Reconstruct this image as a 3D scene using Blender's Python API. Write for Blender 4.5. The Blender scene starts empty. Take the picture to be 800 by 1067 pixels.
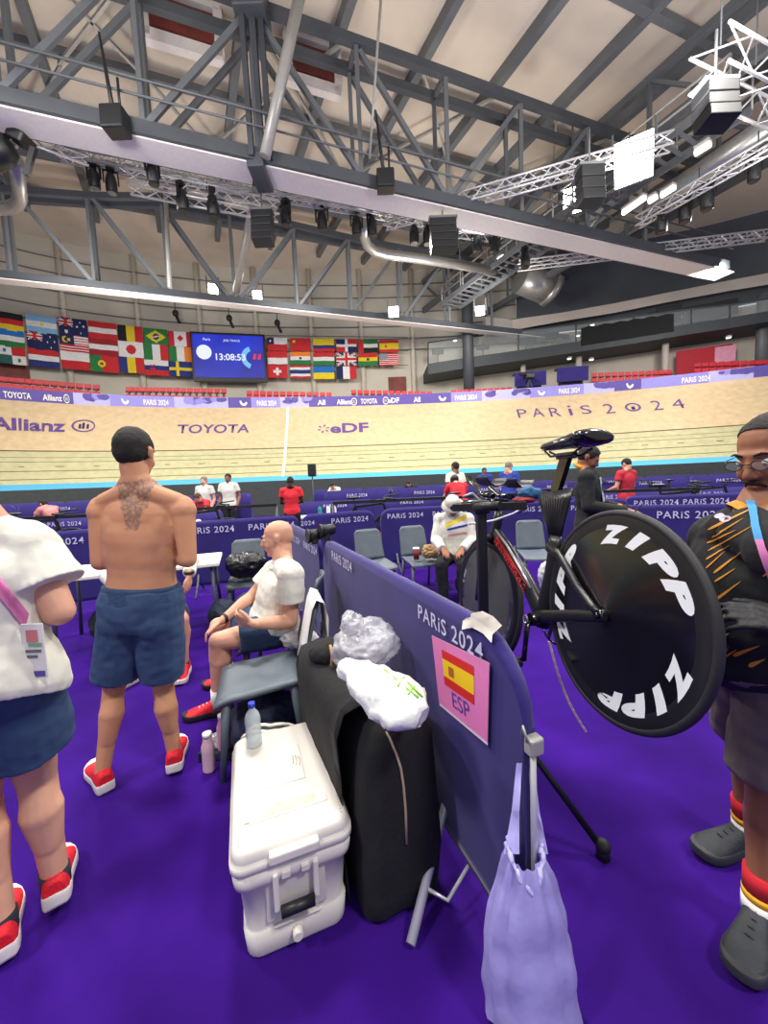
import bpy, bmesh, math, random
from mathutils import Vector, Matrix, noise
from mathutils.bvhtree import BVHTree
from math import sin, cos, pi, radians, atan2, hypot, sqrt

SC = bpy.context.scene
COL = SC.collection
V = Vector
rnd = random.Random(7)

# ------------------------------------------------------------------ camera
FPX, PW, PH = 401.0, 800, 1067
PIT, ROL = radians(4.5), radians(2.4)
EYE = V((0, 0, 1.5))
FWD = V((0, cos(PIT), -sin(PIT)))
_u0 = V((0, sin(PIT), cos(PIT)))
RGT = cos(ROL) * V((1, 0, 0)) - sin(ROL) * _u0
UPV = sin(ROL) * V((1, 0, 0)) + cos(ROL) * _u0
cam_d = bpy.data.cameras.new('camera')
cam_d.sensor_fit = 'HORIZONTAL'
cam_d.sensor_width = 36.0
cam_d.lens = 36.0 * FPX / PW
cam_d.clip_start = 0.02
cam_d.clip_end = 500
cam = bpy.data.objects.new('camera', cam_d)
COL.objects.link(cam)
_m = Matrix((RGT, UPV, -FWD)).transposed().to_4x4()
_m.translation = EYE
cam.matrix_world = _m
SC.camera = cam

# ------------------------------------------------------------------ world, lights, exposure
wd = bpy.data.worlds.new('hall_air')
SC.world = wd
wd.use_nodes = True
wd.node_tree.nodes['Background'].inputs[0].default_value = (0.93, 0.95, 1.0, 1)
wd.node_tree.nodes['Background'].inputs[1].default_value = 0.50
SC.view_settings.view_transform = 'Standard'
SC.view_settings.look = 'None'
SC.view_settings.gamma = 1.0
SC.view_settings.use_curve_mapping = False
SC.view_settings.exposure = 0.0


def area_light(loc, size, power, target, col=(1.0, 0.96, 0.9)):
    l = bpy.data.lights.new('arena_or_fill_light', 'AREA')
    l.shape = 'SQUARE'
    l.size = size
    l.energy = power
    l.color = col
    o = bpy.data.objects.new('arena_or_fill_light', l)
    COL.objects.link(o)
    o.location = loc
    o.rotation_euler = (V(target) - V(loc)).to_track_quat('-Z', 'Y').to_euler()
    return o


# rows of arena floodlights hung from the roof over the infield and the track
for lx, ly, lz, e in ((-8, -3, 12.5, 1500), (6, -4, 12.5, 1500), (-1.5, 5.5, 12.5, 1500), (9, 6, 12.5, 1500), (-11, 7, 12.5, 1300),
                   (-10, 14, 11.5, 1500), (2, 18, 11.5, 1500), (14, 17, 11.5, 1500)):
    area_light((lx, ly, lz), 1.6, e * 0.85, (lx * 0.9, ly + 1.0, 0))
# unseen fill lights added below the trusses to brighten the roof deck and soffits
for lx, ly, e in ((-6, 6.5, 1200), (6, 8.5, 1300), (14, 11, 450), (-12, 20, 400), (3, 21, 500)):
    area_light((lx, ly, 9.6), 2.5, e * .7, (lx, ly + 2, 19))
# the same floodlight rows light the wall and the flags behind the far bend
for lx, ly, tx, ty in ((-14, 17, -17, 30), (-4, 21, -5, 33), (6, 23, 6, 34), (18, 21, 24, 32)):
    area_light((lx, ly, 11.6), 1.2, 420, (tx, ty, 8.5))


# ------------------------------------------------------------------ helpers
def ray(x, y):
    return FWD + RGT * ((x - PW / 2) / FPX) - UPV * ((y - PH / 2) / FPX)


def at(x, y, Y):
    d = ray(x, y)
    return EYE + d * (Y / d.y)


def atz(x, y, z):
    d = ray(x, y)
    return EYE + d * ((z - EYE.z) / d.z)


def onplane(x, y, n, d):
    q = ray(x, y)
    return EYE + q * ((d - EYE.dot(n)) / q.dot(n))


def px(P):
    v = V(P) - EYE
    k = v.dot(FWD)
    return (PW / 2 + FPX * v.dot(RGT) / k, PH / 2 - FPX * v.dot(UPV) / k)


def srgb(r, g, b):
    f = lambda c: (c / 255 / 12.92) if c / 255 <= 0.04045 else ((c / 255 + 0.055) / 1.055) ** 2.4
    return (f(r), f(g), f(b), 1.0)


MATS = {}


def mat(name, rgb, rough=0.6, metal=0.0, vary=0.06, scale=8.0, bump=0.0, bscale=60.0, emit=None, estr=1.0,
        alpha=1.0, trans=0.0, spec=0.5, sheen=0.0, stretch=None, coat=0.0):
    if name in MATS:
        return MATS[name]
    m = bpy.data.materials.new(name)
    m.use_nodes = True
    nt = m.node_tree
    b = nt.nodes['Principled BSDF']
    c = srgb(*rgb)
    b.inputs['Base Color'].default_value = c
    b.inputs['Roughness'].default_value = rough
    b.inputs['Metallic'].default_value = metal
    b.inputs['Specular IOR Level'].default_value = spec
    if sheen:
        b.inputs['Sheen Weight'].default_value = sheen
    if coat:
        b.inputs['Coat Weight'].default_value = coat
        b.inputs['Coat Roughness'].default_value = 0.12
    tc = nt.nodes.new('ShaderNodeTexCoord')
    src = tc.outputs['Object']
    if stretch:
        mp = nt.nodes.new('ShaderNodeMapping')
        mp.inputs['Scale'].default_value = stretch
        nt.links.new(src, mp.inputs['Vector'])
        src = mp.outputs['Vector']
    if vary:
        n = nt.nodes.new('ShaderNodeTexNoise')
        n.inputs['Scale'].default_value = scale
        n.inputs['Detail'].default_value = 3
        nt.links.new(src, n.inputs['Vector'])
        r = nt.nodes.new('ShaderNodeValToRGB')
        r.color_ramp.elements[0].position = 0.3
        r.color_ramp.elements[1].position = 0.7
        r.color_ramp.elements[0].color = tuple(k * (1 - 2 * vary) for k in c[:3]) + (1,)
        r.color_ramp.elements[1].color = tuple(min(1, k * (1 + 2 * vary)) for k in c[:3]) + (1,)
        nt.links.new(n.outputs['Fac'], r.inputs['Fac'])
        nt.links.new(r.outputs['Color'], b.inputs['Base Color'])
    if bump:
        n2 = nt.nodes.new('ShaderNodeTexNoise')
        n2.inputs['Scale'].default_value = bscale
        nt.links.new(src, n2.inputs['Vector'])
        bp = nt.nodes.new('ShaderNodeBump')
        bp.inputs['Strength'].default_value = bump
        bp.inputs['Distance'].default_value = 0.01
        nt.links.new(n2.outputs['Fac'], bp.inputs['Height'])
        nt.links.new(bp.outputs['Normal'], b.inputs['Normal'])
    if emit:
        b.inputs['Emission Color'].default_value = srgb(*emit)
        b.inputs['Emission Strength'].default_value = estr
    b.inputs['Alpha'].default_value = alpha
    b.inputs['Transmission Weight'].default_value = trans
    MATS[name] = m
    return m


def emat(name, rgb, s):
    return mat(name, (20, 20, 20), emit=rgb, estr=s, vary=0)


WORLDM = {}


def wm(o):
    return WORLDM.get(o.name, Matrix.Identity(4))


def link(o, parent=None, mw=None):
    COL.objects.link(o)
    mw = mw or Matrix.Identity(4)
    if parent is not None:
        o.parent = parent
        o.matrix_local = wm(parent).inverted() @ mw
    else:
        o.matrix_local = mw
    WORLDM[o.name] = mw
    return o


def tag(o, label=None, cat=None, group=None, kind=None):
    if label:
        o['label'] = label
    if cat:
        o['category'] = cat
    if group:
        o['group'] = group
    if kind:
        o['kind'] = kind
    return o


def thing(name, label, cat, loc=(0, 0, 0), rz=0.0, group=None, mw=None):
    o = bpy.data.objects.new(name, None)
    o.empty_display_size = 0.1
    link(o, None, mw or (Matrix.Translation(V(loc)) @ Matrix.Rotation(rz, 4, 'Z')))
    return tag(o, label, cat, group)


def copy_tree(o, parent=None):
    c = o.copy()
    COL.objects.link(c)
    c.parent = parent
    if parent is not None:
        c.matrix_local = o.matrix_local.copy()
    for ch in o.children:
        copy_tree(ch, c)
    return c


def frame(origin, x, z):
    x = V(x).normalized()
    z = V(z)
    z = (z - x * z.dot(x)).normalized()
    y = z.cross(x)
    m = Matrix((x, y, z)).transposed().to_4x4()
    m.translation = V(origin)
    return m


class MB:
    """collects shapes; build() links them as one mesh object.  world=True: coordinates are world ones"""

    def __init__(self):
        self.bm = bmesh.new()
        self.mats = []
        self.mi = 0

    def use(self, m):
        if m not in self.mats:
            self.mats.append(m)
        self.mi = self.mats.index(m)
        return self

    def _face(self, vs, sm=False):
        try:
            f = self.bm.faces.new(vs)
            f.material_index = self.mi
            f.smooth = sm
            return f
        except ValueError:
            return None

    def box(self, c, s, m=None, bev=0.0):
        m = m or Matrix.Identity(4)
        c = V(c)
        vs = [self.bm.verts.new(m @ (c + V((sx * s[0] / 2, sy * s[1] / 2, sz * s[2] / 2))))
              for sx in (-1, 1) for sy in (-1, 1) for sz in (-1, 1)]
        fs = [self._face([vs[i] for i in q]) for q in
              ((0, 1, 3, 2), (4, 6, 7, 5), (0, 4, 5, 1), (2, 3, 7, 6), (0, 2, 6, 4), (1, 5, 7, 3))]
        if bev > 0:
            es = list({e for f in fs for e in f.edges})
            bmesh.ops.bevel(self.bm, geom=es, offset=bev, segments=3, profile=0.5, affect='EDGES', material=self.mi)
        return self

    def beam(self, a, b, w, h, up=(0, 0, 1)):
        """rectangular bar from a to b, w across, h along up"""
        a, b = V(a), V(b)
        d = (b - a)
        L = d.length
        if L < 1e-6:
            return self
        upv = V(up)
        if abs(d.normalized().dot(upv.normalized())) > 0.98:
            upv = V((0, 1, 0)) if abs(d.normalized().y) < 0.9 else V((1, 0, 0))
        return self.box((L / 2, 0, 0), (L, w, h), frame(a, d, upv))

    def loft(self, rings, closed=True, cap=True, sm=True):
        rv = [[self.bm.verts.new(V(p)) for p in r] for r in rings]
        n = len(rv[0])
        for a, b in zip(rv[:-1], rv[1:]):
            for i in range(n if closed else n - 1):
                j = (i + 1) % n
                self._face([a[i], a[j], b[j], b[i]], sm)
        if cap and closed:
            self._face(rv[0][::-1], False)
            self._face(rv[-1], False)
        return self

    def cyl(self, a, b, r0, r1=None, seg=10, cap=True, sm=True):
        r1 = r0 if r1 is None else r1
        a, b = V(a), V(b)
        d = (b - a).normalized()
        m = frame(a, d, (0, 0, 1) if abs(d.z) < 0.95 else (0, 1, 0)).to_3x3()
        y, z = m.col[1], m.col[2]
        rs = []
        for c, r in ((a, r0), (b, r1)):
            rs.append([c + (y * cos(t) + z * sin(t)) * r for t in (2 * pi * k / seg for k in range(seg))])
        return self.loft(rs, True, cap, sm)

    def tube(self, pts, r, seg=8, rads=None, sm=True):
        pts = [V(p) for p in pts]
        n = len(pts)
        rs = []
        ref = None
        for i, p in enumerate(pts):
            d = (pts[min(i + 1, n - 1)] - pts[max(i - 1, 0)]).normalized()
            if ref is None:
                ref = V((0, 0, 1)) if abs(d.z) < 0.9 else V((0, 1, 0))
            z = (ref - d * ref.dot(d)).normalized()
            ref = z
            y = z.cross(d)
            rr = rads[i] if rads else r
            rs.append([p + (y * cos(t) + z * sin(t)) * rr for t in (2 * pi * k / seg for k in range(seg))])
        return self.loft(rs, True, True, sm)

    def sphere(self, c, r, m=None, seg=16, rings=10):
        """ellipsoid with radii r in frame m (3x3)"""
        if not hasattr(r, '__len__'):
            r = (r, r, r)
        m = m or Matrix.Identity(3)
        c = V(c)
        top = self.bm.verts.new(c + m @ V((0, 0, r[2])))
        bot = self.bm.verts.new(c + m @ V((0, 0, -r[2])))
        rv = []
        for i in range(1, rings):
            a = pi * i / rings
            rv.append([self.bm.verts.new(c + m @ V((r[0] * sin(a) * cos(t), r[1] * sin(a) * sin(t), r[2] * cos(a))))
                       for t in (2 * pi * k / seg for k in range(seg))])
        for k in range(seg):
            j = (k + 1) % seg
            self._face([top, rv[0][k], rv[0][j]], True)
            self._face([bot, rv[-1][j], rv[-1][k]], True)
            for a, b in zip(rv[:-1], rv[1:]):
                self._face([a[k], b[k], b[j], a[j]], True)
        return self

    def prism(self, outline, thick, m=None, sm=False):
        """outline [(x, z)] extruded along y from -thick/2 to thick/2 in frame m"""
        m = m or Matrix.Identity(4)
        a = [self.bm.verts.new(m @ V((x, -thick / 2, z))) for x, z in outline]
        b = [self.bm.verts.new(m @ V((x, thick / 2, z))) for x, z in outline]
        self._face(a, False)
        self._face(b[::-1], False)
        n = len(a)
        for i in range(n):
            j = (i + 1) % n
            self._face([a[i], b[i], b[j], a[j]], sm)
        return self

    def torus(self, c, m, R, r, seg=64, seg2=12, squash=1.0):
        """ring in the local xz plane of frame m"""
        rs = []
        for i in range(seg):
            t = 2 * pi * i / seg
            o = V((cos(t), 0, sin(t)))
            rs.append([V(c) + m @ (o * (R + r * cos(q)) + V((0, r * squash * sin(q), 0))) for q in (2 * pi * k / seg2 for k in range(seg2))])
        rs.append(rs[0])
        self.loft(rs, True, False)
        return self

    def mesh(self, me, m=None):
        b2 = bmesh.new()
        b2.from_mesh(me)
        m = m or Matrix.Identity(4)
        mp = {v: self.bm.verts.new(m @ v.co) for v in b2.verts}
        for f in b2.faces:
            self._face([mp[v] for v in f.verts], f.smooth)
        b2.free()
        return self

    def build(self, name, material=None, parent=None, world=True, mw=None, doubles=0.0):
        """world: verts are in world coordinates and get moved into the frame of the parent (or of mw)"""
        if doubles:
            bmesh.ops.remove_doubles(self.bm, verts=self.bm.verts, dist=doubles)
        bmesh.ops.recalc_face_normals(self.bm, faces=self.bm.faces)
        base = mw if mw is not None else (wm(parent) if parent is not None else Matrix.Identity(4))
        if world:
            self.bm.transform(base.inverted())
        me = bpy.data.meshes.new(name)
        self.bm.to_mesh(me)
        self.bm.free()
        if material is not None and not self.mats:
            me.materials.append(material)
        for m in self.mats:
            me.materials.append(m)
        o = bpy.data.objects.new(name, me)
        return link(o, parent, base)


def bottom_frame(bm):
    """a frame at the bottom centre of the shape"""
    xs = [v.co for v in bm.verts]
    lo = V((min(c.x for c in xs), min(c.y for c in xs), min(c.z for c in xs)))
    hi = V((max(c.x for c in xs), max(c.y for c in xs), max(c.z for c in xs)))
    return Matrix.Translation(V(((lo.x + hi.x) / 2, (lo.y + hi.y) / 2, lo.z)))


def single(mb, name, label, cat, material=None, group=None):
    """a thing that is one mesh: origin at its own base"""
    return tag(mb.build(name, material, None, True, bottom_frame(mb.bm)), label, cat, group)


def struct(mb, name, material=None, parent=None):
    o = mb.build(name, material, parent)
    if parent is None:
        o['kind'] = 'structure'
    return o


_tc = {}


def text_mesh(s, bold=0.0, shear=0.0, res=3, spacing=1.0):
    """flat text mesh, height about 0.7, centred on x, in the xy plane"""
    k = (s, bold, shear, res, spacing)
    if k in _tc:
        return _tc[k]
    cu = bpy.data.curves.new('lettering', 'FONT')
    cu.body = s
    cu.align_x = 'CENTER'
    cu.align_y = 'CENTER'
    cu.offset = bold
    cu.shear = shear
    cu.resolution_u = res
    cu.space_character = spacing
    o = bpy.data.objects.new('lettering', cu)
    COL.objects.link(o)
    dg = bpy.context.evaluated_depsgraph_get()
    me = bpy.data.meshes.new_from_object(o.evaluated_get(dg))
    bpy.data.objects.remove(o)
    _tc[k] = me
    return me


def text_extent(me):
    xs = [v.co.x for v in me.vertices]
    ys = [v.co.y for v in me.vertices]
    return min(xs), max(xs), min(ys), max(ys)


def flat_text(s, m, width=None, height=None, **kw):
    """MB holding text fitted to width/height in the local xy plane of frame m"""
    me = text_mesh(s, **kw)
    x0, x1, y0, y1 = text_extent(me)
    sx = (width / (x1 - x0)) if width else height / (y1 - y0)
    sy = (height / (y1 - y0)) if height else sx
    mb = MB()
    mb.mesh(me, m @ Matrix.Diagonal((sx, sy, 1, 1)) @ Matrix.Translation((-(x0 + x1) / 2, -(y0 + y1) / 2, 0)))
    return mb


def wobble(bm, amp, freq, seed=0.0, fn=None):
    bm.normal_update()
    for v in bm.verts:
        k = noise.noise(v.co * freq + V((seed, seed * 1.7, 0)))
        if fn:
            k *= fn(v.co)
        v.co += v.normal * (k * amp)

# ================================================================== materials
carpet = mat('purple_carpet', (50, 14, 114), 0.92, vary=0.14, scale=1.6, bump=0.25, bscale=350, spec=0.1)
wood_top = mat('pale_pine', (198, 174, 138), 0.42, vary=0.05, scale=3.0, spec=0.35)
wood_low = mat('greenish_pine', (178, 173, 134), 0.42, vary=0.05, scale=3.0, spec=0.35)
blue_band = mat('blue_paint', (70, 170, 214), 0.5, vary=0.02)
dark_line = mat('dark_line_paint', (92, 84, 62), 0.6, vary=0)
white_line = mat('white_line_paint', (240, 236, 220), 0.6, vary=0)
violet_letter = mat('violet_paint', (92, 66, 128), 0.6, vary=0)
steel = mat('grey_steel', (104, 108, 112), 0.55, 0.1, vary=0.05, scale=1.0)
steel_dark = mat('dark_grey_steel', (72, 76, 82), 0.55, 0.1, vary=0.05, scale=1.0)
steel_light = mat('light_grey_pipe', (168, 166, 160), 0.4, 0.2, vary=0.03)
alu = mat('bright_aluminium', (214, 214, 216), 0.35, 0.5, vary=0.03)
panel_white = mat('white_soffit', (226, 220, 216), 0.6, vary=0.02)
ceil_cream = mat('cream_deck', (216, 203, 186), 0.8, vary=0.04, scale=0.5)
wall_cream = mat('cream_wall', (196, 190, 176), 0.85, vary=0.04, scale=0.6)
wall_dark = mat('dark_grey_wall', (84, 88, 94), 0.85, vary=0.06, scale=0.4)
wall_beige = mat('beige_parapet', (186, 176, 166), 0.85, vary=0.03, scale=0.5)
red_board = mat('red_board', (112, 44, 36), 0.6, vary=0.15, scale=2)
black_plastic = mat('black_plastic', (24, 25, 28), 0.45, vary=0.08)
black_matte = mat('black_cloth', (20, 20, 22), 0.9, vary=0.12, scale=6, bump=0.3, bscale=40)
seat_red = mat('red_seat_plastic', (196, 36, 52), 0.5, vary=0.06)
seat_back = mat('dark_seat_plastic', (52, 26, 34), 0.5, vary=0.06)
glass = mat('glass', (220, 230, 230), 0.05, alpha=0.18, vary=0)
duct_metal = mat('silver_duct', (176, 176, 172), 0.35, 0.6, vary=0.05)
banner_violet = mat('banner_violet', (88, 74, 150), 0.7, vary=0.03)
banner_lilac = mat('banner_lilac', (140, 132, 206), 0.7, vary=0.03)
banner_pale = mat('banner_pale_violet', (176, 172, 224), 0.7, vary=0.03)
navy_violet = mat('barrier_fabric', (46, 36, 110), 0.75, vary=0.07, scale=3, spec=0.25, sheen=0.2)
white_print = mat('white_print', (206, 200, 232), 0.7, vary=0)
lamp_white = emat('lamp_face', (255, 250, 240), 14.0)
lamp_soft = emat('lamp_tube', (255, 252, 244), 3.0)

# ================================================================== floor
mb = MB()
mb.box((4, 8, -0.05), (90, 60, 0.1))
FLOOR = struct(mb, 'floor', carpet)

# ================================================================== the banked track (far bend)
rim_pts = [V(p) for p in ((-27, 2), (-26.5, 6), (-25.6, 10), (-24.4, 14), (-22.8, 17.6), (-20.3, 20.9), (-16.5, 23.4), (-11.8, 25.1), (-6, 26.2), (0.3, 26.75),
                          (6.9, 26.75), (12.8, 26.0), (18.2, 24.7), (23.0, 22.9), (27.5, 20.2), (31, 17), (33.6, 13), (35, 8), (35.5, 3))]


def chaikin(p, k):
    for _ in range(k):
        q = [p[0]]
        for a, b in zip(p[:-1], p[1:]):
            q += [a * 0.75 + b * 0.25, a * 0.25 + b * 0.75]
        q.append(p[-1])
        p = q
    return p


rim = chaikin(rim_pts, 3)
RL = [0.0]
for a, b in zip(rim[:-1], rim[1:]):
    RL.append(RL[-1] + (b - a).length)


def rim_at(s):
    s = max(0, min(s, RL[-1] - 1e-4))
    import bisect
    i = bisect.bisect_right(RL, s) - 1
    t = (s - RL[i]) / (RL[i + 1] - RL[i])
    p = rim[i].lerp(rim[i + 1], t)
    i0, i1 = max(0, i - 3), min(len(rim) - 1, i + 4)
    d = (rim[i1] - rim[i0]).normalized()
    out = V((-d.y, d.x))
    return p, d, out            # out points away from the infield


RIM_Z, IN_Z, BANK = 6.7, 2.05, 5.0


def track(s, t, off=0.0):
    """t 0 = inner edge of the boards, 1 = rim; below 0 the blue band"""
    p, d, out = rim_at(s)
    if t >= 0:
        prof = t
        x = -BANK * (1 - t)
        z = IN_Z + (RIM_Z - IN_Z) * (0.82 * t + 0.18 * t * t)
    else:
        x = -BANK + t * 1.3
        z = IN_Z + t * 0.27
    q = p + out * x
    nrm = V((-out.x * 0.68, -out.y * 0.68, 0.73))
    return V((q.x, q.y, z)) + nrm * off


def beyond(s, dist, z):
    p, d, out = rim_at(s)
    q = p + out * dist
    return V((q.x, q.y, z))


def s_of_px(x, t=0.5):
    lo, hi = 20.0, RL[-1] - 16
    for _ in range(40):
        m = (lo + hi) / 2
        if px(track(m, t))[0] < x:
            lo = m
        else:
            hi = m
    return (lo + hi) / 2


def st_of_px(x, y):
    t = 0.5
    for _ in range(6):
        s = s_of_px(x, t)
        lo, hi = -0.5, 1.3
        for _ in range(30):
            m = (lo + hi) / 2
            if px(track(s, m))[1] > y:
                lo = m
            else:
                hi = m
        t = (lo + hi) / 2
    return s, t


NS = 150


def strip(t0, t1, off=0.0, n=1, s0=0.0, s1=None):
    s1 = RL[-1] if s1 is None else s1
    mb = MB()
    rings = []
    for i in range(NS + 1):
        s = s0 + (s1 - s0) * i / NS
        rings.append([track(s, t0 + (t1 - t0) * k / n, off) for k in range(n + 1)])
    mb.loft(rings, False, False)
    return mb


SPLIT = 0.40
mb = MB()
rings_low, rings_top = [], []
mb.use(wood_low)
mb.loft([[track(RL[-1] * i / NS, SPLIT * k / 4) for k in range(5)] for i in range(NS + 1)], False, False)
mb.use(wood_top)
mb.loft([[track(RL[-1] * i / NS, SPLIT + (1 - SPLIT) * k / 6) for k in range(7)] for i in range(NS + 1)], False, False)
TRACK = struct(mb, 'velodrome_track')
BLUE = strip(-1, 0, 0.0).build('blue_band', blue_band, TRACK)
for t0, w, m in ((0.055, .006, dark_line), (0.155, .007, dark_line), (SPLIT, .012, dark_line), (0.27, .004, dark_line), (0.325, .003, dark_line)):
    strip(t0, t0 + w, 0.012).build('lane_line', m, TRACK)
# finish line and light reflections come from the lamps; dashes along the bank
sF, _ = st_of_px(298, 460)
strip(-0.1, 1.0, 0.015, 3, sF - 0.07, sF + 0.07).build('finish_line', white_line, TRACK)
for row, t0 in ((0, 0.21),):
    mb = MB()
    for k in range(60):
        s = 4 + k * 1.9
        mb.loft([[track(s, t0, .012), track(s, t0 + .008, .012)], [track(s + .35, t0, .012), track(s + .35, t0 + .008, .012)]], False, False)
    mb.build('dash_marks', dark_line, TRACK)
# infield wall under the blue band
mb = MB()
mb.loft([[track(RL[-1] * i / NS, -1, 0), V((*track(RL[-1] * i / NS, -1, 0).xy, 0.0))] for i in range(NS + 1)], False, False)
struct(mb, 'trim_1', mat('track_edge_wall', (58, 62, 60), 0.8))


def map_text(s, cx, cy, wpx, hpx, m, name, bold=0.0, spacing=1.0, me=None, flat=None):
    """lettering laid on the banked boards, centred on a point of them"""
    me = me or text_mesh(s, bold=bold, spacing=spacing)
    x0, x1, y0, y1 = text_extent(me)
    s0, t0 = st_of_px(cx, cy)
    sl, _ = st_of_px(cx - wpx / 2, cy)
    sr, _ = st_of_px(cx + wpx / 2, cy)
    _, tt = st_of_px(cx, cy - hpx / 2)
    _, tb = st_of_px(cx, cy + hpx / 2)
    ks, kt = (sr - sl) / (x1 - x0), (tt - tb) / (y1 - y0)
    mb = MB()
    mb.mesh(me)
    for v in mb.bm.verts:
        v.co = track(s0 + (v.co.x - (x0 + x1) / 2) * ks, t0 + (v.co.y - (y0 + y1) / 2) * kt, 0.02)
    return mb.build(name, m, TRACK)


map_text('Allianz', 31, 443, 78, 13, violet_letter, 'sponsor_lettering', bold=0.03)
map_text('TOYOTA', 223, 447, 75, 9, violet_letter, 'sponsor_lettering', bold=0.015)
map_text('eDF', 364, 446, 40, 10, violet_letter, 'sponsor_lettering', bold=0.03)
mb_ = MB()


def ring2d(ro, ri, n=28):
    mb = MB()
    a = [mb.bm.verts.new(V((ro * cos(2 * pi * i / n), ro * sin(2 * pi * i / n), 0))) for i in range(n)]
    b = [mb.bm.verts.new(V((ri * cos(2 * pi * i / n), ri * sin(2 * pi * i / n), 0))) for i in range(n)]
    for i in range(n):
        j = (i + 1) % n
        mb._face([a[i], a[j], b[j], b[i]])
    return mb


lg = ring2d(1, 0.82)
for bx, h0, h1 in ((-0.34, -0.45, 0.3), (0, -0.45, 0.5), (0.34, -0.45, 0.3)):
    lg.box((bx, (h0 + h1) / 2, 0), (0.2, h1 - h0, 0.0))
me_l = bpy.data.meshes.new('eagle_ring')
lg.bm.to_mesh(me_l)
map_text('', 87, 444, 25, 13, violet_letter, 'sponsor_emblem', me=me_l)
lg = MB()
for k in range(6):
    a = 2 * pi * k / 6 + 0.3
    c, s_ = cos(a), sin(a)
    vs = [lg.bm.verts.new(V((c * r - s_ * w, s_ * r + c * w, 0))) for r, w in ((0.3, 0), (0.65, 0.16), (1.0, 0.05), (0.8, -0.14))]
    lg._face(vs)
me_f = bpy.data.meshes.new('flower_mark')
lg.bm.to_mesh(me_f)
map_text('', 337, 447, 13, 9, violet_letter, 'sponsor_emblem', me=me_f)
for ch, cx, cy, w, h in (('P', 544, 431, 10, 9), ('A', 560, 430, 12, 9), ('R', 578, 429.5, 11, 9), ('i', 594, 428, 4, 10), ('S', 610, 427, 11, 9),
                      ('2', 634, 426, 11, 10), ('2', 684, 422.5, 11, 10), ('4', 706, 421, 13, 10)):
    map_text(ch, cx, cy, w, h, violet_letter, 'event_lettering', bold=-0.005)
lg = ring2d(1, 0.72)
lg.box((0, -0.2, 0), (0.5, 0.7, 0))
me_o = bpy.data.meshes.new('flame_zero')
lg.bm.to_mesh(me_o)
map_text('', 659, 424.5, 17, 9, violet_letter, 'event_lettering', me=me_o)

# rim fence: banner boards along the top of the track
BAN = thing('rim_banner', 'long violet banner board running along the top rim of the banked track', 'banner', track(s_of_px(300, 1), 1, 0))
segs = [(-150, 30, banner_violet), (30, 77, banner_violet), (77, 115, banner_pale), (115, 182, banner_lilac), (182, 238, banner_pale), (238, 262, banner_violet), (262, 292, banner_lilac),
        (292, 322, banner_pale), (322, 452, banner_violet), (452, 470, banner_violet), (470, 502, banner_lilac), (502, 552, banner_pale),
        (552, 608, banner_lilac), (608, 640, banner_pale), (640, 668, banner_violet), (668, 738, banner_lilac), (738, 785, banner_pale), (785, 1000, banner_violet)]
mb = MB()
BH = 0.66
for x0, x1, m in segs:
    a = 0 if x0 < -100 else s_of_px(max(x0, -100), 1)
    b = RL[-1] if x1 > 950 else s_of_px(x1, 1)
    mb.use(m)
    n = max(2, int((b - a) / 1.0))
    mb.loft([[V(beyond(a + (b - a) * i / n, o, z)) for o, z in ((0, RIM_Z - 0.1), (0, RIM_Z + BH), (0.06, RIM_Z + BH), (0.06, RIM_Z - 0.1))] for i in range(n + 1)], True, True, False)
mb.build('board', None, BAN)


def banner_text(s, x0, x1, name='banner_lettering', h=0.34, m=white_line, bold=0.02, me=None):
    me = me or text_mesh(s, bold=bold, res=2)
    a0, a1, b0, b1 = text_extent(me)
    sa, sb = s_of_px(x0, 1), s_of_px(x1, 1)
    mb = MB()
    mb.mesh(me)
    for v in mb.bm.verts:
        v.co = beyond(sa + (v.co.x - a0) / (a1 - a0) * (sb - sa), -0.02, RIM_Z + BH / 2 - 0.05 + ((v.co.y - b0) / (b1 - b0) - 0.5) * h)
    mb.build(name, m, BAN)


for s, a, b in (('TOYOTA', 4, 33), ('Allianz', 45, 65), ('TOYOTA', 376, 393), ('Allianz', 351, 367), ('All', 331, 339), ('eDF', 404, 416), ('All', 431, 438), ('PARiS 2024', 150, 176),
                ('PARiS 2024', 268, 288), ('PARiS 2024', 474, 497), ('PARiS 2024', 582, 604), ('PARiS 2024', 710, 740)):
    banner_text(s, a, b)
for x in (70, 369, 402):
    banner_text('', x - 3, x + 3, 'banner_emblem', 0.5, me=me_l)
# violet collage shapes on the pale stretches, part of the print
mb = MB()
for a, b in ((84, 113), (186, 236), (294, 320), (504, 550), (612, 638), (742, 784)):
    sa, sb = s_of_px(a, 1), s_of_px(b, 1)
    for k in range(9):
        s = sa + (sb - sa) * rnd.random() * 0.9
        w, h = 0.3 + rnd.random() * 0.5, 0.2 + rnd.random() * 0.4
        zz = RIM_Z + 0.15 + rnd.random() * 0.3
        mb.use(rnd.choice((banner_violet, banner_lilac, banner_violet)))
        mb._face([mb.bm.verts.new(beyond(s + w * (0.5 + 0.5 * cos(t)), -0.012, min(zz + h * (0.5 + 0.5 * sin(t)), RIM_Z + BH - 0.02))) for t in (2 * pi * q / 9 for q in range(9))])
mb.build('printed_shapes', None, BAN)
# swoosh marks
lg = MB()
lg.loft([[V((cos(t) * r, sin(t) * r * 0.7, 0)) for r in (0.6, 1.0)] for t in (pi * 1.05 + pi * 0.8 * k / 8 for k in range(9))], False, False)
me_sw = bpy.data.meshes.new('swoosh_mark')
lg.bm.to_mesh(me_sw)
for a in (127, 250, 457, 560, 652):
    banner_text('', a, a + 8, 'banner_emblem', 0.35, me=me_sw)

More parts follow.
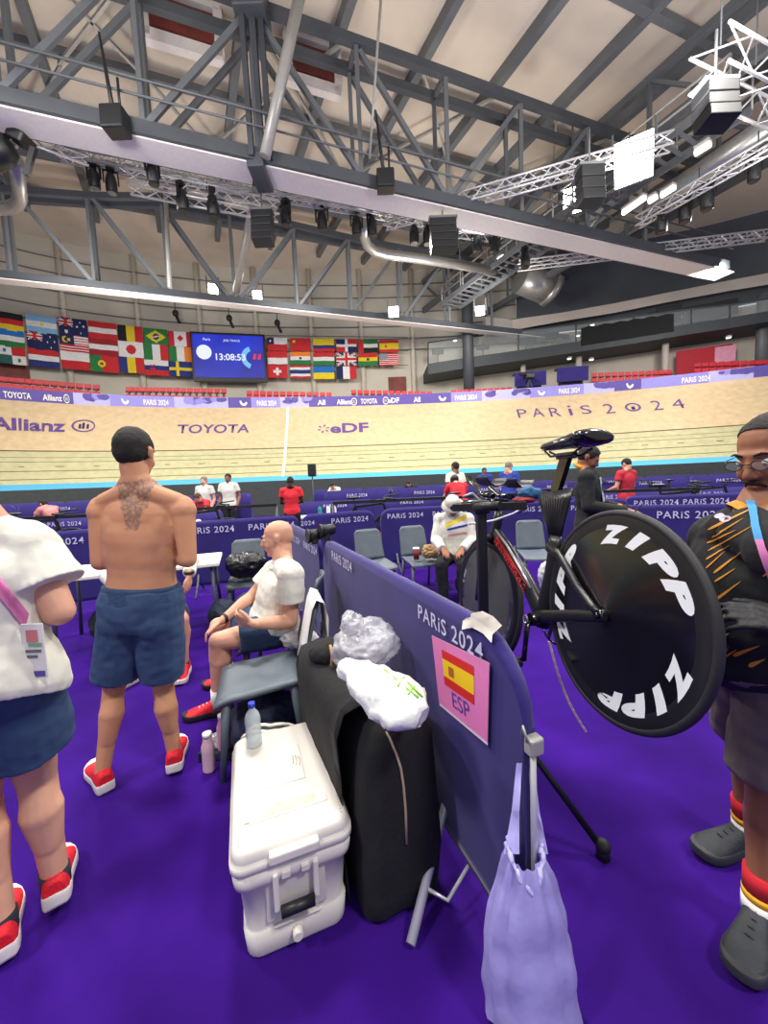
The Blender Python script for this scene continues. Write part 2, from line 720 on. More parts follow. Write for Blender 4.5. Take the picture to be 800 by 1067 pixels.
# ================================================================== back wall, deck behind the track
WOFF = 6.6
mb = MB()
mb.loft([[beyond(RL[-1] * i / 100, 0.06, RIM_Z - 0.3), beyond(RL[-1] * i / 100, 3.9, RIM_Z + 0.6), beyond(RL[-1] * i / 100, WOFF + .2, RIM_Z + 0.6)] for i in range(101)], False, False)
struct(mb, 'stand_deck', wall_cream)
sW = s_of_px(560, 1)
mb = MB()
mb.loft([[beyond(sW * i / 60, WOFF, RIM_Z), beyond(sW * i / 60, WOFF, 19.0)] for i in range(61)], False, False)
WALLB = struct(mb, 'wall_back', wall_cream)
mb = MB()
mb.loft([[beyond(sW + (RL[-1] - sW) * i / 40, WOFF, RIM_Z), beyond(sW + (RL[-1] - sW) * i / 40, WOFF, 12.9)] for i in range(41)], False, False)
WALLR = struct(mb, 'wall_right', wall_beige)
mb = MB()
mb.loft([[beyond(sW + (RL[-1] - sW) * i / 40, WOFF - .3 , 12.9), beyond(sW + (RL[-1] - sW) * i / 40, WOFF - .3, 19.0)] for i in range(41)], False, False)
struct(mb, 'wall_upper', wall_dark)


def wall_px(x, y, off):
    """point on the curved surface 'off' behind the rim that shows at pixel x, y"""
    d = ray(x, y)
    best = None
    lo, hi = 10.0, 60.0
    # march along the ray until it leaves the rim curve by 'off'
    def side(k):
        P = EYE + d * (k / d.y)
        q = P.xy
        bi = min(range(len(rim)), key=lambda i: (rim[i] - q).length_squared)
        p, dd, out = rim_at(RL[bi])
        return (q - p).dot(out) - off, bi, (q - p).dot(dd)
    for _ in range(40):
        m = (lo + hi) / 2
        if side(m)[0] < 0:
            lo = m
        else:
            hi = m
    P = EYE + d * (lo / d.y)
    _, bi, al = side(lo)
    return P, RL[bi] + al


# wall columns (half round pilasters)
for x in (-40, 70, 146, 210, 268, 325, 377, 430, 487):
    P, s = wall_px(x, 360, WOFF - 0.15)
    mb = MB()
    mb.cyl(V((P.x, P.y, RIM_Z + .5)), V((P.x, P.y, 19)), 0.2, seg=12)
    struct(mb, 'wall_column', mat('pale_column', (206, 198, 184), 0.7))
# horizontal rails on the wall
for z in (12.4, 13.3, 14.3, 15.4, 16.6, 17.6):
    mb = MB()
    mb.tube([beyond(sW * i / 50, WOFF - 0.3, z) for i in range(51)], 0.04, 6)
    struct(mb, 'wall_rail', steel)
# doors and small plates on the back wall
for k, (x, y, w, h, m) in enumerate(((14, 387, 1.6, 1.0, red_board), (414, 401, 1.5, 1.3, red_board))):
    P, s = wall_px(x, y, WOFF - 0.05)
    p, dd, out = rim_at(s)
    mb = MB()
    mb.box((0, 0, 0), (w, 0.1, h), frame(P, (dd.x, dd.y, 0), (0, 0, 1)))
    struct(mb, 'window_%d' % (k + 1), m)

# ================================================================== flags
FC = {'k': (28, 26, 28), 'r': (196, 40, 48), 'y': (226, 200, 40), 'b': (38, 52, 120), 'w': (226, 224, 222), 'g': (40, 120, 62), 'o': (232, 130, 44),
      's': (130, 180, 214), 'd': (150, 34, 44), 'l': (30, 110, 190), 'n': (26, 36, 84), 'c': (40, 96, 90)}
FM = {k: mat('flag_cloth_' + n, FC[k], 0.85, vary=0.04) for k, n in
      zip('krybwgosdlnc', ('black', 'red', 'yellow', 'blue', 'white', 'green', 'orange', 'sky', 'crimson', 'azure', 'navy', 'teal'))}


def hs(c):
    return lambda u, v: c[min(len(c) - 1, int((1 - v) * len(c)))]


def vs_(c):
    return lambda u, v: c[min(len(c) - 1, int(u * len(c)))]


def jack(u, v):
    x, y = u - .5, v - .5
    if abs(x) < .07 or abs(y) < .1:
        return 'r'
    if abs(x) < .13 or abs(y) < .18:
        return 'w'
    e = abs(abs(x) - abs(y))
    return 'r' if e < .03 else 'w' if e < .1 else 'n'


def disc(u, v, cx, cy, r, asp=1.5):
    return hypot((u - cx) * asp, v - cy) < r


def south(extra):
    def f(u, v):
        if u < .5 and v > .5:
            return jack(u * 2, v * 2 - 1)
        for cx, cy, r in extra:
            if disc(u, v, cx, cy, r):
                return 'w'
        return 'n'
    return f


def usa(u, v):
    if u < .42 and v > .46:
        return 'w' if (int(u * 30) + int(v * 24)) % 3 == 0 else 'n'
    return 'rw'[int((1 - v) * 13) % 2]


def malaysia(u, v):
    if u < .5 and v > .45:
        if disc(u, v, .2, .72, .17) and not disc(u, v, .25, .72, .13):
            return 'y'
        return 'y' if disc(u, v, .32, .72, .09) else 'n'
    return 'rw'[int((1 - v) * 14) % 2]


def brazil(u, v):
    if disc(u, v, .5, .5, .2):
        return 'b' if abs((v - .5) - .1 * (u - .5)) > .03 else 'w'
    return 'y' if abs(u - .5) / .42 + abs(v - .5) / .4 < 1 else 'g'


def canada(u, v):
    if u < .25 or u > .75:
        return 'r'
    return 'r' if (disc(u, v, .5, .55, .2) and abs(u - .5) * 2 + abs(v - .55) * 1.1 < .28) or (abs(u - .5) < .015 and .22 < v < .4) else 'w'


FLAG = {
    'german': ('black, red and gold striped', hs('kry')), 'uzbek': ('blue, white and green striped', hs('lwg')),
    'quartered': ('white, red and blue quartered', lambda u, v: ('r' if u > .5 else ('l' if disc(u, v, .25, .75, .1) else 'w')) if v > .5 else ('c' if u < .5 else ('g' if disc(u, v, .75, .25, .1) else 'w'))),
    'argentine': ('sky blue and white striped with a small sun', lambda u, v: 'y' if disc(u, v, .5, .5, .1) else hs('sws')(u, v)),
    'zealand': ('dark blue with corner jack and small stars', south([(.75, .8, .04), (.75, .2, .04), (.65, .5, .04), (.88, .55, .04)])),
    'dutch': ('red, white and blue striped', hs('rwb')),
    'aussie': ('dark blue with a jack and a big star below it', south([(.25, .22, .1), (.75, .82, .05), (.75, .2, .05), (.63, .55, .05), (.87, .6, .05)])),
    'malaysian': ('red and white many striped with a yellow crescent', malaysia), 'polish': ('white over red', hs('wr')),
    'austrian': ('red, white and red striped', hs('rwr')), 'latvian': ('crimson with a narrow white stripe', lambda u, v: 'w' if abs(v - .5) < .13 else 'd'),
    'portuguese': ('green and red with a yellow ring', lambda u, v: 'y' if disc(u, v, .4, .5, .2) and not disc(u, v, .4, .5, .1) else 'g' if u < .4 else 'r'),
    'belgian': ('black, yellow and red upright striped', vs_('kyr')), 'japanese': ('white with a red disc', lambda u, v: 'r' if disc(u, v, .5, .5, .3) else 'w'),
    'romanian': ('blue, yellow and red upright striped', vs_('byr')), 'brazilian': ('green with a yellow diamond', brazil),
    'italian': ('green, white and red upright striped', vs_('gwr')),
    'slovak': ('white, blue and red striped with a shield', lambda u, v: 'r' if abs(u - .32) < .1 and .3 < v < .7 and not (abs(u - .32) < .02 or abs(v - .55) < .04) else hs('wbr')(u, v)),
    'canadian': ('white with red sides and a red leaf', canada), 'irish': ('green, white and orange upright striped', vs_('gwo')),
    'swedish': ('blue with a yellow cross', lambda u, v: 'y' if abs(u - .36) < .07 or abs(v - .5) < .1 else 'b'),
    'chilean': ('white over red with a blue corner', lambda u, v: ('w' if disc(u, v, .16, .75, .08) else 'n') if u < .33 and v > .5 else ('w' if v > .5 else 'r')),
    'indonesian': ('red over white', hs('rw')),
    'swiss': ('red with a white cross', lambda u, v: 'w' if (abs(u - .5) < .07 and abs(v - .5) < .3) or (abs(v - .5) < .1 and abs(u - .5) < .2) else 'r'),
    'chinese': ('plain red with a yellow star', lambda u, v: 'y' if disc(u, v, .18, .75, .12) else 'r'),
    'indian': ('orange, white and green striped', lambda u, v: 'b' if disc(u, v, .5, .5, .09) else hs('owg')(u, v)),
    'thai': ('red, white and blue banded', lambda u, v: 'b' if abs(v - .5) < .17 else 'w' if abs(v - .5) < .34 else 'r'),
    'colombian': ('yellow, blue and red with a wide yellow band', lambda u, v: 'y' if v > .5 else 'b' if v > .25 else 'r'),
    'hungarian': ('red, white and green striped', hs('rwg')), 'ukrainian': ('blue over yellow', hs('ly')),
    'dominican': ('blue and red quarters with a white cross', lambda u, v: 'w' if abs(u - .5) < .08 or abs(v - .5) < .12 else ('n' if (u < .5) == (v > .5) else 'r')),
    'british': ('jack with red and white crosses on navy', jack), 'french': ('blue, white and red upright striped', vs_('nwr')),
    'emirati': ('red hoist with green, white and black stripes', lambda u, v: 'r' if u < .28 else hs('gwk')(u, v)),
    'ghanaian': ('red, yellow and green striped with a black star', lambda u, v: 'k' if disc(u, v, .5, .5, .12) else hs('ryg')(u, v)),
    'spanish': ('red and yellow with a small crest', lambda u, v: 'r' if disc(u, v, .33, .5, .1) else 'y' if abs(v - .5) < .25 else 'r'),
    'american': ('red and white striped with a star field', usa)}
flag_cols = [(-6, 23, 325, 378, 4, ('german', 'uzbek', 'quartered')), (26, 58, 328, 381, 4, ('argentine', 'zealand', 'dutch')), (60, 90, 331, 384, 4, ('aussie', 'malaysian', 'polish')),
             (91, 121, 335, 387, 3, ('austrian', 'latvian', 'portuguese')), (122, 148, 339, 388, 2, ('belgian', 'japanese', 'romanian')), (149, 174, 342, 391, 1.5, ('brazilian', 'italian', 'slovak')),
             (175, 199, 345, 392, 1, ('canadian', 'irish', 'swedish')), (278, 299, 351.5, 394, 0, ('chilean', 'indonesian', 'swiss')), (302, 323, 352, 394.5, 0, ('chinese', 'indian', 'thai')),
             (326, 348, 352.5, 395.5, 0, ('colombian', 'hungarian', 'ukrainian')), (350, 371, 353, 395.5, 0, ('dominican', 'british', 'french')),
             (373, 393, 353.5, 381.5, 0, ('emirati', 'ghanaian')), (395, 415, 354, 381.5, 0, ('spanish', 'american'))]
for x0, x1, y0, y1, sk, names in flag_cols:
    n = len(names)
    for r, nm in enumerate(names):
        lab, fn = FLAG[nm]
        ya, yb = y0 + (y1 - y0) * r / n, y0 + (y1 - y0) * (r + 1) / n
        lx = sk * (r + .5) / n
        tl, _ = wall_px(x0 + sk * r / n, ya, WOFF - 0.9)
        tr, _ = wall_px(x1 + sk * r / n, ya + (x1 - x0) * .04, WOFF - 0.9)
        bl, _ = wall_px(x0 + sk * (r + 1) / n, yb - .4, WOFF - 0.9)
        z1 = (tl.z + tr.z) / 2
        z0 = bl.z
        NX, NY = 30, 20
        mb = MB()
        out = V((-(tr - tl).y, (tr - tl).x, 0)).normalized()
        g = []
        for j in range(NY + 1):
            row = []
            for i in range(NX + 1):
                u, v = i / NX, j / NY
                P = tl.lerp(tr, u)
                row.append(mb.bm.verts.new(V((P.x, P.y, z0 + (z1 - z0) * v)) + out * (0.04 * sin(u * 9 + r + x0) * (1 - v * .5))))
            g.append(row)
        for j in range(NY):
            for i in range(NX):
                mb.use(FM[fn((i + .5) / NX, (j + .5) / NY)])
                mb._face([g[j][i], g[j][i + 1], g[j + 1][i + 1], g[j + 1][i]], True)
        single(mb, 'national_flag', lab + ' flag on the back wall', 'flag', group='national flags on the back wall')


# ================================================================== scoreboard screen
P, s = wall_px(238, 371, WOFF - 1.3)
p, dd, out = rim_at(s)
A, _ = wall_px(201.5, 371, WOFF - 1.3)
B, _ = wall_px(275, 374, WOFF - 1.3)
W = (B - A).length
zt = wall_px(238, 349.5, WOFF - 1.3)[0].z
zb = wall_px(238, 393.5, WOFF - 1.3)[0].z
mid = (A + B) / 2
mid.z = (zt + zb) / 2
ax = (B - A)
ax.z = 0
M = frame(mid, ax, (0, 0, 1))        # y points away (out)
SH = zt - zb
scr = thing('scoreboard_screen', 'large blue scoreboard screen showing the time 13:08:53 on the back wall', 'screen', (mid.x, mid.y, zb))
mb = MB()
mb.box((0, .25, -.05), (W + .3, .4, SH + .45), M)
mb.build('housing', black_plastic, scr)


def screen_mat():
    m = bpy.data.materials.new('screen_blue')
    m.use_nodes = True
    nt = m.node_tree
    b = nt.nodes['Principled BSDF']
    tc = nt.nodes.new('ShaderNodeTexCoord')
    n = nt.nodes.new('ShaderNodeTexNoise')
    n.inputs['Scale'].default_value = 0.25
    nt.links.new(tc.outputs['Object'], n.inputs['Vector'])
    r = nt.nodes.new('ShaderNodeValToRGB')
    r.color_ramp.elements[0].position = .35
    r.color_ramp.elements[1].position = .7
    r.color_ramp.elements[0].color = srgb(14, 20, 150)
    r.color_ramp.elements[1].color = srgb(30, 60, 226)
    nt.links.new(n.outputs['Fac'], r.inputs['Fac'])
    b.inputs['Base Color'].default_value = (0.01, .01, .02, 1)
    nt.links.new(r.outputs['Color'], b.inputs['Emission Color'])
    b.inputs['Emission Strength'].default_value = 1.0
    return m


mb = MB()
mb.box((0, .02, 0), (W, .06, SH), M)
mb.build('display', screen_mat(), scr)
TF = M @ Matrix.Translation((0, -0.03, 0)) @ Matrix.Rotation(pi / 2, 4, 'X')
ew = emat('screen_white', (235, 240, 255), 1.0)
flat_text('13:08:53', TF @ Matrix.Translation((.02 * W, -.02 * SH, 0)), width=W * .42, bold=.02).build('clock_digits', ew, scr)
flat_text('JND TRACK', TF @ Matrix.Translation((.05 * W, .36 * SH, 0)), width=W * .24).build('title_lettering', ew, scr)
flat_text('Paris', TF @ Matrix.Translation((-.3 * W, .38 * SH, 0)), width=W * .1).build('title_lettering', ew, scr)
mb = MB()
mb.loft([[TF @ V((-.35 * W + cos(t) * rr * SH, .08 * SH + sin(t) * rr * SH, 0)) for t in (2 * pi * k / 24 for k in range(24))] for rr in (.001, .17)], True, False)
mb.build('badge', ew, scr)
mb = MB()
mb.loft([[TF @ V((.34 * W + cos(t) * rr * W, -.02 * SH + sin(t) * rr * SH * 1.6, -.001)) for t in (pi * .6 + pi * .8 * k / 14 for k in range(15))] for rr in (.1, .17)], False, False)
mb.build('light_swoosh', emat('screen_cyan', (120, 190, 250), 1.0), scr)
mb = MB()
for q in (-.02, .05):
    mb.loft([[TF @ V(((.38 + q) * W + a * W, -.0 * SH + b * SH, .001)) for a, b in ((-.025, -.06), (.02, -.06), (.035, .07), (-.005, .07))]], True, True)
mb.build('rider_mark', emat('screen_red', (220, 50, 60), 1.0), scr)

# ================================================================== stadium seats
mb = MB()
mb.use(seat_red)
mb.box((0, 0, .42), (.36, .34, .05), bev=.02)
mb.box((0, .18, .64), (.38, .05, .26), bev=.02)
mb.use(seat_back)
mb.box((0, .02, .2), (.1, .3, .4))
mb.box((0, .215, .64), (.32, .02, .2))
SEAT = tag(mb.build('stadium_seat', None, None), '', 'seat')
SEAT2 = None
first = True
seat_blocks = [(-10, 104, 395, 409, 3, 13, 'in the leftmost bank behind the rim banner'), (130, 236, 403, 411, 2, 15, 'in the bank under the left flags and screen'),
               (256, 346, 407, 412, 2, 13, 'in the bank under the middle flags'), (365, 451, 406, 412, 2, 13, 'in the bank under the right end flags'),
               (470, 534, 404, 410, 2, 10, 'in the bank beside the steel column'), (616, 701, 386, 402, 4, 12, 'in the bank left of the pink poster'),
               (724, 812, 375, 392, 4, 11, 'in the rightmost bank beside the red poster')]
mb = MB()
tiers = []
for x0, x1, yt, yb, rows, n, where in seat_blocks:
    for r in range(rows):
        off = 1.6 + .85 * r
        y = yb + (yt - yb) * r / max(1, rows - 1)
        for i in range(n):
            x = x0 + (x1 - x0) * (i + .5) / n
            tilt = -.045 * (x - (x0 + x1) / 2) if x0 > 400 else (.09 * (x - (x0 + x1) / 2) if x1 < 250 and x0 < 0 else .02 * (x - (x0 + x1) / 2))
            P, s = wall_px(x, y + tilt, off)
            p, dd, out = rim_at(s)
            if i == 0 and r == 0 and first:
                o = SEAT
                first = False
            else:
                o = SEAT.copy()
                COL.objects.link(o)
            o.location = (P.x, P.y, P.z - .8)
            o.rotation_euler = (0, 0, atan2(dd.y, dd.x))
            o['label'] = 'red moulded stand seat ' + where
            o['category'] = 'seat'
            o['group'] = 'red seats ' + where
            if i == 0:
                a_s, a_z = s, P.z
            if i == n - 1:
                tiers.append((a_s - .4, s + .4, off, a_z - .82, P.z - .82))
mb = MB()
for a, b, off, za, zb_ in tiers:
    n = 8
    mb.loft([[beyond(a + (b - a) * i / n, off + o, z) for o, z in ((-.45, RIM_Z + .3), (-.45, za + (zb_ - za) * i / n), (.42, za + (zb_ - za) * i / n), (.42, RIM_Z + .3))] for i in range(n + 1)], True, True, False)
struct(mb, 'seating_tier', mat('tier_concrete', (150, 142, 136), 0.85))

# ================================================================== right balcony
def wp(x, y, off):
    return wall_px(x, y, off)[0]


# lower soffit and fascia
fas = [(446, 390, 357), (490, 383, 351), (540, 376, 345), (600, 367, 338), (660, 358, 330), (720, 348, 322), (760, 342, 318), (830, 330, 306)]
BOFF = 3.6
mb = MB()
rings = []
for x, yb, yt in fas:
    a = wp(x, yb - 0, BOFF)
    b = wp(x, yb - 11, BOFF)
    ss = wall_px(x, yb, BOFF)[1]
    c, d = beyond(ss, WOFF, b.z), beyond(ss, WOFF, a.z)
    rings.append([a, b, c, d])
mb.loft(rings, True, True, False)
struct(mb, 'balcony_slab', mat('dark_fascia', (50, 56, 60), 0.6))
bal = thing('balcony_railing', 'long glass railing with dark rail along the right balcony', 'railing', wp(446, 380, BOFF))
mb = MB()
mb.loft([[wp(x, yb - 11, BOFF + .1), wp(x, yt, BOFF + .1)] for x, yb, yt in fas], False, False)
mb.build('glass_panel', glass, bal)
mb = MB()
mb.tube([wp(x, yt, BOFF + .1) for x, yb, yt in fas], .06, 6)
mb.build('top_rail', steel_dark, bal)
for x, yb, yt in fas:
    mb = MB()
    mb.cyl(wp(x, yb - 11, BOFF + .1), wp(x, yt, BOFF + .1), .05, seg=6)
    mb.build('post', steel_dark, bal)
# black drape over the railing
mb = MB()
xs = [606 + 8 * k for k in range(13)]
rg = []
for k, x in enumerate(xs):
    yb = 357 - (x - 606) * .155
    yt = 342 - (x - 606) * .155
    a, b = wp(x, yb + 3, BOFF - .1), wp(x, yt - (1.5 if k % 2 else 0), BOFF - .1)
    o2 = V((0, .1, 0))
    rg.append([a, b, b + o2, a + o2])
mb.loft(rg, True, True, False)
single(mb, 'black_drape', 'long black cloth drape covering part of the right balcony railing', 'drape', black_matte)
# equipment on the balcony
for x, y, w, h, nm, lab, ct in ((456, 366, .9, .5, 'monitor', 'dark monitor at the left end of the balcony', 'monitor'),
                               (503, 362, 1.0, .4, 'equipment_case', 'low dark case behind the balcony glass beside the steel column', 'case'), (548, 352, 1.5, 1.0, 'monitor', 'tall dark monitor standing in the middle of the balcony', 'monitor'),
                               (575, 350, 1.0, .5, 'monitor', 'small dark monitor left of the black drape on the balcony', 'monitor'),
                               (697, 328, 1.5, 1.2, 'equipment_case', 'tall dark case above the right end of the black drape', 'case'), (731, 326, 2.2, 1.1, 'monitor', 'wide black monitor on the right part of the balcony', 'monitor'),
                               (759, 320, 1.0, 1.0, 'tripod_camera', 'grey camera on the balcony at the far right', 'camera')):
    Q, s = wall_px(x, y, BOFF + .9)
    p, dd, out = rim_at(s)
    M2 = frame(Q, (dd.x, dd.y, 0), (0, 0, 1))
    t = thing(nm, lab, ct, (Q.x, Q.y, Q.z - 1.1))
    mb = MB()
    mb.box((0, 0, 0), (w, .12, h), M2, bev=.03)
    mb.build('screen' if nm == 'monitor' else 'case_body', black_plastic, t)
    mb = MB()
    mb.cyl(M2 @ V((0, .05, -h / 2)), M2 @ V((0, .05, -1.2)), .05, seg=6)
    mb.box((0, .05, -1.2), (.5, .4, .04), M2)
    mb.build('stand', steel_dark, t)
# beige parapet above the balcony
mb = MB()
topo = [(508, 347, 330), (534, 344, 333), (590, 334, 325), (640, 326, 316), (700, 314, 304), (760, 303, 292), (840, 290, 277)]
mb = MB()
mb.loft([[wp(x, yl, 4.6), wp(x, yu, 4.6), wp(x, yu, 4.9), wp(x, yl, 4.9)] for x, yl, yu in topo], True, True, False)
struct(mb, 'upper_parapet', wall_beige)
# projecting beige box at the left end
mb = MB()
a, b = wp(506, 348, 2.8), wp(534, 344, 4.6)
a1, b1 = wp(506, 330, 2.8), wp(534, 333, 4.6)
mb.loft([[a, a1, b1, b], [V((a.x + .2, a.y + 3, a.z)), V((a1.x + .2, a1.y + 3, a1.z)), b1 + V((0, 1.5, 0)), b + V((0, 1.5, 0))]], True, True, False)
struct(mb, 'balcony_box', mat('pale_box', (206, 200, 192), 0.7))
# round columns in front of and under the balcony
for x, y, off, r, m, z1 in ((488, 380, 3.5, .42, steel_dark, 17.5), (545, 395, 4.9, .2, wall_beige, None), (603, 388, 4.9, .22, wall_beige, None), (693, 375, 4.9, .22, wall_beige, None), (794, 355, 5.1, .35, steel, 13)):
    Q, s = wall_px(x, y, off)
    top = z1 or wp(x, 378 - (x - 545) * .155 - 2, off).z
    mb = MB()
    mb.cyl(V((Q.x, Q.y, RIM_Z + .5)), V((Q.x, Q.y, top)), r, seg=14)
    struct(mb, 'hall_column', m)
# purple covered commentator tables on the stand
for x0, x1, y, lab in ((536, 569, 396, 'purple covered table behind the rim banner beside the tripod camera'), (580, 613, 391, 'purple covered table left of the red seat bank')):
    a, b = wp(x0, y, 2.0), wp(x1, y - 2.5, 2.0)
    M2 = frame((a + b) / 2, (b - a), (0, 0, 1))
    t = thing('covered_table', lab, 'table', (M2.translation.x, M2.translation.y, M2.translation.z - 1.5))
    L = (b - a).length
    mb = MB()
    mb.box((0, 0, 0), (L, .08, 1.0), M2, bev=.02)
    mb.build('cloth_front', navy_violet, t)
    mb = MB()
    mb.box((0, .45, .5), (L, .9, .05), M2)
    mb.box((0, .5, -.5), (L * .8, .1, 1.0), M2)
    mb.build('tabletop', steel_dark, t)
# camera on tripod beside the first table
Q = wp(551, 392, 1.3)
t = thing('broadcast_camera', 'dark broadcast camera on a tripod behind the rim banner at right', 'camera', (Q.x, Q.y, Q.z - 1.4))
mb = MB()
mb.box(Q, (.7, .5, .35), bev=.05)
mb.cyl(Q + V((-.3, -.2, 0)), Q + V((-.75, -.4, .05)), .12, seg=10)
mb.build('camera_body', black_plastic, t)
for a in (0, 2.1, 4.2):
    mb = MB()
    mb.cyl(Q - V((0, 0, .15)), Q + V((.5 * cos(a), .5 * sin(a), -1.6)), .04, seg=6)
    mb.build('leg', steel_dark, t)
# posters
for x, y, w, h, m, lab in ((733, 377, 3.3, 2.0, mat('red_poster', (176, 30, 48), .7), 'plain red poster on the wall under the balcony'), (755, 369, 1.2, 1.1, mat('pink_poster', (220, 150, 176), .7), 'small pink poster beside the red one'),
                          (571, 390, .0, .0, None, None)):
    if m is None:
        continue
    Q, s = wall_px(x, y, 5.5)
    p, dd, out = rim_at(s)
    mb = MB()
    mb.box((0, 0, 0), (w, .06, h), frame(Q, (dd.x, dd.y, 0), (0, 0, 1)))
    single(mb, 'wall_poster', lab, 'poster', m)
# small round downlights under the balcony
for x, y in ((473, 386), (593, 374), (616, 375), (759, 352), (474, 355), (617, 339), (602, 350)):
    Q = wp(x, y, 4.4)
    t = thing('downlight', 'small round lit downlight under or above the right balcony', 'light', Q, group='downlights along the right balcony')
    mb = MB()
    mb.cyl(Q + V((0, 0, -.02)), Q + V((0, 0, .1)), .14, seg=12)
    mb.build('lamp_body', lamp_soft, t)
    mb = MB()
    mb.cyl(Q + V((0, 0, .02)), Q + V((0, 0, .14)), .19, seg=12)
    mb.build('ring', steel_light, t)

# ================================================================== roof
TD = V((.9415, .337, 0))           # along the big trusses
NN = V((-.337, .9415, 0))          # from one truss to the next
RD = V((-.446, .895, 0))           # along the rafters


def pt(s, d, z):
    return V((TD.x * s + NN.x * d, TD.y * s + NN.y * d, z))


def s_at(x, y, d):
    return onplane(x, y, NN, d).dot(TD)


def add_truss(name_, d0, d1, zb, zt, s0, s1, posts, diags, soffit, chord=.4, tops=None):
    """a box truss: two web planes d0 and d1, posts every 3.45 m; diags (sa, za, sb, zb)"""
    t = bpy.data.objects.new(name_, None)
    link(t, None, Matrix.Translation(pt((s0 + s1) / 2, (d0 + d1) / 2, zb)))
    t['kind'] = 'structure'
    mb = MB()
    for d in (d0, d1):
        mb.beam(pt(s0, d, zb + chord / 2 + .03), pt(s1, d, zb + chord / 2 + .03), .22, chord)
        ts = tops or [(s0, zt), (s1, zt)]
        for (a, za), (b, zb_) in zip(ts[:-1], ts[1:]):
            mb.beam(pt(a, d, za), pt(b, d, zb_), .24, .3)
    mb.build('chord', steel_dark, t)
    mb = MB()
    for (a, b) in soffit:
        mb.beam(pt(a, (d0 + d1) / 2, zb), pt(b, (d0 + d1) / 2, zb), (d1 - d0), .05)
    if soffit:
        mb.build('soffit', panel_white, t)
    mb = MB()
    for d in (d0, d1):
        for s in posts:
            mb.beam(pt(s, d, zb + .3), pt(s, d, zt), .15, .15)
    for s in posts:
        mb.beam(pt(s, d0, zt), pt(s, d1, zt), .15, .2)
        mb.beam(pt(s, d0, zb + .3), pt(s, d1, zb + .3), .15, .15)
    mb.build('posts', steel, t)
    mb = MB()
    for d in (d0, d1):
        for sa, za, sb, zb_ in diags:
            mb.beam(pt(sa, d, za), pt(sb, d, zb_), .14, .17)
    mb.build('diagonals', steel, t)
    return t


Z1 = 12.0
P1 = [-12.5, -9.0, -5.5, -2.1, 1.2, 4.65, 8.15, 11.6, 15.2, 18.8]
dg1 = [(-5.4, Z1 + .4, -2.3, 16.5), (-2.0, Z1 + .4, 1.1, 16.5), (1.3, 16.5, 4.6, Z1 + .4), (4.75, 16.5, 8.0, Z1 + .4), (8.2, Z1 + .4, 11.5, 16.5), (11.8, Z1 + .4, 15.1, 16.5),
       (-9, 16.5, -5.5, Z1 + .4), (15.4, Z1 + .4, 18.7, 16.5)]
T1 = add_truss('roof_truss', 13.85, 14.8, Z1, 16.75, -16, 25.0, P1, dg1, [(-16, .95), (1.35, 25.6)])
Z2 = 12.15
P2 = [-13.6, -10.1, -6.6, -3.2, .2, 3.8, 7.2, 10.7, 14.3, 17.8]
dg2 = [(-6.5, 16.8, -3.3, Z2 + .3), (-3.1, 16.8, -.1, Z2 + .3), (3.7, 16.8, .5, Z2 + .3), (7.1, 16.8, 3.9, Z2 + .3), (10.6, 16.8, 7.3, Z2 + .3), (-10, 16.8, -6.7, Z2 + .3), (14.2, 16.8, 10.8, Z2 + .3)]
T2 = add_truss('roof_truss', 24.6, 25.2, Z2, 16.9, -17, 25.0, P2, dg2, [(-17, 25)], .32,
               tops=[(-17, 15.6), (-10, 16.3), (-6.5, 16.7), (-3.2, 17.3), (3.8, 17.1), (8, 16.9), (25, 16.9)])
# a third one close to the wall
dg3 = [(a + 1.7, b, c + 1.7, d) for a, b, c, d in dg2]
# heavy central hanger column of the first truss
mb = MB()
for o in (-.28, .05, .3):
    mb.beam(pt(1.2 + o, 13.75, Z1 + .1), pt(1.15 + o, 13.75, 18.3), .16, .16)
mb.box(pt(1.2, 14.3, Z1 + .05), (.55, 1.2, .45), Matrix.Identity(4), bev=.04)
mb.box(pt(1.2, 13.8, 16.7), (1.0, .9, .9), Matrix.Identity(4), bev=.05)
struct(mb, 'truss_node', steel_dark)
# ceiling deck, rafters and purlins
ZC = 18.9
mb = MB()
c = pt(4, 22, ZC + .1)
mb.box((0, 0, 0), (64, 34, .2), frame(c, TD, (0, 0, 1)))
struct(mb, 'ceiling', ceil_cream)
rafts = MB()
for k in range(-5, 9):
    s = 1.2 + 3.47 * k
    a = pt(s, 14.3, ZC - .25)
    L = 25 / RD.dot(NN)
    rafts.beam(a - RD * 11, a + RD * L * .62, .3, .55)
struct(rafts, 'ceiling_rafters', steel)
pur = MB()
for d, w in ((8.0, .2), (11.2, .3), (16.5, .25), (19.3, .3), (22.0, .2), (25, .3), (28, .25)):
    pur.beam(pt(-26, d, ZC - .35), pt(28, d, ZC - .35), w, .3)
struct(pur, 'ceiling_purlins', steel)
# cross bracing under the deck
cb = MB()
for k in range(-4, 6):
    s = 1.2 + 3.47 * k
    if k % 2 == 0:
        cb.beam(pt(s, 15.5, ZC - .6), pt(s + 3.4, 19.5, ZC - .6), .1, .12)
        cb.beam(pt(s + 3.4, 15.5, ZC - .6), pt(s, 19.5, ZC - .6), .1, .12)
        cb.beam(pt(s + 3.4, 19.5, ZC - .6), pt(s + 7, 24.5, ZC - .6), .1, .12)
        cb.beam(pt(s + 7, 19.5, ZC - .6), pt(s + 3.4, 24.5, ZC - .6), .1, .12)
struct(cb, 'ceiling_bracing', steel_light)
# thin service rails along the first truss
for z, d in ((12.95, 13.6), (13.4, 13.6)):
    mb = MB()
    mb.tube([pt(-16, d, z), pt(4, d, z), pt(25, d, z)], .035, 6)
    struct(mb, 'service_rail', steel)
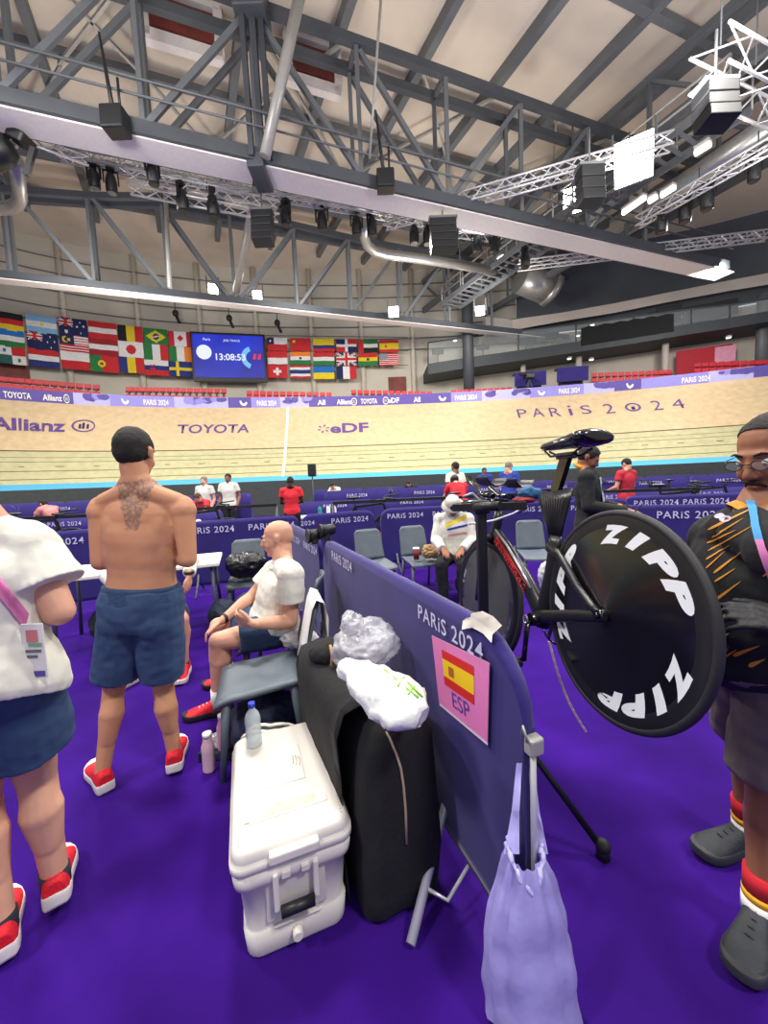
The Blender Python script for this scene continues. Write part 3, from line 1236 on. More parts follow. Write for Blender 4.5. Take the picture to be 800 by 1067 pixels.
# red hatches in pale frames, hanging under the deck
for x0, y0, x1, y1 in ((159, 10, 221, 42), (304, 50, 348, 88)):
    c0 = atz((x0 + x1) / 2, (y0 + y1) / 2, ZC - .9)
    w = (atz(x1, (y0 + y1) / 2, ZC - .9) - atz(x0, (y0 + y1) / 2, ZC - .9)).length
    M2 = frame(c0, TD, (0, 0, 1))
    mb = MB()
    mb.box((0, 0, .1), (w, .2, 1.0), M2)
    k = struct(mb, 'roof_hatch', red_board)
    mb = MB()
    mb.box((0, -.02, .82), (w + .5, .3, .16), M2)
    mb.box((0, -.02, -.75), (w + .5, .3, .4), M2)
    mb.box((-w / 2 - .15, -.02, 0), (.3, .3, 1.6), M2)
    mb.box((w / 2 + .15, -.02, 0), (.3, .3, 1.6), M2)
    mb.build('hatch_frame', panel_white, k)
P_ = at(206, 243, 30)
mb = MB()
mb.box((0, 0, 0), (2.6, .1, .7), frame(P_, TD, (0, 0, 1)))
struct(mb, 'window_3', red_board)
# light pipes hanging in front of the first truss: long slanted one in the middle, thin ones
t = MB()
t.cyl(onplane(313, -8, NN, 12.6), onplane(276, 163, NN, 13.5), .17, seg=12)
struct(t, 'roof_strut', steel_light)
t = MB()
t.cyl(onplane(268, 196, NN, 16.5), onplane(246, 303, NN, 24.4), .2, seg=12)
struct(t, 'roof_strut', steel_light)
t = MB()
t.cyl(onplane(397, -5, NN, 12.2), onplane(385, 165, NN, 13.6), .045, seg=8)
struct(t, 'roof_cable', steel_light)
t = MB()
t.cyl(onplane(172, 195, NN, 24.3), onplane(177, 300, NN, 24.4), .12, seg=8)
struct(t, 'roof_strut', steel_light)
# big pale brace in the right half of the first truss
t = MB()
t.beam(onplane(474, 203, NN, 15.2), onplane(537, 120, NN, 15.2), .4, .3, NN)
struct(t, 'roof_strut', steel_light)
# lower roof mass seen over the right balcony
mb = MB()
mb.box((0, 0, 0), (24, 1.2, 2.6), frame(at(700, 262, 33), (V((1, -.25, 0))), (0, 0, 1)))
struct(mb, 'roof_bulkhead', wall_dark)
# roof trusses at the right side running away from the camera
for s_, z_ in ((17.5, 15.5), (22, 15.0)):
    a = pt(s_, 8, z_)
    mb = MB()
    mb.beam(a, a + RD * 22, .25, .4)
    mb.beam(a + V((0, 0, 2.2)), a + RD * 22 + V((0, 0, 2.2)), .25, .3)
    for k in range(10):
        mb.beam(a + RD * (2.2 * k), a + RD * (2.2 * k + (2.2 if k % 2 else 0)) + V((0, 0, 2.2)), .14, .14)
    struct(mb, 'roof_girder', steel)

# ------------------------------------------------------------------ catwalk
ca = onplane(800, 98, V((0, 1, 0)), 15.5)
A = V(at(470, 318, 27.5))
HZ = A.z
B0 = atz(566, 250, HZ)
dirc = (B0 - A).normalized()
END = atz(772, 105, HZ)
W2 = V((dirc.y, -dirc.x, 0)) * .75
if W2.x < 0:
    W2 = -W2
cw = thing('catwalk', 'long grey steel catwalk running under the roof towards the bright floodlights', 'catwalk', (A + END) / 2)
dirc = (END - A).normalized()
Lc = (END - A).length
W2 = V((-dirc.y, dirc.x, 0)) * .75
for sg in (-1, 1):
    mb = MB()
    mb.beam(A + W2 * sg, END + W2 * sg, .1, .3)
    mb.build('side_beam', steel, cw)
    mb = MB()
    for h in (.6, 1.1):
        mb.tube([A + W2 * sg + V((0, 0, h)), END + W2 * sg + V((0, 0, h))], .04, 6)
    n = int(Lc / 2)
    for k in range(n + 1):
        q = A + dirc * (Lc * k / n) + W2 * sg
        mb.cyl(q, q + V((0, 0, 1.1)), .035, seg=6)
    mb.build('guard_rail', steel_light, cw)
mb = MB()
n = int(Lc / .5)
for k in range(n):
    q = A + dirc * (Lc * k / n)
    mb.beam(q - W2, q + W2, .12, .06)
mb.build('grating', steel, cw)
for k in range(0, int(Lc / 4)):
    q = A + dirc * (4 * k + 2)
    mb = MB()
    mb.cyl(q - W2, q - W2 + V((0, 0, 3.6)), .05, seg=6)
    mb.build('hanger', steel, cw)


# ------------------------------------------------------------------ aluminium lighting trusses
def light_truss(a, b, w, label, hang=1.5):
    a, b = V(a), V(b)
    t = thing('lighting_truss', label, 'lighting truss', (a + b) / 2)
    d = (b - a)
    L = d.length
    M2 = frame(a, d, (0, 0, 1))
    mb = MB()
    cs = [(y, z) for y in (-w / 2, w / 2) for z in (-w / 2, w / 2)]
    for y, z in cs:
        mb.cyl(M2 @ V((0, y, z)), M2 @ V((L, y, z)), .04, seg=6)
    mb.build('main_tube', alu, t)
    mb = MB()
    n = max(2, int(L / w))
    for k in range(n):
        x0, x1 = L * k / n, L * (k + 1) / n
        q = [(-w / 2, -w / 2), (w / 2, -w / 2), (w / 2, w / 2), (-w / 2, w / 2)]
        for i in range(4):
            p0, p1 = q[i], q[(i + 1) % 4]
            if k % 2:
                p0, p1 = p1, p0
            mb.cyl(M2 @ V((x0, *p0)), M2 @ V((x1, *p1)), .022, seg=5, cap=False)
    mb.build('lattice', alu, t)
    for f in (.12, .5, .88):
        mb = MB()
        q = M2 @ V((L * f, 0, w / 2))
        mb.cyl(q, q + V((0, 0, hang)), .02, seg=5)
        mb.build('hanging_cable', steel_dark, t)
    return t


def tr(x0, y0, x1, y1, z, w, lab, hang=1.5):
    return light_truss(atz(x0, y0, z), atz(x1, y1, z), w, lab, hang)


tr(133, 189, 290, 220, 12.2, .5, 'short bright aluminium lighting truss under the left half of the big truss', .3)
tr(-5, 122, 92, 160, 12.4, .45, 'aluminium lighting truss at the top left edge holding the big dark spotlight', .5)
tr(60, 160, 470, 236, 13.2, .3, 'long thin aluminium lighting truss behind the big white soffit', 1.0)
tr(440, 234, 520, 245, 13.2, .45, 'short aluminium lighting truss right of the round spotlights', .6)
tr(400, 232, 700, 147, 12.6, .4, 'aluminium lighting truss rising towards the brightest floodlight', .5)
tr(540, 277, 800, 245, 12.4, .35, 'thin aluminium lighting truss passing under the right end of the soffit', .4)
tr(664, 232, 812, 146, 12.0, .35, 'aluminium lighting truss at the right with round spotlights under it', .5)
tr(738, 62, 830, 108, 11.0, .8, 'wide bright aluminium lighting truss at the top right edge', 2.5)


# ------------------------------------------------------------------ stage lamps and loudspeakers
def stage_lamp_proto():
    t = thing('stage_spotlight', '', 'spotlight')
    mb = MB()
    mb.loft([[V((cos(q) * r, sin(q) * r, z)) for q in (2 * pi * k / 14 for k in range(14))] for z, r in ((-.75, .16), (-.7, .2), (-.35, .21), (-.1, .16), (0, .1))], True, True)
    mb.build('lamp_head', black_plastic, t)
    mb = MB()
    mb.beam((-.25, 0, -.4), (-.25, 0, .05), .05, .08)
    mb.beam((.25, 0, -.4), (.25, 0, .05), .05, .08)
    mb.beam((-.27, 0, .05), (.27, 0, .05), .1, .08)
    mb.box((0, 0, .14), (.3, .22, .14), bev=.03)
    mb.build('yoke', black_plastic, t)
    return t


SL = stage_lamp_proto()
lamps = [(97, 176, 12.9), (115, 181, 12.9), (158, 170, 12.2), (189, 197, 12.2), (221, 203, 12.2), (297, 214, 12.8), (335, 220, 13.0), (371, 226, 13.0), (387, 227, 13.0),
         (431, 235, 13.0), (445, 236, 13.0), (472, 240, 13.0), (497, 245, 13.0), (515, 246, 13.0), (547, 262, 12.4), (689, 222, 12.0), (714, 210, 12.0), (737, 196, 12.0), (786, 168, 12.0)]
names_l = 'first second third fourth fifth sixth seventh eighth ninth tenth eleventh twelfth thirteenth fourteenth fifteenth sixteenth seventeenth eighteenth nineteenth'.split()
for i, (x, y, z) in enumerate(lamps):
    o = SL if i == 0 else copy_tree(SL)
    q = atz(x, y, z)
    o.location = q
    sc = 1.0 if y > 190 else .85
    o.scale = (sc * 1.05, sc * 1.05, sc * 1.05)
    o.rotation_euler = (0, 0, .5 * i)
    o['label'] = 'black stage spotlight hanging under a lighting truss, %s from the left of its row' % names_l[i]
    o['group'] = 'stage spotlights hanging from the lighting trusses'

# the big dark spotlight at the left edge
q = atz(24, 140, 12.0)
t = thing('moving_head_light', 'large dark moving head light at the far upper left under the truss', 'spotlight', q)
M2 = Matrix.Translation(q) @ Matrix.Rotation(.5, 4, 'Y')
mb = MB()
mb.box((0, 0, -.15), (.5, .5, .3), M2, bev=.06)
mb.build('base', black_plastic, t)
mb = MB()
mb.loft([[M2 @ Matrix.Rotation(.7, 4, 'Y') @ V((cos(k * pi / 8) * r + .1, sin(k * pi / 8) * r, z)) for k in range(16)] for z, r in ((-1.25, .3), (-1.2, .42), (-.75, .42), (-.5, .3), (-.45, .15))], True, True)
mb.build('lamp_head', black_plastic, t)
mb = MB()
mb.loft([[M2 @ Matrix.Rotation(.7, 4, 'Y') @ V((cos(k * pi / 8) * r + .1, sin(k * pi / 8) * r, z)) for k in range(16)] for z, r in ((-1.28, .01), (-1.255, .3))], True, False)
mb.build('lens', mat('bluish_lens', (50, 70, 90), .1), t)
for sg in (-1, 1):
    mb = MB()
    mb.beam(M2 @ V((sg * .42, 0, -.2)), M2 @ V((sg * .5, 0, -1.0)), .1, .16, (1, 0, 0))
    mb.build('yoke_arm', black_plastic, t)


def line_array(x, y0, y1, z, w, lab, n=4, tilt=.0):
    a = atz(x, y0, z)
    Y = a.y
    b = at(x, y1, Y)
    t = thing('line_array_speaker', lab, 'loudspeaker', a)
    H = (a.z - b.z)
    for k in range(n):
        zc = a.z - H * (k + .5) / n
        mb = MB()
        M3 = Matrix.Translation((a.x + tilt * k, a.y - .05 * k * k / n, zc)) @ Matrix.Rotation(-.06 * k, 4, 'X')
        mb.box((0, 0, 0), (w, .5, H / n * .94), M3, bev=.03)
        mb.build('speaker_cabinet', black_plastic, t)
    mb = MB()
    mb.box(a + V((0, 0, .05)), (w * 1.1, .4, .08))
    mb.cyl(a, a + V((0, 0, 1.2)), .03, seg=6)
    mb.build('rigging_frame', steel, t)
    return t


line_array(273, 222, 256, 11.6, .75, 'dark line array loudspeaker hanging under the central truss node', 4)
line_array(461, 230, 264, 11.6, 1.0, 'tall dark line array loudspeaker hanging at the middle of the big soffit', 4)
line_array(614, 176, 215, 11.3, .75, 'tall dark loudspeaker between the two right floodlights', 3)
line_array(745, 92, 134, 10.0, .7, 'dark loudspeaker array beside the wide truss at top right', 3)
# loudspeaker boxes with antennas standing on the big truss
for x, y, lab in ((122, 131, 'black antenna box with a tall aerial on the left part of the truss'), (402, 190, 'black antenna box on the middle of the big truss')):
    q = onplane(x, y + 10, NN, 13.5)
    t = thing('antenna_box', lab, 'antenna box', q)
    mb = MB()
    mb.box(q + V((0, 0, .35)), (.62, .5, .62), bev=.05)
    mb.build('box_body', black_plastic, t)
    mb = MB()
    mb.cyl(q + V((-.05, 0, .6)), q + V((-.25, 0, 2.7)), .07, .03, seg=6)
    mb.cyl(q + V((.15, 0, .8)), q + V((.15, 0, 1.5)), .04, seg=6)
    mb.build('aerial', black_plastic, t)


# ------------------------------------------------------------------ floodlights
def floodlight(x, y, Y, w, h, lab, power=0, aim=None, st=14.0, bodyc=True):
    q = at(x, y, Y)
    d = (V(aim) if aim else EYE) - q
    t = thing('floodlight', lab, 'floodlight', q)
    M3 = frame(q, V((-d.y, d.x, 0)), (0, 0, 1))
    # local: x across, y: away from the aim, z up ; pitch towards the aim
    sgn = 1 if (M3.to_3x3() @ V((0, 1, 0))).dot(d) < 0 else -1
    pitch = atan2(abs(d.z), hypot(d.x, d.y)) * .8
    M3 = M3 @ Matrix.Rotation(sgn * pitch, 4, 'X')
    mb = MB()
    mb.box((0, sgn * .16, 0), (w + .08, .3, h + .08), M3, bev=.04)
    mb.build('housing', steel_dark, t)
    mb = MB()
    mb.box((0, -sgn * .02, 0), (w, .04, h), M3, bev=.01)
    mb.build('lamp_face', emat('lamp_face_%d' % int(st), (255, 250, 238), st), t)
    for sg in (-1, 1):
        mb = MB()
        mb.beam(M3 @ V((sg * (w / 2 + .08), sgn * .1, 0)), M3 @ V((sg * (w / 2 + .08), sgn * .1, 0)) + V((0, 0, h * .5 + .5)), .06, .06)
        mb.build('bracket', steel, t)
    return t


floodlight(660, 167, 14.6, 1.15, 1.3, 'very bright large floodlight, the brightest lamp, at the upper right', st=30)
floodlight(597, 209, 19, .8, 1.0, 'bright square floodlight left of the tall dark loudspeaker', st=20)
for x, y, w, lab in ((222, 301, .55, 'bright round floodlight left of the slanted pipe foot above the flags'), (268, 308, .55, 'bright round floodlight right of the slanted pipe foot above the flags'),
                     (410, 325, .6, 'bright floodlight above the right group of flags'), (500, 324, .55, 'bright floodlight beside the steel column at the catwalk end'),
                     (521, 267, .35, 'small bright floodlight under the short lighting truss')):
    floodlight(x, y, 25.5, w, w, lab, st=14)
for x0, y0, x1, y1, z, lab in ((649, 222, 672, 206, 12.0, 'lit linear lamp along the catwalk under the brightest floodlight'), (676, 210, 684, 205, 12.0, 'short lit linear lamp beside the longer one on the catwalk'),
                               (689, 204, 703, 195, 12.0, 'lit linear lamp above the catwalk to the right'), (482, 237, 504, 242, 13.0, 'lit linear lamp on the short lighting truss'),
                               (724, 160, 740, 150, 12.0, 'lit lamp on the catwalk near the wide truss')):
    a, b = atz(x0, y0, z), atz(x1, y1, z)
    t = thing('linear_lamp', lab, 'lamp', (a + b) / 2)
    mb = MB()
    mb.cyl(a, b, .1, seg=8)
    mb.build('tube_lamp', lamp_soft, t)
    mb = MB()
    mb.beam(a + V((0, 0, .13)), b + V((0, 0, .13)), .25, .08)
    mb.build('lamp_housing', steel_light, t)

# ------------------------------------------------------------------ air ducts
mb = MB()
pts = [atz(-30, 218, 12.6), atz(8, 217, 12.6), atz(17, 214, 12.6), atz(21, 206, 12.6), atz(20, 196, 12.6) + V((0, 0, .1)), atz(17, 178, 12.6) + V((0, 0, .4))]
mb.tube(pts, .22, 14)
single(mb, 'air_duct', 'silver duct with an elbow at the left edge under the big truss', 'duct', duct_metal)
mb = MB()
pts = [atz(379, 232, 13.4), atz(379, 245, 13.4), atz(382, 255, 13.4), atz(390, 262, 13.4), atz(402, 265, 13.4), atz(440, 270, 13.4), atz(516, 282, 13.4)]
mb.tube(pts, .24, 14)
single(mb, 'air_duct', 'long silver duct with an elbow behind the middle of the big truss', 'duct', duct_metal)
mb = MB()
mb.tube([atz(640, 236, 14.2), atz(725, 183, 14.2), atz(830, 112, 14.2)], .42, 16)
single(mb, 'air_duct', 'thick silver duct running beside the catwalk at the upper right', 'duct', duct_metal)
mb = MB()
q = at(560, 294, 28)
mb.cyl(q + V((-1.2, 0, .35)), q + V((1.2, .6, -.35)), 1.0, seg=24)
mb.cyl(q + V((.9, .5, -.2)), q + V((1.3, .62, -.4)), 1.08, seg=24)
single(mb, 'air_duct', 'short fat silver duct end above the left end of the balcony', 'duct', duct_metal)
# hooks / lamps on the wall above the flags
for x, y in ((183, 330), (239, 335), (289, 340), (44, 285)):
    q = at(x, y, 30)
    mb = MB()
    mb.sphere(q + V((0, 0, .25)), (.22, .2, .25))
    mb.tube([q + V((0, 0, .3)), q + V((.1, 0, -.1)), q + V((.25, 0, -.45))], .11, 8)
    mb.cyl(q + V((0, 0, .3)), q + V((0, .0, 1.1)), .03, seg=6)
    single(mb, 'wall_speaker', 'small curved black loudspeaker hung above the flags', 'loudspeaker', black_plastic, 'small black loudspeakers above the flags')
# cordon of hooks with the flag rails
for x0, x1, yy in ((272, 425, (350.5, 364.5, 379.5)), (-10, 200, ())):
    for y in yy:
        mb = MB()
        mb.tube([wall_px(x0 + (x1 - x0) * k / 8, y + (x0 + (x1 - x0) * k / 8 - 350) * .012, WOFF - .8)[0] for k in range(9)], .025, 5)
        struct(mb, 'flag_rail', steel_dark)

# ================================================================== people
def skin(name, rgb):
    return mat(name, rgb, 0.5, vary=0.05, scale=9, bump=0.05, bscale=220, spec=0.35)


skin_tan = skin('tanned_skin', (190, 138, 106))
skin_pale = skin('pale_skin', (214, 160, 134))
skin_brown = skin('brown_skin', (146, 96, 70))
skin_dark = skin('dark_skin', (74, 46, 34))
hair_black = mat('black_hair', (20, 17, 16), 0.75, vary=0.2, scale=60, bump=0.5, bscale=260)
hair_grey = mat('grey_hair', (120, 110, 100), 0.8, vary=0.2, scale=60)
stubble = mat('cropped_hair', (176, 134, 112), 0.7, vary=0.1, scale=40)
tee_white = mat('white_shirt', (218, 216, 204), 0.9, vary=0.03, scale=5, bump=0.2, bscale=25)
short_navy = mat('slate_blue_shorts', (48, 72, 108), 0.85, vary=0.08, scale=5, bump=0.25, bscale=22)
shoe_red = mat('red_shoe_mesh', (216, 22, 40), 0.7, vary=0.1, scale=30, bump=0.3, bscale=180)
sole_white = mat('white_sole', (222, 216, 212), 0.6, vary=0.04)
sock_dark = mat('dark_sock', (34, 36, 52), 0.9, vary=0.1)
sock_white = mat('white_sock', (226, 222, 220), 0.9, vary=0.05)
black_fabric = mat('black_jersey', (22, 23, 26), 0.85, vary=0.15, scale=8, bump=0.2, bscale=30)
orange_print = mat('orange_print', (222, 146, 44), 0.8, vary=0.08)
grey_shorts = mat('taupe_grey_shorts', (112, 100, 98), 0.9, vary=0.08, scale=6, bump=0.3, bscale=24)
eye_mat = mat('eye_white', (226, 222, 214), 0.2, vary=0)
iris_mat = mat('dark_iris', (32, 22, 16), 0.2, vary=0)
lip_mat = mat('lips', (150, 84, 74), 0.5, vary=0.05)


def remesh(mb, voxel, smooth=6, fac=.5):
    me = bpy.data.meshes.new('raw')
    mb.bm.to_mesh(me)
    mb.bm.free()
    o = bpy.data.objects.new('raw', me)
    COL.objects.link(o)
    r = o.modifiers.new('r', 'REMESH')
    r.mode = 'VOXEL'
    r.voxel_size = voxel
    r.use_smooth_shade = True
    if smooth:
        s = o.modifiers.new('s', 'SMOOTH')
        s.factor = fac
        s.iterations = smooth
    dg = bpy.context.evaluated_depsgraph_get()
    out = bpy.data.meshes.new_from_object(o.evaluated_get(dg))
    bpy.data.objects.remove(o)
    m2 = MB()
    m2.bm.from_mesh(out)
    for f in m2.bm.faces:
        f.smooth = True
        f.material_index = 0
    return m2


def caps(mb, a, b, ra, rb, seg=14):
    """tapered limb piece with round ends"""
    a, b = V(a), V(b)
    if (b - a).length > 1e-5:
        mb.cyl(a, b, ra, rb, seg)
    mb.sphere(a, ra, seg=seg, rings=8)
    mb.sphere(b, rb, seg=seg, rings=8)
    return mb


def ellring(c, rx, ry, X, Y, n=24, p=2.3):
    out = []
    for k in range(n):
        t = 2 * pi * k / n
        cx, sy = cos(t), sin(t)
        out.append(c + X * rx * math.copysign(abs(cx) ** (2 / p), cx) + Y * ry * math.copysign(abs(sy) ** (2 / p), sy))
    return out


class Person:
    def __init__(s, name_label, J, skinm, build=1.0, belly=0.0, voxel=.008, group=None, loc=None, hand=True, hs=1.0, chest=1.0):
        s.J = {k: V(v) for k, v in J.items()}
        J = s.J
        s.hs = hs
        s.k = build
        s.belly = belly
        s.vox = voxel
        s.skin = skinm
        s.chest = chest
        base = loc or V(((J['anL'] + J['anR']) / 2).xy.to_tuple() + (min(J['anL'].z, J['anR'].z) - .08,))
        s.root = thing('person', name_label, 'person', base, group=group)
        s.hip = (J['hipL'] + J['hipR']) / 2
        s.sh = (J['shL'] + J['shR']) / 2
        s.up = (s.sh - s.hip).normalized()
        s.rt = (J['shR'] - J['shL']).normalized()
        s.rt = (s.rt - s.up * s.rt.dot(s.up)).normalized()
        s.fw = s.up.cross(s.rt)
        s.hrt = (J['hipR'] - J['hipL']).normalized()
        # head frame
        f = J['face'].normalized()
        u = J.get('hup', V((0, 0, 1)))
        u = (u - f * u.dot(f)).normalized()
        r = f.cross(u)
        s.HM = Matrix((r, f, u)).transposed()
        s.body_mb = MB()

    def hp(s, x, y, z):
        return s.J['head'] + s.HM @ (V((x, y, z)) * s.hs)

    def torso(s, mb, inf=0.0, t0=-.08, t1=1.0, flare=0.0, shoulder=True, n=14):
        J = s.J
        L = (s.sh - s.hip).length
        sw = (J['shR'] - J['shL']).length / 2
        k = s.k
        prof = [(-.10, .150, .095, 0), (0, .168, .110, 0), (.14, .170, .112, 0), (.30, .150, .100, .2), (.42, .142, .096, .6), (.58, .155, .105, .6),
                (.75, .172, .112, .2), (.88, .172, .100, 0), (.97, .158, .082, 0), (1.03, .12, .062, 0)]

        def sec(t):
            for a, b in zip(prof[:-1], prof[1:]):
                if t <= b[0]:
                    q = max(0, (t - a[0]) / (b[0] - a[0]))
                    q = q * q * (3 - 2 * q)
                    return [a[i] + (b[i] - a[i]) * q for i in range(4)]
            return list(prof[-1])
        rings = []
        for i in range(n + 1):
            t = t0 + (t1 + .03 - t0) * i / n
            _, w, d, _b = sec(t)
            bl = s.belly * max(0, 1 - ((t - .3) / .42) ** 2)
            w2 = w * k * (sw / .18) ** .6 * (1 + bl * .6) + inf
            d2 = d * k * s.chest * (1 + bl) + inf
            if t < .3:
                w2 += flare * (.3 - t)
                d2 += flare * (.3 - t)
            X = s.hrt.lerp(s.rt, max(0, min(1, t * 1.6))).normalized()
            Y = s.up.cross(X).normalized()
            c = s.hip + s.up * (L * t) + Y * (bl * d * .75)
            rings.append(ellring(c, w2, d2, X, Y))
        mb.loft(rings, True, True)
        if shoulder:
            # sloping shoulders
            nb = s.sh + s.up * .055
            for q in ('shL', 'shR'):
                caps(mb, s.sh.lerp(J[q], .25) + s.up * .035, J[q] + s.up * .0, .058 * k + inf, .052 * k + inf)
        return mb

    def arm(s, mb, side, inf=0.0, upto=1.0):
        J = s.J
        sh, el, wr = J['sh' + side], J['el' + side], J['wr' + side]
        k = s.k
        mb.sphere(sh + (el - sh) * .08, (.062 * k + inf,) * 3)
        caps(mb, sh, sh.lerp(el, .5), .056 * k + inf, .049 * k + inf)
        caps(mb, sh.lerp(el, .4), el, .050 * k + inf, .039 * k + inf)
        caps(mb, el, el.lerp(wr, .3), .039 * k + inf, .043 * k + inf)
        caps(mb, el.lerp(wr, .3), wr, .043 * k + inf, .026 * k + inf)

    def leg(s, mb, side, inf=0.0):
        J = s.J
        h, kn, an = J['hip' + side], J['kn' + side], J['an' + side]
        k = s.k
        caps(mb, h, h.lerp(kn, .5), .090 * k + inf, .074 * k + inf)
        caps(mb, h.lerp(kn, .5), kn, .074 * k + inf, .052 * k + inf)
        mid = kn.lerp(an, .3)
        back = J['toe' + side] * -1
        sh = (an - kn).normalized()
        back = (back - sh * back.dot(sh)).normalized()
        caps(mb, kn, mid, .050 * k + inf, .048 * k + inf)
        caps(mb, kn.lerp(an, .12) + back * .014, mid + back * .02, .044 * k, .056 * k)
        caps(mb, mid + back * .018, kn.lerp(an, .62) + back * .008, .056 * k + inf, .040 * k + inf)
        caps(mb, mid, an, .044 * k + inf, .034 * k + inf)
        # ankle to foot
        t = V(J['toe' + side])
        t.z = 0
        t.normalize()
        g = V((an.x, an.y, an.z - .045))
        caps(mb, an, g - t * .03, .033 * k, .032)
        caps(mb, g, g + t * .12 - V((0, 0, .005)), .034, .026)

    def handp(s, mb, side, d, palm, curl=.5, sc=1.0, thumb=None):
        """d: direction of the fingers, palm: where the palm looks"""
        w = s.J['wr' + side]
        d = V(d).normalized()
        p = V(palm)
        p = (p - d * p.dot(d)).normalized()
        sd = d.cross(p)
        if thumb is not None and sd.dot(V(thumb)) < 0:
            sd = -sd
        caps(mb, w - d * .02, w + d * .02, .024 * sc, .024 * sc)
        for i in range(4):
            o = (i - 1.5) * .0205 * sc
            k0 = w + d * .01 - sd * o * .55
            k1 = w + d * (.088 - abs(i - 1.2) * .005) * sc - sd * o
            caps(mb, k0, k1, .0135 * sc, .0115 * sc, 8)
            L = (.044, .048, .045, .036)[i] * sc
            q, dd = k1, d
            for j in range(3):
                a = curl * (1.0 if j else .8)
                dd = (dd * cos(a) + p * sin(a)).normalized()
                p2 = (p - dd * p.dot(dd))
                e = q + dd * L * (1, .62, .5)[j] - sd * (i - 1.5) * .0022
                caps(mb, q, e, (.0098 - j * .0011) * sc, (.0092 - j * .0012) * sc, 8)
                q = e
        b = w + d * .022 + sd * .02 * sc
        c = b + (d * .75 + sd * .62 + p * .15).normalized() * .045 * sc
        e = c + (d * .95 + sd * .25 + p * .3).normalized() * .032 * sc
        f = e + (d * .95 + p * .4).normalized() * .024 * sc
        caps(mb, b, c, .015 * sc, .0125 * sc, 8)
        caps(mb, c, e, .0120 * sc, .0105 * sc, 8)
        caps(mb, e, f, .0105 * sc, .0085 * sc, 8)

    def head(s, mb, detail=True):
        H, h = s.HM, s.hs
        E = lambda c, r: mb.sphere(s.hp(*c), tuple(q * h for q in r), H)
        E((0, -.014, .036), (.076, .096, .082))
        E((0, -.045, .012), (.066, .062, .068))
        E((0, .02, -.012), (.066, .076, .075))
        E((0, .022, -.052), (.056, .064, .062))
        E((0, .04, -.088), (.036, .042, .028))
        E((0, .072, -.098), (.018, .015, .015))
        if detail:
            E((0, .078, .026), (.046, .016, .012))
            E((.036, .062, -.032), (.022, .022, .024))
            E((-.036, .062, -.032), (.022, .022, .024))
            caps(mb, s.hp(0, .088, .016), s.hp(0, .108, -.026), .008 * h, .0125 * h, 8)
            E((.012, .096, -.032), (.009, .011, .008))
            E((-.012, .096, -.032), (.009, .011, .008))
            E((0, .084, -.056), (.022, .012, .006))
            E((0, .083, -.068), (.020, .012, .007))
        for q in (-1, 1):
            E((q * .078, -.008, .004), (.009, .019, .030))
            E((q * .080, -.012, .016), (.011, .017, .016))
        nb = s.sh + s.up * .02
        caps(mb, nb, s.hp(0, -.022, -.055), .062 * s.k * h, .055 * s.k * h)
        for q in ('shL', 'shR'):
            caps(mb, s.sh.lerp(s.J[q], .72) + s.up * .022, s.hp(0, -.03, -.08).lerp(nb, .25), .036 * s.k, .052 * s.k)

    def face_parts(s, brow=None, lips=True):
        for q in (-1, 1):
            mb = MB()
            mb.use(eye_mat)
            c = s.hp(q * .031, .0755, .005)
            mb.sphere(c, .0125 * s.hs, s.HM, 12, 8)
            mb.use(iris_mat)
            mb.sphere(s.hp(q * .031, .0832, .0005), .0062 * s.hs, s.HM, 10, 6)
            mb.build('eye', None, s.root)
            if brow:
                mb = MB()
                mb.tube([s.hp(q * .014, .0925, .027), s.hp(q * .032, .091, .033), s.hp(q * .052, .078, .027)], .0035 * s.hs, 6, [.0028, .0036, .002])
                mb.build('eyebrow', brow, s.root)
        if lips:
            mb = MB()
            mb.tube([s.hp(-.021, .089, -.062), s.hp(-.008, .0965, -.0605), s.hp(.008, .0965, -.0605), s.hp(.021, .089, -.062)], .004, 6, [.002, .005, .005, .002])
            mb.build('lips', lip_mat, s.root)

    def hair(s, m, th=.007, front=.05, nape=-.055, name='hair', cut=.55, seed=1.0, bump=.002, fz=.045):
        mb = MB()
        H, h = s.HM, s.hs
        mb.sphere(s.hp(0, -.014, .036 + th * .2), ((.076 + th * .35) * h, (.096 + th) * h, (.082 + th * 1.4) * h), H, 32, 20)
        mb.sphere(s.hp(0, -.045, .012), tuple((q + th * .6) * h for q in (.066, .062, .068)), H, 24, 16)
        mb = remesh(mb, .006, 3)
        for co, no in ((s.hp(0, front, fz), H @ V((0, 1, -cut))), (s.hp(0, 0, nape), H @ V((0, .25, -1))), (s.hp(0, .02, .0), H @ V((0, .8, -1.0)))):
            g = mb.bm.verts[:] + mb.bm.edges[:] + mb.bm.faces[:]
            bmesh.ops.bisect_plane(mb.bm, geom=g, plane_co=co, plane_no=no.normalized(), clear_outer=True)
        es = [e for e in mb.bm.edges if e.is_boundary]
        if es:
            bmesh.ops.holes_fill(mb.bm, edges=es, sides=0)
        wobble(mb.bm, bump, 90, seed)
        wobble(mb.bm, bump * 1.2, 30, seed)
        return mb.build(name, m, s.root)

    def finish_body(s, name='body', smooth=5, m=None):
        mb = remesh(s.body_mb, s.vox, smooth)
        o = mb.build(name, m or s.skin, s.root)
        s.body = o
        return o

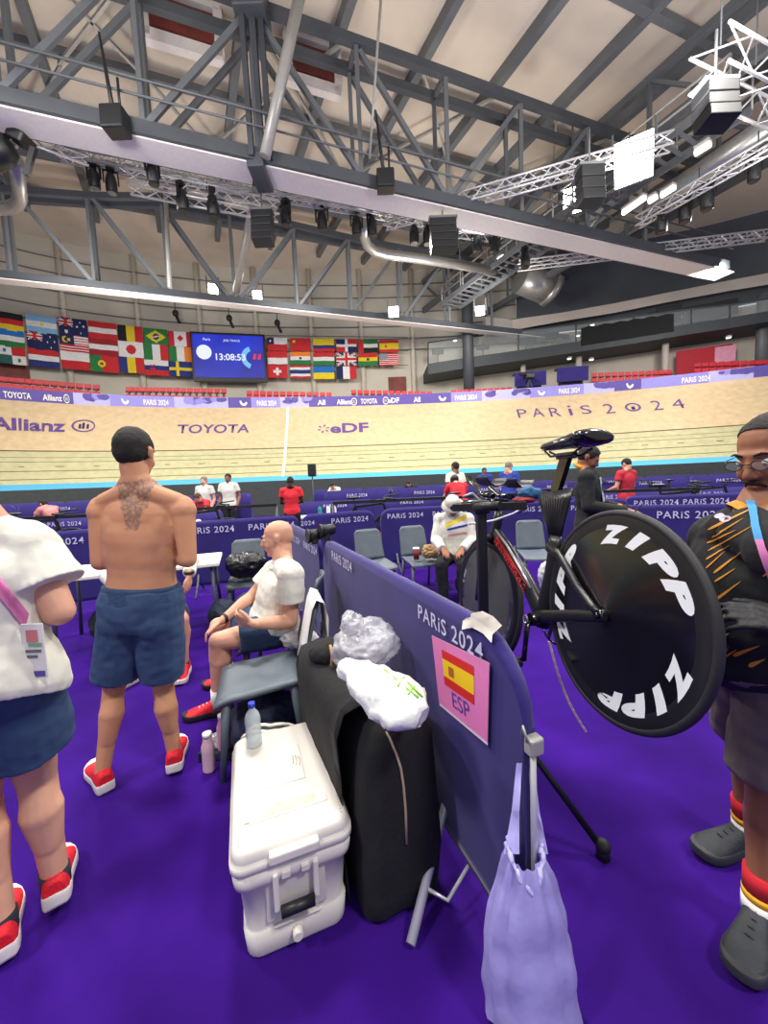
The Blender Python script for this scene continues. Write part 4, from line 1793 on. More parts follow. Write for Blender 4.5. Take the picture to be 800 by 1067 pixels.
    def tee(s, m, sleeve=.55, inf=.014, hem=-.12, flare=.05, long=False, collar=None, vox=None, seed=0, name='shirt', wob=.006, sleeve_r=.072, colz=.2):
        mb = MB()
        s.torso(mb, inf, hem, 1.0, flare, True)
        k = s.k
        for q in ('L', 'R'):
            sh, el, wr = s.J['sh' + q], s.J['el' + q], s.J['wr' + q]
            mb.sphere(sh, (.064 * k + inf,) * 3)
            if long:
                caps(mb, sh, el, .058 * k + inf, .046 * k + inf)
                mb.cyl(el, el.lerp(wr, .97), .050 * k + inf, .034 * k + inf, 16)
                mb.sphere(el, .048 * k + inf)
            else:
                mb.cyl(sh, sh.lerp(el, sleeve), .060 * k + inf, sleeve_r * k + inf * .4, 18)
        nb = s.sh + s.up * .02
        top = s.hp(0, -.02, -.085)
        if collar:
            mb.cyl(nb - s.up * .03, nb.lerp(top, .5), .070 * k + inf * .5, .064 * k + inf * .2, 18)
        else:
            mb.cyl(nb - s.up * .04, nb.lerp(top, .12), .078 * k + inf * .5, .068 * k + inf * .2, 18)
        mb = remesh(mb, vox or s.vox, 4)
        wobble(mb.bm, wob, 9, seed)
        wobble(mb.bm, wob * .4, 24, seed + 5)
        o = mb.build(name, m, s.root)
        if collar:
            mb = MB()
            a = nb.lerp(top, colz)
            d = (top - nb).normalized()
            X = s.rt
            Y = d.cross(X).normalized()
            rr = [ellring(a + d * z, r, r, X, Y, 20, 2) for z, r in ((-.012, .085 * k), (.022, .066 * k), (.026, .060 * k), (-.004, .074 * k))]
            mb.loft(rr, True, False)
            mb.build('collar', collar, s.root)
        s.shirt = o
        return o

    def pants(s, m, upto=.85, inf=.014, flare=.03, top=.12, vox=None, seed=3, long=False, name='shorts', seat=True):
        mb = MB()
        s.torso(mb, inf, -.10, top, 0, False, 6)
        k = s.k
        for q in ('L', 'R'):
            h, kn, an = s.J['hip' + q], s.J['kn' + q], s.J['an' + q]
            mb.sphere(h, .094 * k + inf)
            back = -s.fw
            mb.sphere(h + back * .035 * k - s.up * .01, (.078 * k + inf, .07 * k + inf, .09 * k + inf), seg=14)
            if long:
                caps(mb, h, kn, .092 * k + inf, .058 * k + inf)
                mb.cyl(kn, kn.lerp(an, .95), .058 * k + inf, .048 * k + inf, 16)
                mb.sphere(kn, .056 * k + inf)
            else:
                e = h.lerp(kn, upto)
                r = .09 + (.052 - .09) * upto
                mb.cyl(h, e, .094 * k + inf, r * k + inf + flare, 22)
        mb = remesh(mb, vox or s.vox, 5)
        wobble(mb.bm, .008, 9, seed)
        wobble(mb.bm, .003, 26, seed + 5)
        return mb.build(name, m, s.root)

    def shoe(s, side, m, sole, L=.285, sock=None, tilt=0.0, lace=None, sockm=None, detail=True, stripe=None):
        an = s.J['an' + side]
        t = V(s.J['toe' + side])
        t.z = 0
        t.normalize()
        M = frame(V((an.x, an.y, an.z - .085)) - t * .065, t, (0, 0, 1))
        if tilt:
            M = M @ Matrix.Translation((L * .75, 0, 0)) @ Matrix.Rotation(tilt, 4, 'Y') @ Matrix.Translation((-L * .75, 0, 0))
        n = 14
        # widths along the foot
        W = [(0, .026), (.06, .034), (.2, .037), (.4, .036), (.6, .044), (.75, .049), (.88, .042), (.97, .026), (1, .008)]

        def wid(x):
            for a, b in zip(W[:-1], W[1:]):
                if x <= b[0]:
                    return a[1] + (b[1] - a[1]) * (x - a[0]) / (b[0] - a[0])
            return .008
        mb = MB()
        outl = []
        N = 22
        for i in range(N + 1):
            x = i / N
            outl.append((x, wid(x) * 1.12 + .002))
        ring = [(x * L, w) for x, w in outl] + [(x * L, -w) for x, w in reversed(outl)]
        def zb(x):
            return .0 + .018 * max(0, (x / L - .8) / .2) ** 2 + .008 * max(0, (.08 - x / L) / .08)
        rr = []
        for zz, g in ((0, .92), (.006, 1.0), (.026, 1.0), (.036, .97), (.038, .9)):
            rr.append([M @ V((x + (0 if 0 < x < L else 0), w * g, zb(x) * (1 - zz / .042 * .4) + zz * (1.0 + .35 * (1 - x / L)))) for x, w in ring])
        mb.loft(rr, True, True)
        up = MB()
        H = [(0, .088), (.08, .108), (.22, .104), (.35, .096), (.5, .080), (.7, .060), (.88, .046), (1, .030)]

        def hei(x):
            for a, b in zip(H[:-1], H[1:]):
                if x <= b[0]:
                    return a[1] + (b[1] - a[1]) * (x - a[0]) / (b[0] - a[0])
            return .03
        rings = []
        for i in range(n + 1):
            x = .005 + .985 * i / n
            w, h0 = wid(x) * 1.14, hei(x) * 1.06
            rings.append([M @ V((x * L, w * math.copysign(abs(cos(a)) ** .6, cos(a)), .024 + (h0 - .024) * max(0, sin(a)) ** .75)) for a in (pi * q / 12 for q in range(13))] + [M @ V((x * L, w * .6 * c, .020)) for c in (-1, 1)])
        up.loft(rings, True, True)
        sh = up.build('shoe', m, s.root)
        mb.build('sole', sole, sh)
        if detail:
            mb = MB()
            for j in range(4):
                x = (.36 + .085 * j) * L
                h0 = hei(x / L) + .003
                mb.tube([M @ V((x, -.024, h0 * .86)), M @ V((x + .004, 0, h0 + .003)), M @ V((x, .024, h0 * .86))], .0035, 6)
            mb.build('laces', lace or m, sh)
            if stripe:
                for sg in (-1, 1):
                    mb = MB()
                    for j in range(3):
                        x = (.16 + .06 * j) * L
                        mb.beam(M @ V((x, sg * .0385, .045)), M @ V((x + .02, sg * .0365, .075)), .003, .008, M.to_3x3() @ V((1, 0, 0)))
                    mb.build('side_stripes', stripe, sh)
        if sock:
            mb = MB()
            kn = s.J['kn' + side]
            a = V((an.x, an.y, an.z - .03))
            d = (kn - an).normalized()
            mb.cyl(a, an + d * sock, .038 * s.k, .040 * s.k, 16)
            mb.build('sock', sockm or sock_dark, s.root)
        return sh


def proj_mb(mb, target_objs, direction, offset=.003):
    """press the verts of mb (world) onto target meshes along a direction"""
    bvhs = []
    for o in target_objs:
        vs = [wm(o) @ v.co for v in o.data.vertices]
        bvhs.append(BVHTree.FromPolygons(vs, [list(p.vertices) for p in o.data.polygons]))
    d = V(direction).normalized()
    bad = []
    for v in mb.bm.verts:
        best = None
        for b in bvhs:
            loc, nr, _, dist = b.ray_cast(v.co - d * .5, d, 1.2)
            if loc is not None and (best is None or dist < best[1]):
                best = (loc, dist)
        if best is None:
            bad.append(v)
        else:
            v.co = best[0] - d * offset
    if bad:
        bmesh.ops.delete(mb.bm, geom=bad, context='VERTS')
    return mb


def grid_patch(mb, f, nu=8, nv=8):
    g = [[mb.bm.verts.new(V(f(i / nu, j / nv))) for i in range(nu + 1)] for j in range(nv + 1)]
    for j in range(nv):
        for i in range(nu):
            mb._face([g[j][i], g[j][i + 1], g[j + 1][i + 1], g[j + 1][i]], True)
    return mb

# ------------------------------------------------------------------ the bare-backed man, second from the left
Y0 = 1.93
J = dict(head=at(141, 474, 1.95), face=(-.05, 1, -.12), shL=at(106, 529, Y0), shR=at(190, 528, Y0), elL=at(104, 586, 1.90), elR=at(196, 583, 1.88), wrL=at(128, 580, 2.12), wrR=at(178, 577, 2.10),
         hipL=at(130, 642, Y0), hipR=at(166, 642, Y0), knL=at(119, 716, 1.95), knR=at(170, 714, 1.98), anL=at(106, 796, 1.86), anR=at(181, 778, 1.97),
         toeL=(-1.1, 1, 0), toeR=(-.42, 1, 0))
J['anL'].z = .085
J['anR'].z = .10
m1 = Person('bare-backed man in slate blue shorts with a grey tattoo between his shoulder blades', J, None, build=1.04, voxel=.006, hs=1.04)


def tattoo_skin():
    m = bpy.data.materials.new('tattooed_skin')
    m.use_nodes = True
    nt = m.node_tree
    b = nt.nodes['Principled BSDF']
    b.inputs['Roughness'].default_value = .5
    b.inputs['Specular IOR Level'].default_value = .3
    tc = nt.nodes.new('ShaderNodeTexCoord')
    w0 = wm(m1.root).translation
    c = at(140, 527, 1.85) - w0
    sub = nt.nodes.new('ShaderNodeVectorMath')
    sub.operation = 'SUBTRACT'
    sub.inputs[1].default_value = c
    nt.links.new(tc.outputs['Object'], sub.inputs[0])
    sep = nt.nodes.new('ShaderNodeSeparateXYZ')
    nt.links.new(sub.outputs[0], sep.inputs[0])

    def math_(op, a, b_=None, clamp=False):
        n = nt.nodes.new('ShaderNodeMath')
        n.operation = op
        n.use_clamp = clamp
        for i, q in enumerate((a, b_)):
            if q is None:
                continue
            if isinstance(q, (int, float)):
                n.inputs[i].default_value = q
            else:
                nt.links.new(q, n.inputs[i])
        return n.outputs[0]
    x, z, y = sep.outputs['X'], sep.outputs['Z'], sep.outputs['Y']
    # half width grows upwards: w = .04 + .22*(z + .12)
    w = math_('ADD', math_('MULTIPLY', math_('ADD', z, .125), .27), .030)
    nz = nt.nodes.new('ShaderNodeTexNoise')
    nz.inputs['Scale'].default_value = 28
    nt.links.new(tc.outputs['Object'], nz.inputs['Vector'])
    wob = math_('MULTIPLY', math_('SUBTRACT', nz.outputs['Fac'], .5), .05)
    inx = math_('MULTIPLY', math_('SUBTRACT', math_('ADD', w, wob), math_('ABSOLUTE', x)), 120, True)
    inz = math_('MULTIPLY', math_('SUBTRACT', math_('ADD', .125, wob), math_('ABSOLUTE', z)), 100, True)
    iny = math_('MULTIPLY', math_('SUBTRACT', .12, math_('ABSOLUTE', y)), 100, True)
    vo = nt.nodes.new('ShaderNodeTexVoronoi')
    vo.feature = 'DISTANCE_TO_EDGE'
    vo.inputs['Scale'].default_value = 44
    vo.inputs['Randomness'].default_value = 1
    nt.links.new(tc.outputs['Object'], vo.inputs['Vector'])
    ln = math_('SUBTRACT', 1.0, math_('MULTIPLY', vo.outputs['Distance'], 5.0), True)
    n3 = nt.nodes.new('ShaderNodeTexNoise')
    n3.inputs['Scale'].default_value = 50
    nt.links.new(tc.outputs['Object'], n3.inputs['Vector'])
    ink = math_('MULTIPLY', math_('ADD', math_('MULTIPLY', ln, .45), math_('MULTIPLY', n3.outputs['Fac'], .75)), math_('MULTIPLY', math_('MULTIPLY', inx, inz), math_('MULTIPLY', iny, .85)), True)
    nb = nt.nodes.new('ShaderNodeTexNoise')
    nb.inputs['Scale'].default_value = 9
    nt.links.new(tc.outputs['Object'], nb.inputs['Vector'])
    rp = nt.nodes.new('ShaderNodeValToRGB')
    rp.color_ramp.elements[0].color = srgb(184, 128, 96)
    rp.color_ramp.elements[1].color = srgb(206, 154, 120)
    nt.links.new(nb.outputs['Fac'], rp.inputs['Fac'])
    mx = nt.nodes.new('ShaderNodeMix')
    mx.data_type = 'RGBA'
    nt.links.new(ink, mx.inputs[0])
    nt.links.new(rp.outputs['Color'], mx.inputs[6])
    mx.inputs[7].default_value = srgb(70, 74, 78)
    nt.links.new(mx.outputs[2], b.inputs['Base Color'])
    return m


m1.skin = tattoo_skin()
b = m1.body_mb
m1.torso(b, 0, -.1, 1.0)
L_ = (m1.sh - m1.hip).length
for q in (-1, 1):
    # shoulder blades, lats, spine muscles, glutes
    b.sphere(m1.sh + m1.rt * (q * .098) - m1.up * .10 - m1.fw * .062, (.062, .034, .085), Matrix((m1.rt, m1.fw, m1.up)).transposed())
    b.sphere(m1.sh + m1.rt * (q * .125) - m1.up * .20 - m1.fw * .018, (.050, .068, .15), Matrix((m1.rt, m1.fw, m1.up)).transposed())
    b.sphere(m1.hip + m1.rt * (q * .036) + m1.up * .19 - m1.fw * .064, (.034, .034, .19), Matrix((m1.rt, m1.fw, m1.up)).transposed())
    caps(b, m1.sh + m1.rt * q * .045 + m1.up * .075 - m1.fw * .025, m1.J['shR' if q > 0 else 'shL'].lerp(m1.sh, .12) + m1.up * .028 - m1.fw * .01, .055, .045)
    b.sphere(m1.hip + m1.rt * (q * .085) + m1.up * .17, (.075, .09, .14), Matrix((m1.rt, m1.fw, m1.up)).transposed())
b.sphere(m1.sh - m1.up * .055 - m1.fw * .034, (.170, .072, .115), Matrix((m1.rt, m1.fw, m1.up)).transposed())
b.sphere(m1.sh - m1.up * .02 - m1.fw * .030, (.10, .062, .10), Matrix((m1.rt, m1.fw, m1.up)).transposed())
m1.head(b)
for q in 'LR':
    m1.arm(b, q)
    m1.leg(b, q)
    J = m1.J
    fd = (J['wr' + q] - J['el' + q]).normalized()
    m1.handp(b, q, fd, (0, 0, -1), .45)
m1.finish_body(smooth=9)
m1.hair(hair_black, .009, .058, -.072, cut=.42)
m1.face_parts(hair_black)
mb = MB()
m1.torso(mb, .017, .15, .27, 0, False, 4)
band = remesh(mb, .008, 3)
m1.pants(short_navy, .84, .020, .030, .24, seed=2)
band.build('waistband', mat('waistband', (40, 64, 98), .9, bump=.4, bscale=80), m1.root)
m1.shoe('L', shoe_red, sole_white, sock=.0, lace=sole_white, stripe=black_plastic)
m1.shoe('R', shoe_red, sole_white, sock=.0, lace=sole_white, stripe=black_plastic)

# ------------------------------------------------------------------ man in a white tee at the left edge
Y0 = 1.22
J = dict(head=at(-42, 466, 1.2), face=(-.1, 1, -.25), shL=at(-75, 574, 1.12), shR=at(27, 573, 1.24), elL=at(-110, 655, 1.1), elR=at(62, 637, 1.22), wrL=at(-60, 660, 1.35), wrR=at(40, 630, 1.46),
         hipL=at(-30, 708, 1.12), hipR=at(14, 704, 1.2), knL=at(-22, 830, 1.22), knR=at(38, 808, 1.3), anL=at(0, 958, 1.16), anR=at(57, 905, 1.30),
         toeL=(.25, 1, 0), toeR=(-.35, -1, 0), )
J['toeR'] = (-.72, .95, 0)
J['toeL'] = (-.85, .9, 0)
J['anL'].z = .1
J['anR'].z = .11
m2 = Person('man in a white tee and slate blue shorts cut off by the left photo edge', J, skin_pale, build=1.15, voxel=.006)
b = m2.body_mb
m2.torso(b)
m2.head(b)
for q in 'LR':
    m2.arm(b, q)
    m2.leg(b, q)
    fd = (m2.J['wr' + q] - m2.J['el' + q]).normalized()
    m2.handp(b, q, fd, (-.7 if q == 'R' else .7, 0, -.5), .5)
m2.finish_body()
m2.hair(hair_black, .008)
m2.tee(tee_white, .62, .022, -.10, .10, seed=4, wob=.009, sleeve_r=.088)
m2.pants(short_navy, .66, .018, .035, .2, seed=6)
m2.shoe('L', shoe_red, sole_white, sock=.03, lace=sole_white, stripe=black_plastic)
m2.shoe('R', shoe_red, sole_white, sock=.035, lace=sole_white, tilt=.08, stripe=black_plastic)
# lanyard and badge at his side
ln = thing('lanyard', 'pink lanyard with a white accreditation card hanging on the left man in white', 'lanyard', at(35, 690, 1.03))
mb = MB()
pk = mat('pink_ribbon', (222, 130, 190), .7)
grid_patch(mb, lambda u, v: at(-16 + 46 * u - 5 * (v - .5), 592 + 58 * u + 17 * (v - .5), 1.05 - .03 * sin(u * 3)), 10, 2)
proj_mb(mb, [m2.shirt], ray(10, 620), .008)
bmesh.ops.solidify(mb.bm, geom=mb.bm.faces[:], thickness=.003)
mb.build('ribbon', pk, ln)
cardM = mat('white_card', (226, 222, 220), .5)
qy = at(33, 678, 1.0)
bv = MB()
bv.mesh(m2.shirt.data, wm(m2.shirt))
bt = BVHTree.FromBMesh(bv.bm)
hit = bt.ray_cast(EYE, (at(33, 678, 1.0) - EYE).normalized())
dY = hit[0].y - .012 if hit[0] is not None else 1.0
rl = at(36, 678, dY)
r_ = (at(48, 678, dY) - at(26, 678, dY)).normalized()
Mc = frame(rl, r_, V((.05, .0, 1))) @ Matrix.Rotation(-.04, 4, 'Y')
cw_ = (at(48, 678, dY) - at(25, 678, dY)).length
ch_ = (at(36, 651, dY) - at(36, 707, dY)).length
mb = MB()
mb.box((0, 0, 0), (cw_, .005, ch_), Mc, bev=.002)
mb.build('card', cardM, ln)
for (x, z, w, h, m) in ((0, .28, .5, .22, mat('card_photo', (206, 120, 120), .5)), (0, .0, .7, .05, steel), (-.1, -.1, .5, .05, steel), (0, -.42, .8, .1, banner_violet), (.1, .12, .6, .06, mat('card_green', (120, 170, 120), .6))):
    mb = MB()
    mb.box((x * cw_, -.0035, z * ch_), (w * cw_, .002, h * ch_), Mc)
    mb.build('card_print', m, ln)

# ------------------------------------------------------------------ seated bald man in a white polo
J = dict(head=at(289, 561, 2.72), face=(-1, -.10, -.12), shL=at(303, 599, 2.48), shR=at(286, 596, 2.86), elL=at(303, 648, 2.44), elR=at(262, 622, 2.80), wrL=at(264, 650, 2.30), wrR=at(232, 646, 2.62),
         hipL=at(292, 668, 2.55), hipR=at(284, 662, 2.74), knL=at(227, 668, 2.40), knR=at(227, 652, 2.72), anL=at(227, 733, 2.46), anR=at(240, 716, 2.80),
         toeL=(-1, -.25, 0), toeR=(-1, .1, 0))
for q in ('hipL', 'hipR'):
    J[q].z = .53
for q in ('anL', 'anR'):
    J[q].z = .085
m3 = Person('bald man in a white polo and slate blue shorts laughing on a grey chair', J, skin_pale, build=1.13, voxel=.007, belly=.15, hs=1.07)
b = m3.body_mb
m3.torso(b)
m3.head(b)
for q in 'LR':
    m3.arm(b, q)
    m3.leg(b, q)
m3.handp(b, 'L', (-.9, .25, .12), (.1, .9, .2), .45, thumb=(0, 0, 1))
m3.handp(b, 'R', (-.85, -.3, -.45), (-.3, -.2, -1), .55, thumb=(0, -1, 0))
m3.finish_body()
m3.face_parts(hair_grey)
m3.tee(tee_white, .60, .018, -.02, .02, seed=8, collar=tee_white, wob=.007)
m3.pants(short_navy, .66, .016, .022, .12, seed=9)
m3.shoe('L', shoe_red, mat('black_sole', (24, 24, 28), .7), sock=.10, sockm=sock_white, lace=sole_white)
m3.shoe('R', shoe_red, mat('black_sole', (24, 24, 28), .7), sock=.10, sockm=sock_white, lace=sole_white)
mb = MB()
mb.torus(m3.J['wrR'].lerp(m3.J['elR'], .06), frame((0, 0, 0), (0, 0, 1), (m3.J['elR'] - m3.J['wrR'])).to_3x3() @ Matrix.Rotation(pi / 2, 3, 'X'), .031, .006, 24, 8, 2.0)
mb.build('watch_strap', black_plastic, m3.root)

# ------------------------------------------------------------------ person sitting behind the bare-backed man, facing the camera
J = dict(head=at(150, 545, 3.35), face=(.05, -1, -.2), shL=at(184, 573, 3.35), shR=at(128, 573, 3.35), elL=at(193, 602, 3.25), elR=at(112, 600, 3.2), wrL=at(193, 622, 3.0), wrR=at(130, 620, 3.0),
         hipL=at(172, 640, 3.4), hipR=at(146, 640, 3.4), knL=at(190, 645, 2.98), knR=at(138, 645, 2.95), anL=at(192, 690, 3.05), anR=at(146, 692, 3.0), toeL=(.25, -1, 0), toeR=(-.5, -1, 0))
J['wrL'] = at(197, 598, 3.05)
J['elL'] = at(199, 583, 3.28)
for q in ('hipL', 'hipR'):
    J[q].z = .53
for q in ('anL', 'anR'):
    J[q].z = .085
m4 = Person('person in a white shirt sitting behind the bare-backed man, hand and watch showing', J, skin_pale, build=.98, voxel=.009)
b = m4.body_mb
m4.torso(b)
m4.head(b)
for q in 'LR':
    m4.arm(b, q)
    m4.leg(b, q)
m4.handp(b, 'L', (0, -.15, -1), (-.8, 0, 0), .4, thumb=(0, -1, 0))
m4.handp(b, 'R', (.5, -.5, -.2), (0, .3, -1), .5, thumb=(1, 0, 0))
m4.finish_body()
m4.face_parts(hair_black)
m4.hair(hair_black)
m4.tee(tee_white, .6, .016, -.02, .02, long=True, seed=12)
m4.pants(mat('grey_blue_trousers', (72, 84, 104), .9, bump=.2, bscale=24), .8, .014, .02, .1, seed=14)
m4.shoe('L', shoe_red, sole_white, sock=.02)
m4.shoe('R', shoe_red, sole_white, sock=.02)
mb = MB()
mb.torus(m4.J['wrL'] + V((0, 0, .012)), Matrix.Rotation(pi / 2, 3, 'X'), .032, .008, 24, 8, 1.6)
mb.build('watch_strap', black_plastic, m4.root)

# ------------------------------------------------------------------ man in the black and orange polo at the right edge
J = dict(head=at(807, 474, 1.14), face=(-.95, -.20, -.30), shL=at(818, 574, .98), shR=at(748, 562, 1.30), elL=at(862, 650, .96), elR=at(722, 600, 1.36), wrL=at(822, 652, .86), wrR=at(708, 625, 1.22),
         hipL=at(820, 705, 1.12), hipR=at(786, 690, 1.30), knL=at(800, 815, 1.13), knR=at(777, 765, 1.40), anL=at(793, 918, 1.12), anR=at(778, 870, 1.40),
         toeL=(-.75, -.5, 0), toeR=(-1, -.1, 0))
J['anL'].z = .10
J['anR'].z = .09
J['wrL'] = at(832, 655, .90)
J['elR'] = at(738, 612, 1.42)
J['wrR'] = at(752, 640, 1.20)
m5 = Person('man with glasses in a black polo with orange slashes working by the bicycle', J, skin_brown, build=1.08, belly=.42, voxel=.006, hs=1.05)
b = m5.body_mb
m5.torso(b)
m5.head(b)
for q in 'LR':
    m5.arm(b, q)
    m5.leg(b, q)
m5.finish_body()
m5.face_parts(hair_black)
m5.hair(mat('greying_hair', (34, 30, 29), .8, vary=.3, scale=70, bump=.4, bscale=260), .002, .035, -.045, cut=1.1, fz=.075)
glove = mat('black_glove', (26, 26, 30), .6, vary=.1, bump=.2, bscale=120)
for q, fd, pl_, th in (('L', (-.85, .35, .28), (-.2, .6, -.6), (0, 0, 1)), ('R', (.0, -.9, -.1), (1, 0, -.3), (0, 0, 1))):
    g = MB()
    m5.handp(g, q, fd, pl_, .6, 1.0, thumb=th)
    w = m5.J['wr' + q]
    g.cyl(w, w.lerp(m5.J['el' + q], .18), .036, .038, 14)
    g = remesh(g, .005, 3)
    g.build('glove', glove, m5.root)
polo = m5.tee(black_fabric, .66, .018, -.10, .02, seed=20, collar=orange_print, wob=.006, sleeve_r=.080, colz=.32)
m5.pants(grey_shorts, .94, .022, .03, .1, seed=22)
shoe_grey = mat('dark_grey_shoe', (40, 44, 50), .7, vary=.12, scale=20, bump=.3, bscale=120)
sole_dk = mat('grey_sole', (52, 52, 58), .7)
m5.shoe('L', shoe_grey, sole_dk, .29, lace=black_plastic)
m5.shoe('R', shoe_grey, sole_dk, .29, lace=black_plastic)
an, kn = m5.J['anL'], m5.J['knL']
d = (kn - an).normalized()
for a0, a1, m in ((-.02, .03, sock_white), (.03, .055, mat('yellow_knit', (226, 170, 40), .9)), (.055, .12, mat('red_knit', (190, 26, 40), .9))):
    for q in 'LR':
        an, kn = m5.J['an' + q], m5.J['kn' + q]
        d = (kn - an).normalized()
        mb = MB()
        mb.cyl(an + d * a0, an + d * a1, .047, .048, 18)
        mb.build('sock_band', m, m5.root)
# orange slashes, printed on the polo
slashes = [((738, 552), (790, 527), 5), ((737, 566), (768, 552), 4), ((738, 574), (790, 545), 3), ((736, 583), (762, 567), 3), ((736, 592), (756, 574), 3), ((744, 597), (774, 574), 5), ((742, 560), (775, 540), 4),
           ((745, 606), (767, 592), 4), ((742, 628), (773, 605), 6), ((745, 643), (752, 633), 3), ((747, 652), (760, 634), 3), ((751, 668), (768, 650), 3), ((757, 684), (768, 676), 4),
           ((764, 683), (792, 672), 8), ((780, 694), (798, 686), 9), ((752, 690), (760, 672), 4), ((795, 600), (822, 585), 4), ((800, 640), (826, 620), 5)]
for (x0, y0), (x1, y1), w in slashes:
    mb = MB()
    nx, ny = -(y1 - y0), (x1 - x0)
    Ln = hypot(nx, ny)
    nx, ny = nx / Ln, ny / Ln

    def f(u, v):
        k = w * .62 * (1 - u) ** .7 * min(1, u * 6 + .3) * (v - .5)
        return at(x0 + (x1 - x0) * u + nx * k, y0 + (y1 - y0) * u + ny * k, 1.0)
    grid_patch(mb, f, 12, 2)
    dr = ray((x0 + x1) / 2, (y0 + y1) / 2)
    # cast every vertex along its own ray from the front of the shirt
    bv = BVHTree.FromPolygons([wm(polo) @ v.co for v in polo.data.vertices], [list(p.vertices) for p in polo.data.polygons])
    bad = []
    for v in mb.bm.verts:
        dd = (v.co - EYE).normalized()
        loc, nr, _, dist = bv.ray_cast(EYE, dd)
        if loc is None or (nr.dot(dd) > -.12):
            bad.append(v)
        else:
            v.co = loc + nr * .002
    if bad:
        bmesh.ops.delete(mb.bm, geom=bad, context='VERTS')
    if len(mb.bm.faces):
        mb.build('orange_slash', orange_print, m5.root)
    else:
        mb.bm.free()
# white emblem on the chest: two nested leaf shapes
mb = MB()
for cx, cy, s_ in ((756, 541, 1), (750, 538, .8)):
    vs = []
    for k in range(16):
        t = 2 * pi * k / 16
        x, y = cx + cos(t) * 6.5 * s_, cy + sin(t) * 3.2 * s_ - .5 * cos(t)
        loc, nr, _, dist = bv.ray_cast(EYE, (at(x, y, 1) - EYE).normalized())
        if loc is not None:
            vs.append(mb.bm.verts.new(loc + nr * .003))
    if len(vs) > 2:
        mb._face(vs)
mb.build('chest_emblem', white_print, m5.root)
# lanyard: blue then pink ribbon
lan = thing('lanyard', 'blue and pink lanyard round the neck of the man with glasses', 'lanyard', at(790, 620, 1.0))
for (xa, ya, xb, yb, m) in ((781, 519, 792, 563, mat('blue_ribbon', (66, 146, 206), .7)), (792, 563, 806, 602, pk), (806, 602, 815, 660, pk)):
    mb = MB()
    grid_patch(mb, lambda u, v: at(xa + (xb - xa) * v + 8.5 * (u - .5), ya + (yb - ya) * v, 1.0), 3, 12)
    bad = []
    for v in mb.bm.verts:
        loc, nr, _, dist = bv.ray_cast(EYE, (v.co - EYE).normalized())
        if loc is None:
            bad.append(v)
        else:
            v.co = loc + nr * .006
    if bad:
        bmesh.ops.delete(mb.bm, geom=bad, context='VERTS')
    mb.build('ribbon', m, lan)
# moustache, goatee, glasses
mb = MB()
mb.tube([m5.hp(-.026, .086, -.064), m5.hp(-.012, .099, -.047), m5.hp(.012, .099, -.047), m5.hp(.026, .086, -.064)], .005, 6, [.003, .0055, .0055, .003])
mb.build('moustache', hair_black, m5.root)
mb = MB()
mb.sphere(m5.hp(0, .080, -.094), (.02, .014, .014), m5.HM)
mb.build('goatee', hair_black, m5.root)
gl = thing('eyeglasses', 'thin dark framed glasses on the man in the black and orange polo', 'glasses', m5.hp(0, .1, 0))
for q in (-1, 1):
    mb = MB()
    mb.tube([m5.hp(q * .033 + cos(t) * .022, .106 - abs(cos(t) * q) * .002, .004 + sin(t) * .014) for t in (2 * pi * k / 20 for k in range(21))], .0016, 6)
    mb.build('lens_rim', black_plastic, gl)
    mb = MB()
    mb.loft([[m5.hp(q * .033 + cos(t) * .021 * r, .105, .004 + sin(t) * .013 * r) for t in (2 * pi * k / 20 for k in range(20))] for r in (.01, 1)], True, False)
    mb.build('lens', glass, gl)
    mb = MB()
    mb.tube([m5.hp(q * .058, .102, .006), m5.hp(q * .080, .06, .008), m5.hp(q * .083, -.01, .008)], .0018, 6)
    mb.build('temple_arm', black_plastic, gl)
mb = MB()
mb.tube([m5.hp(-.011, .107, .006), m5.hp(0, .111, .009), m5.hp(.011, .107, .006)], .0016, 6)
mb.build('bridge', black_plastic, gl)

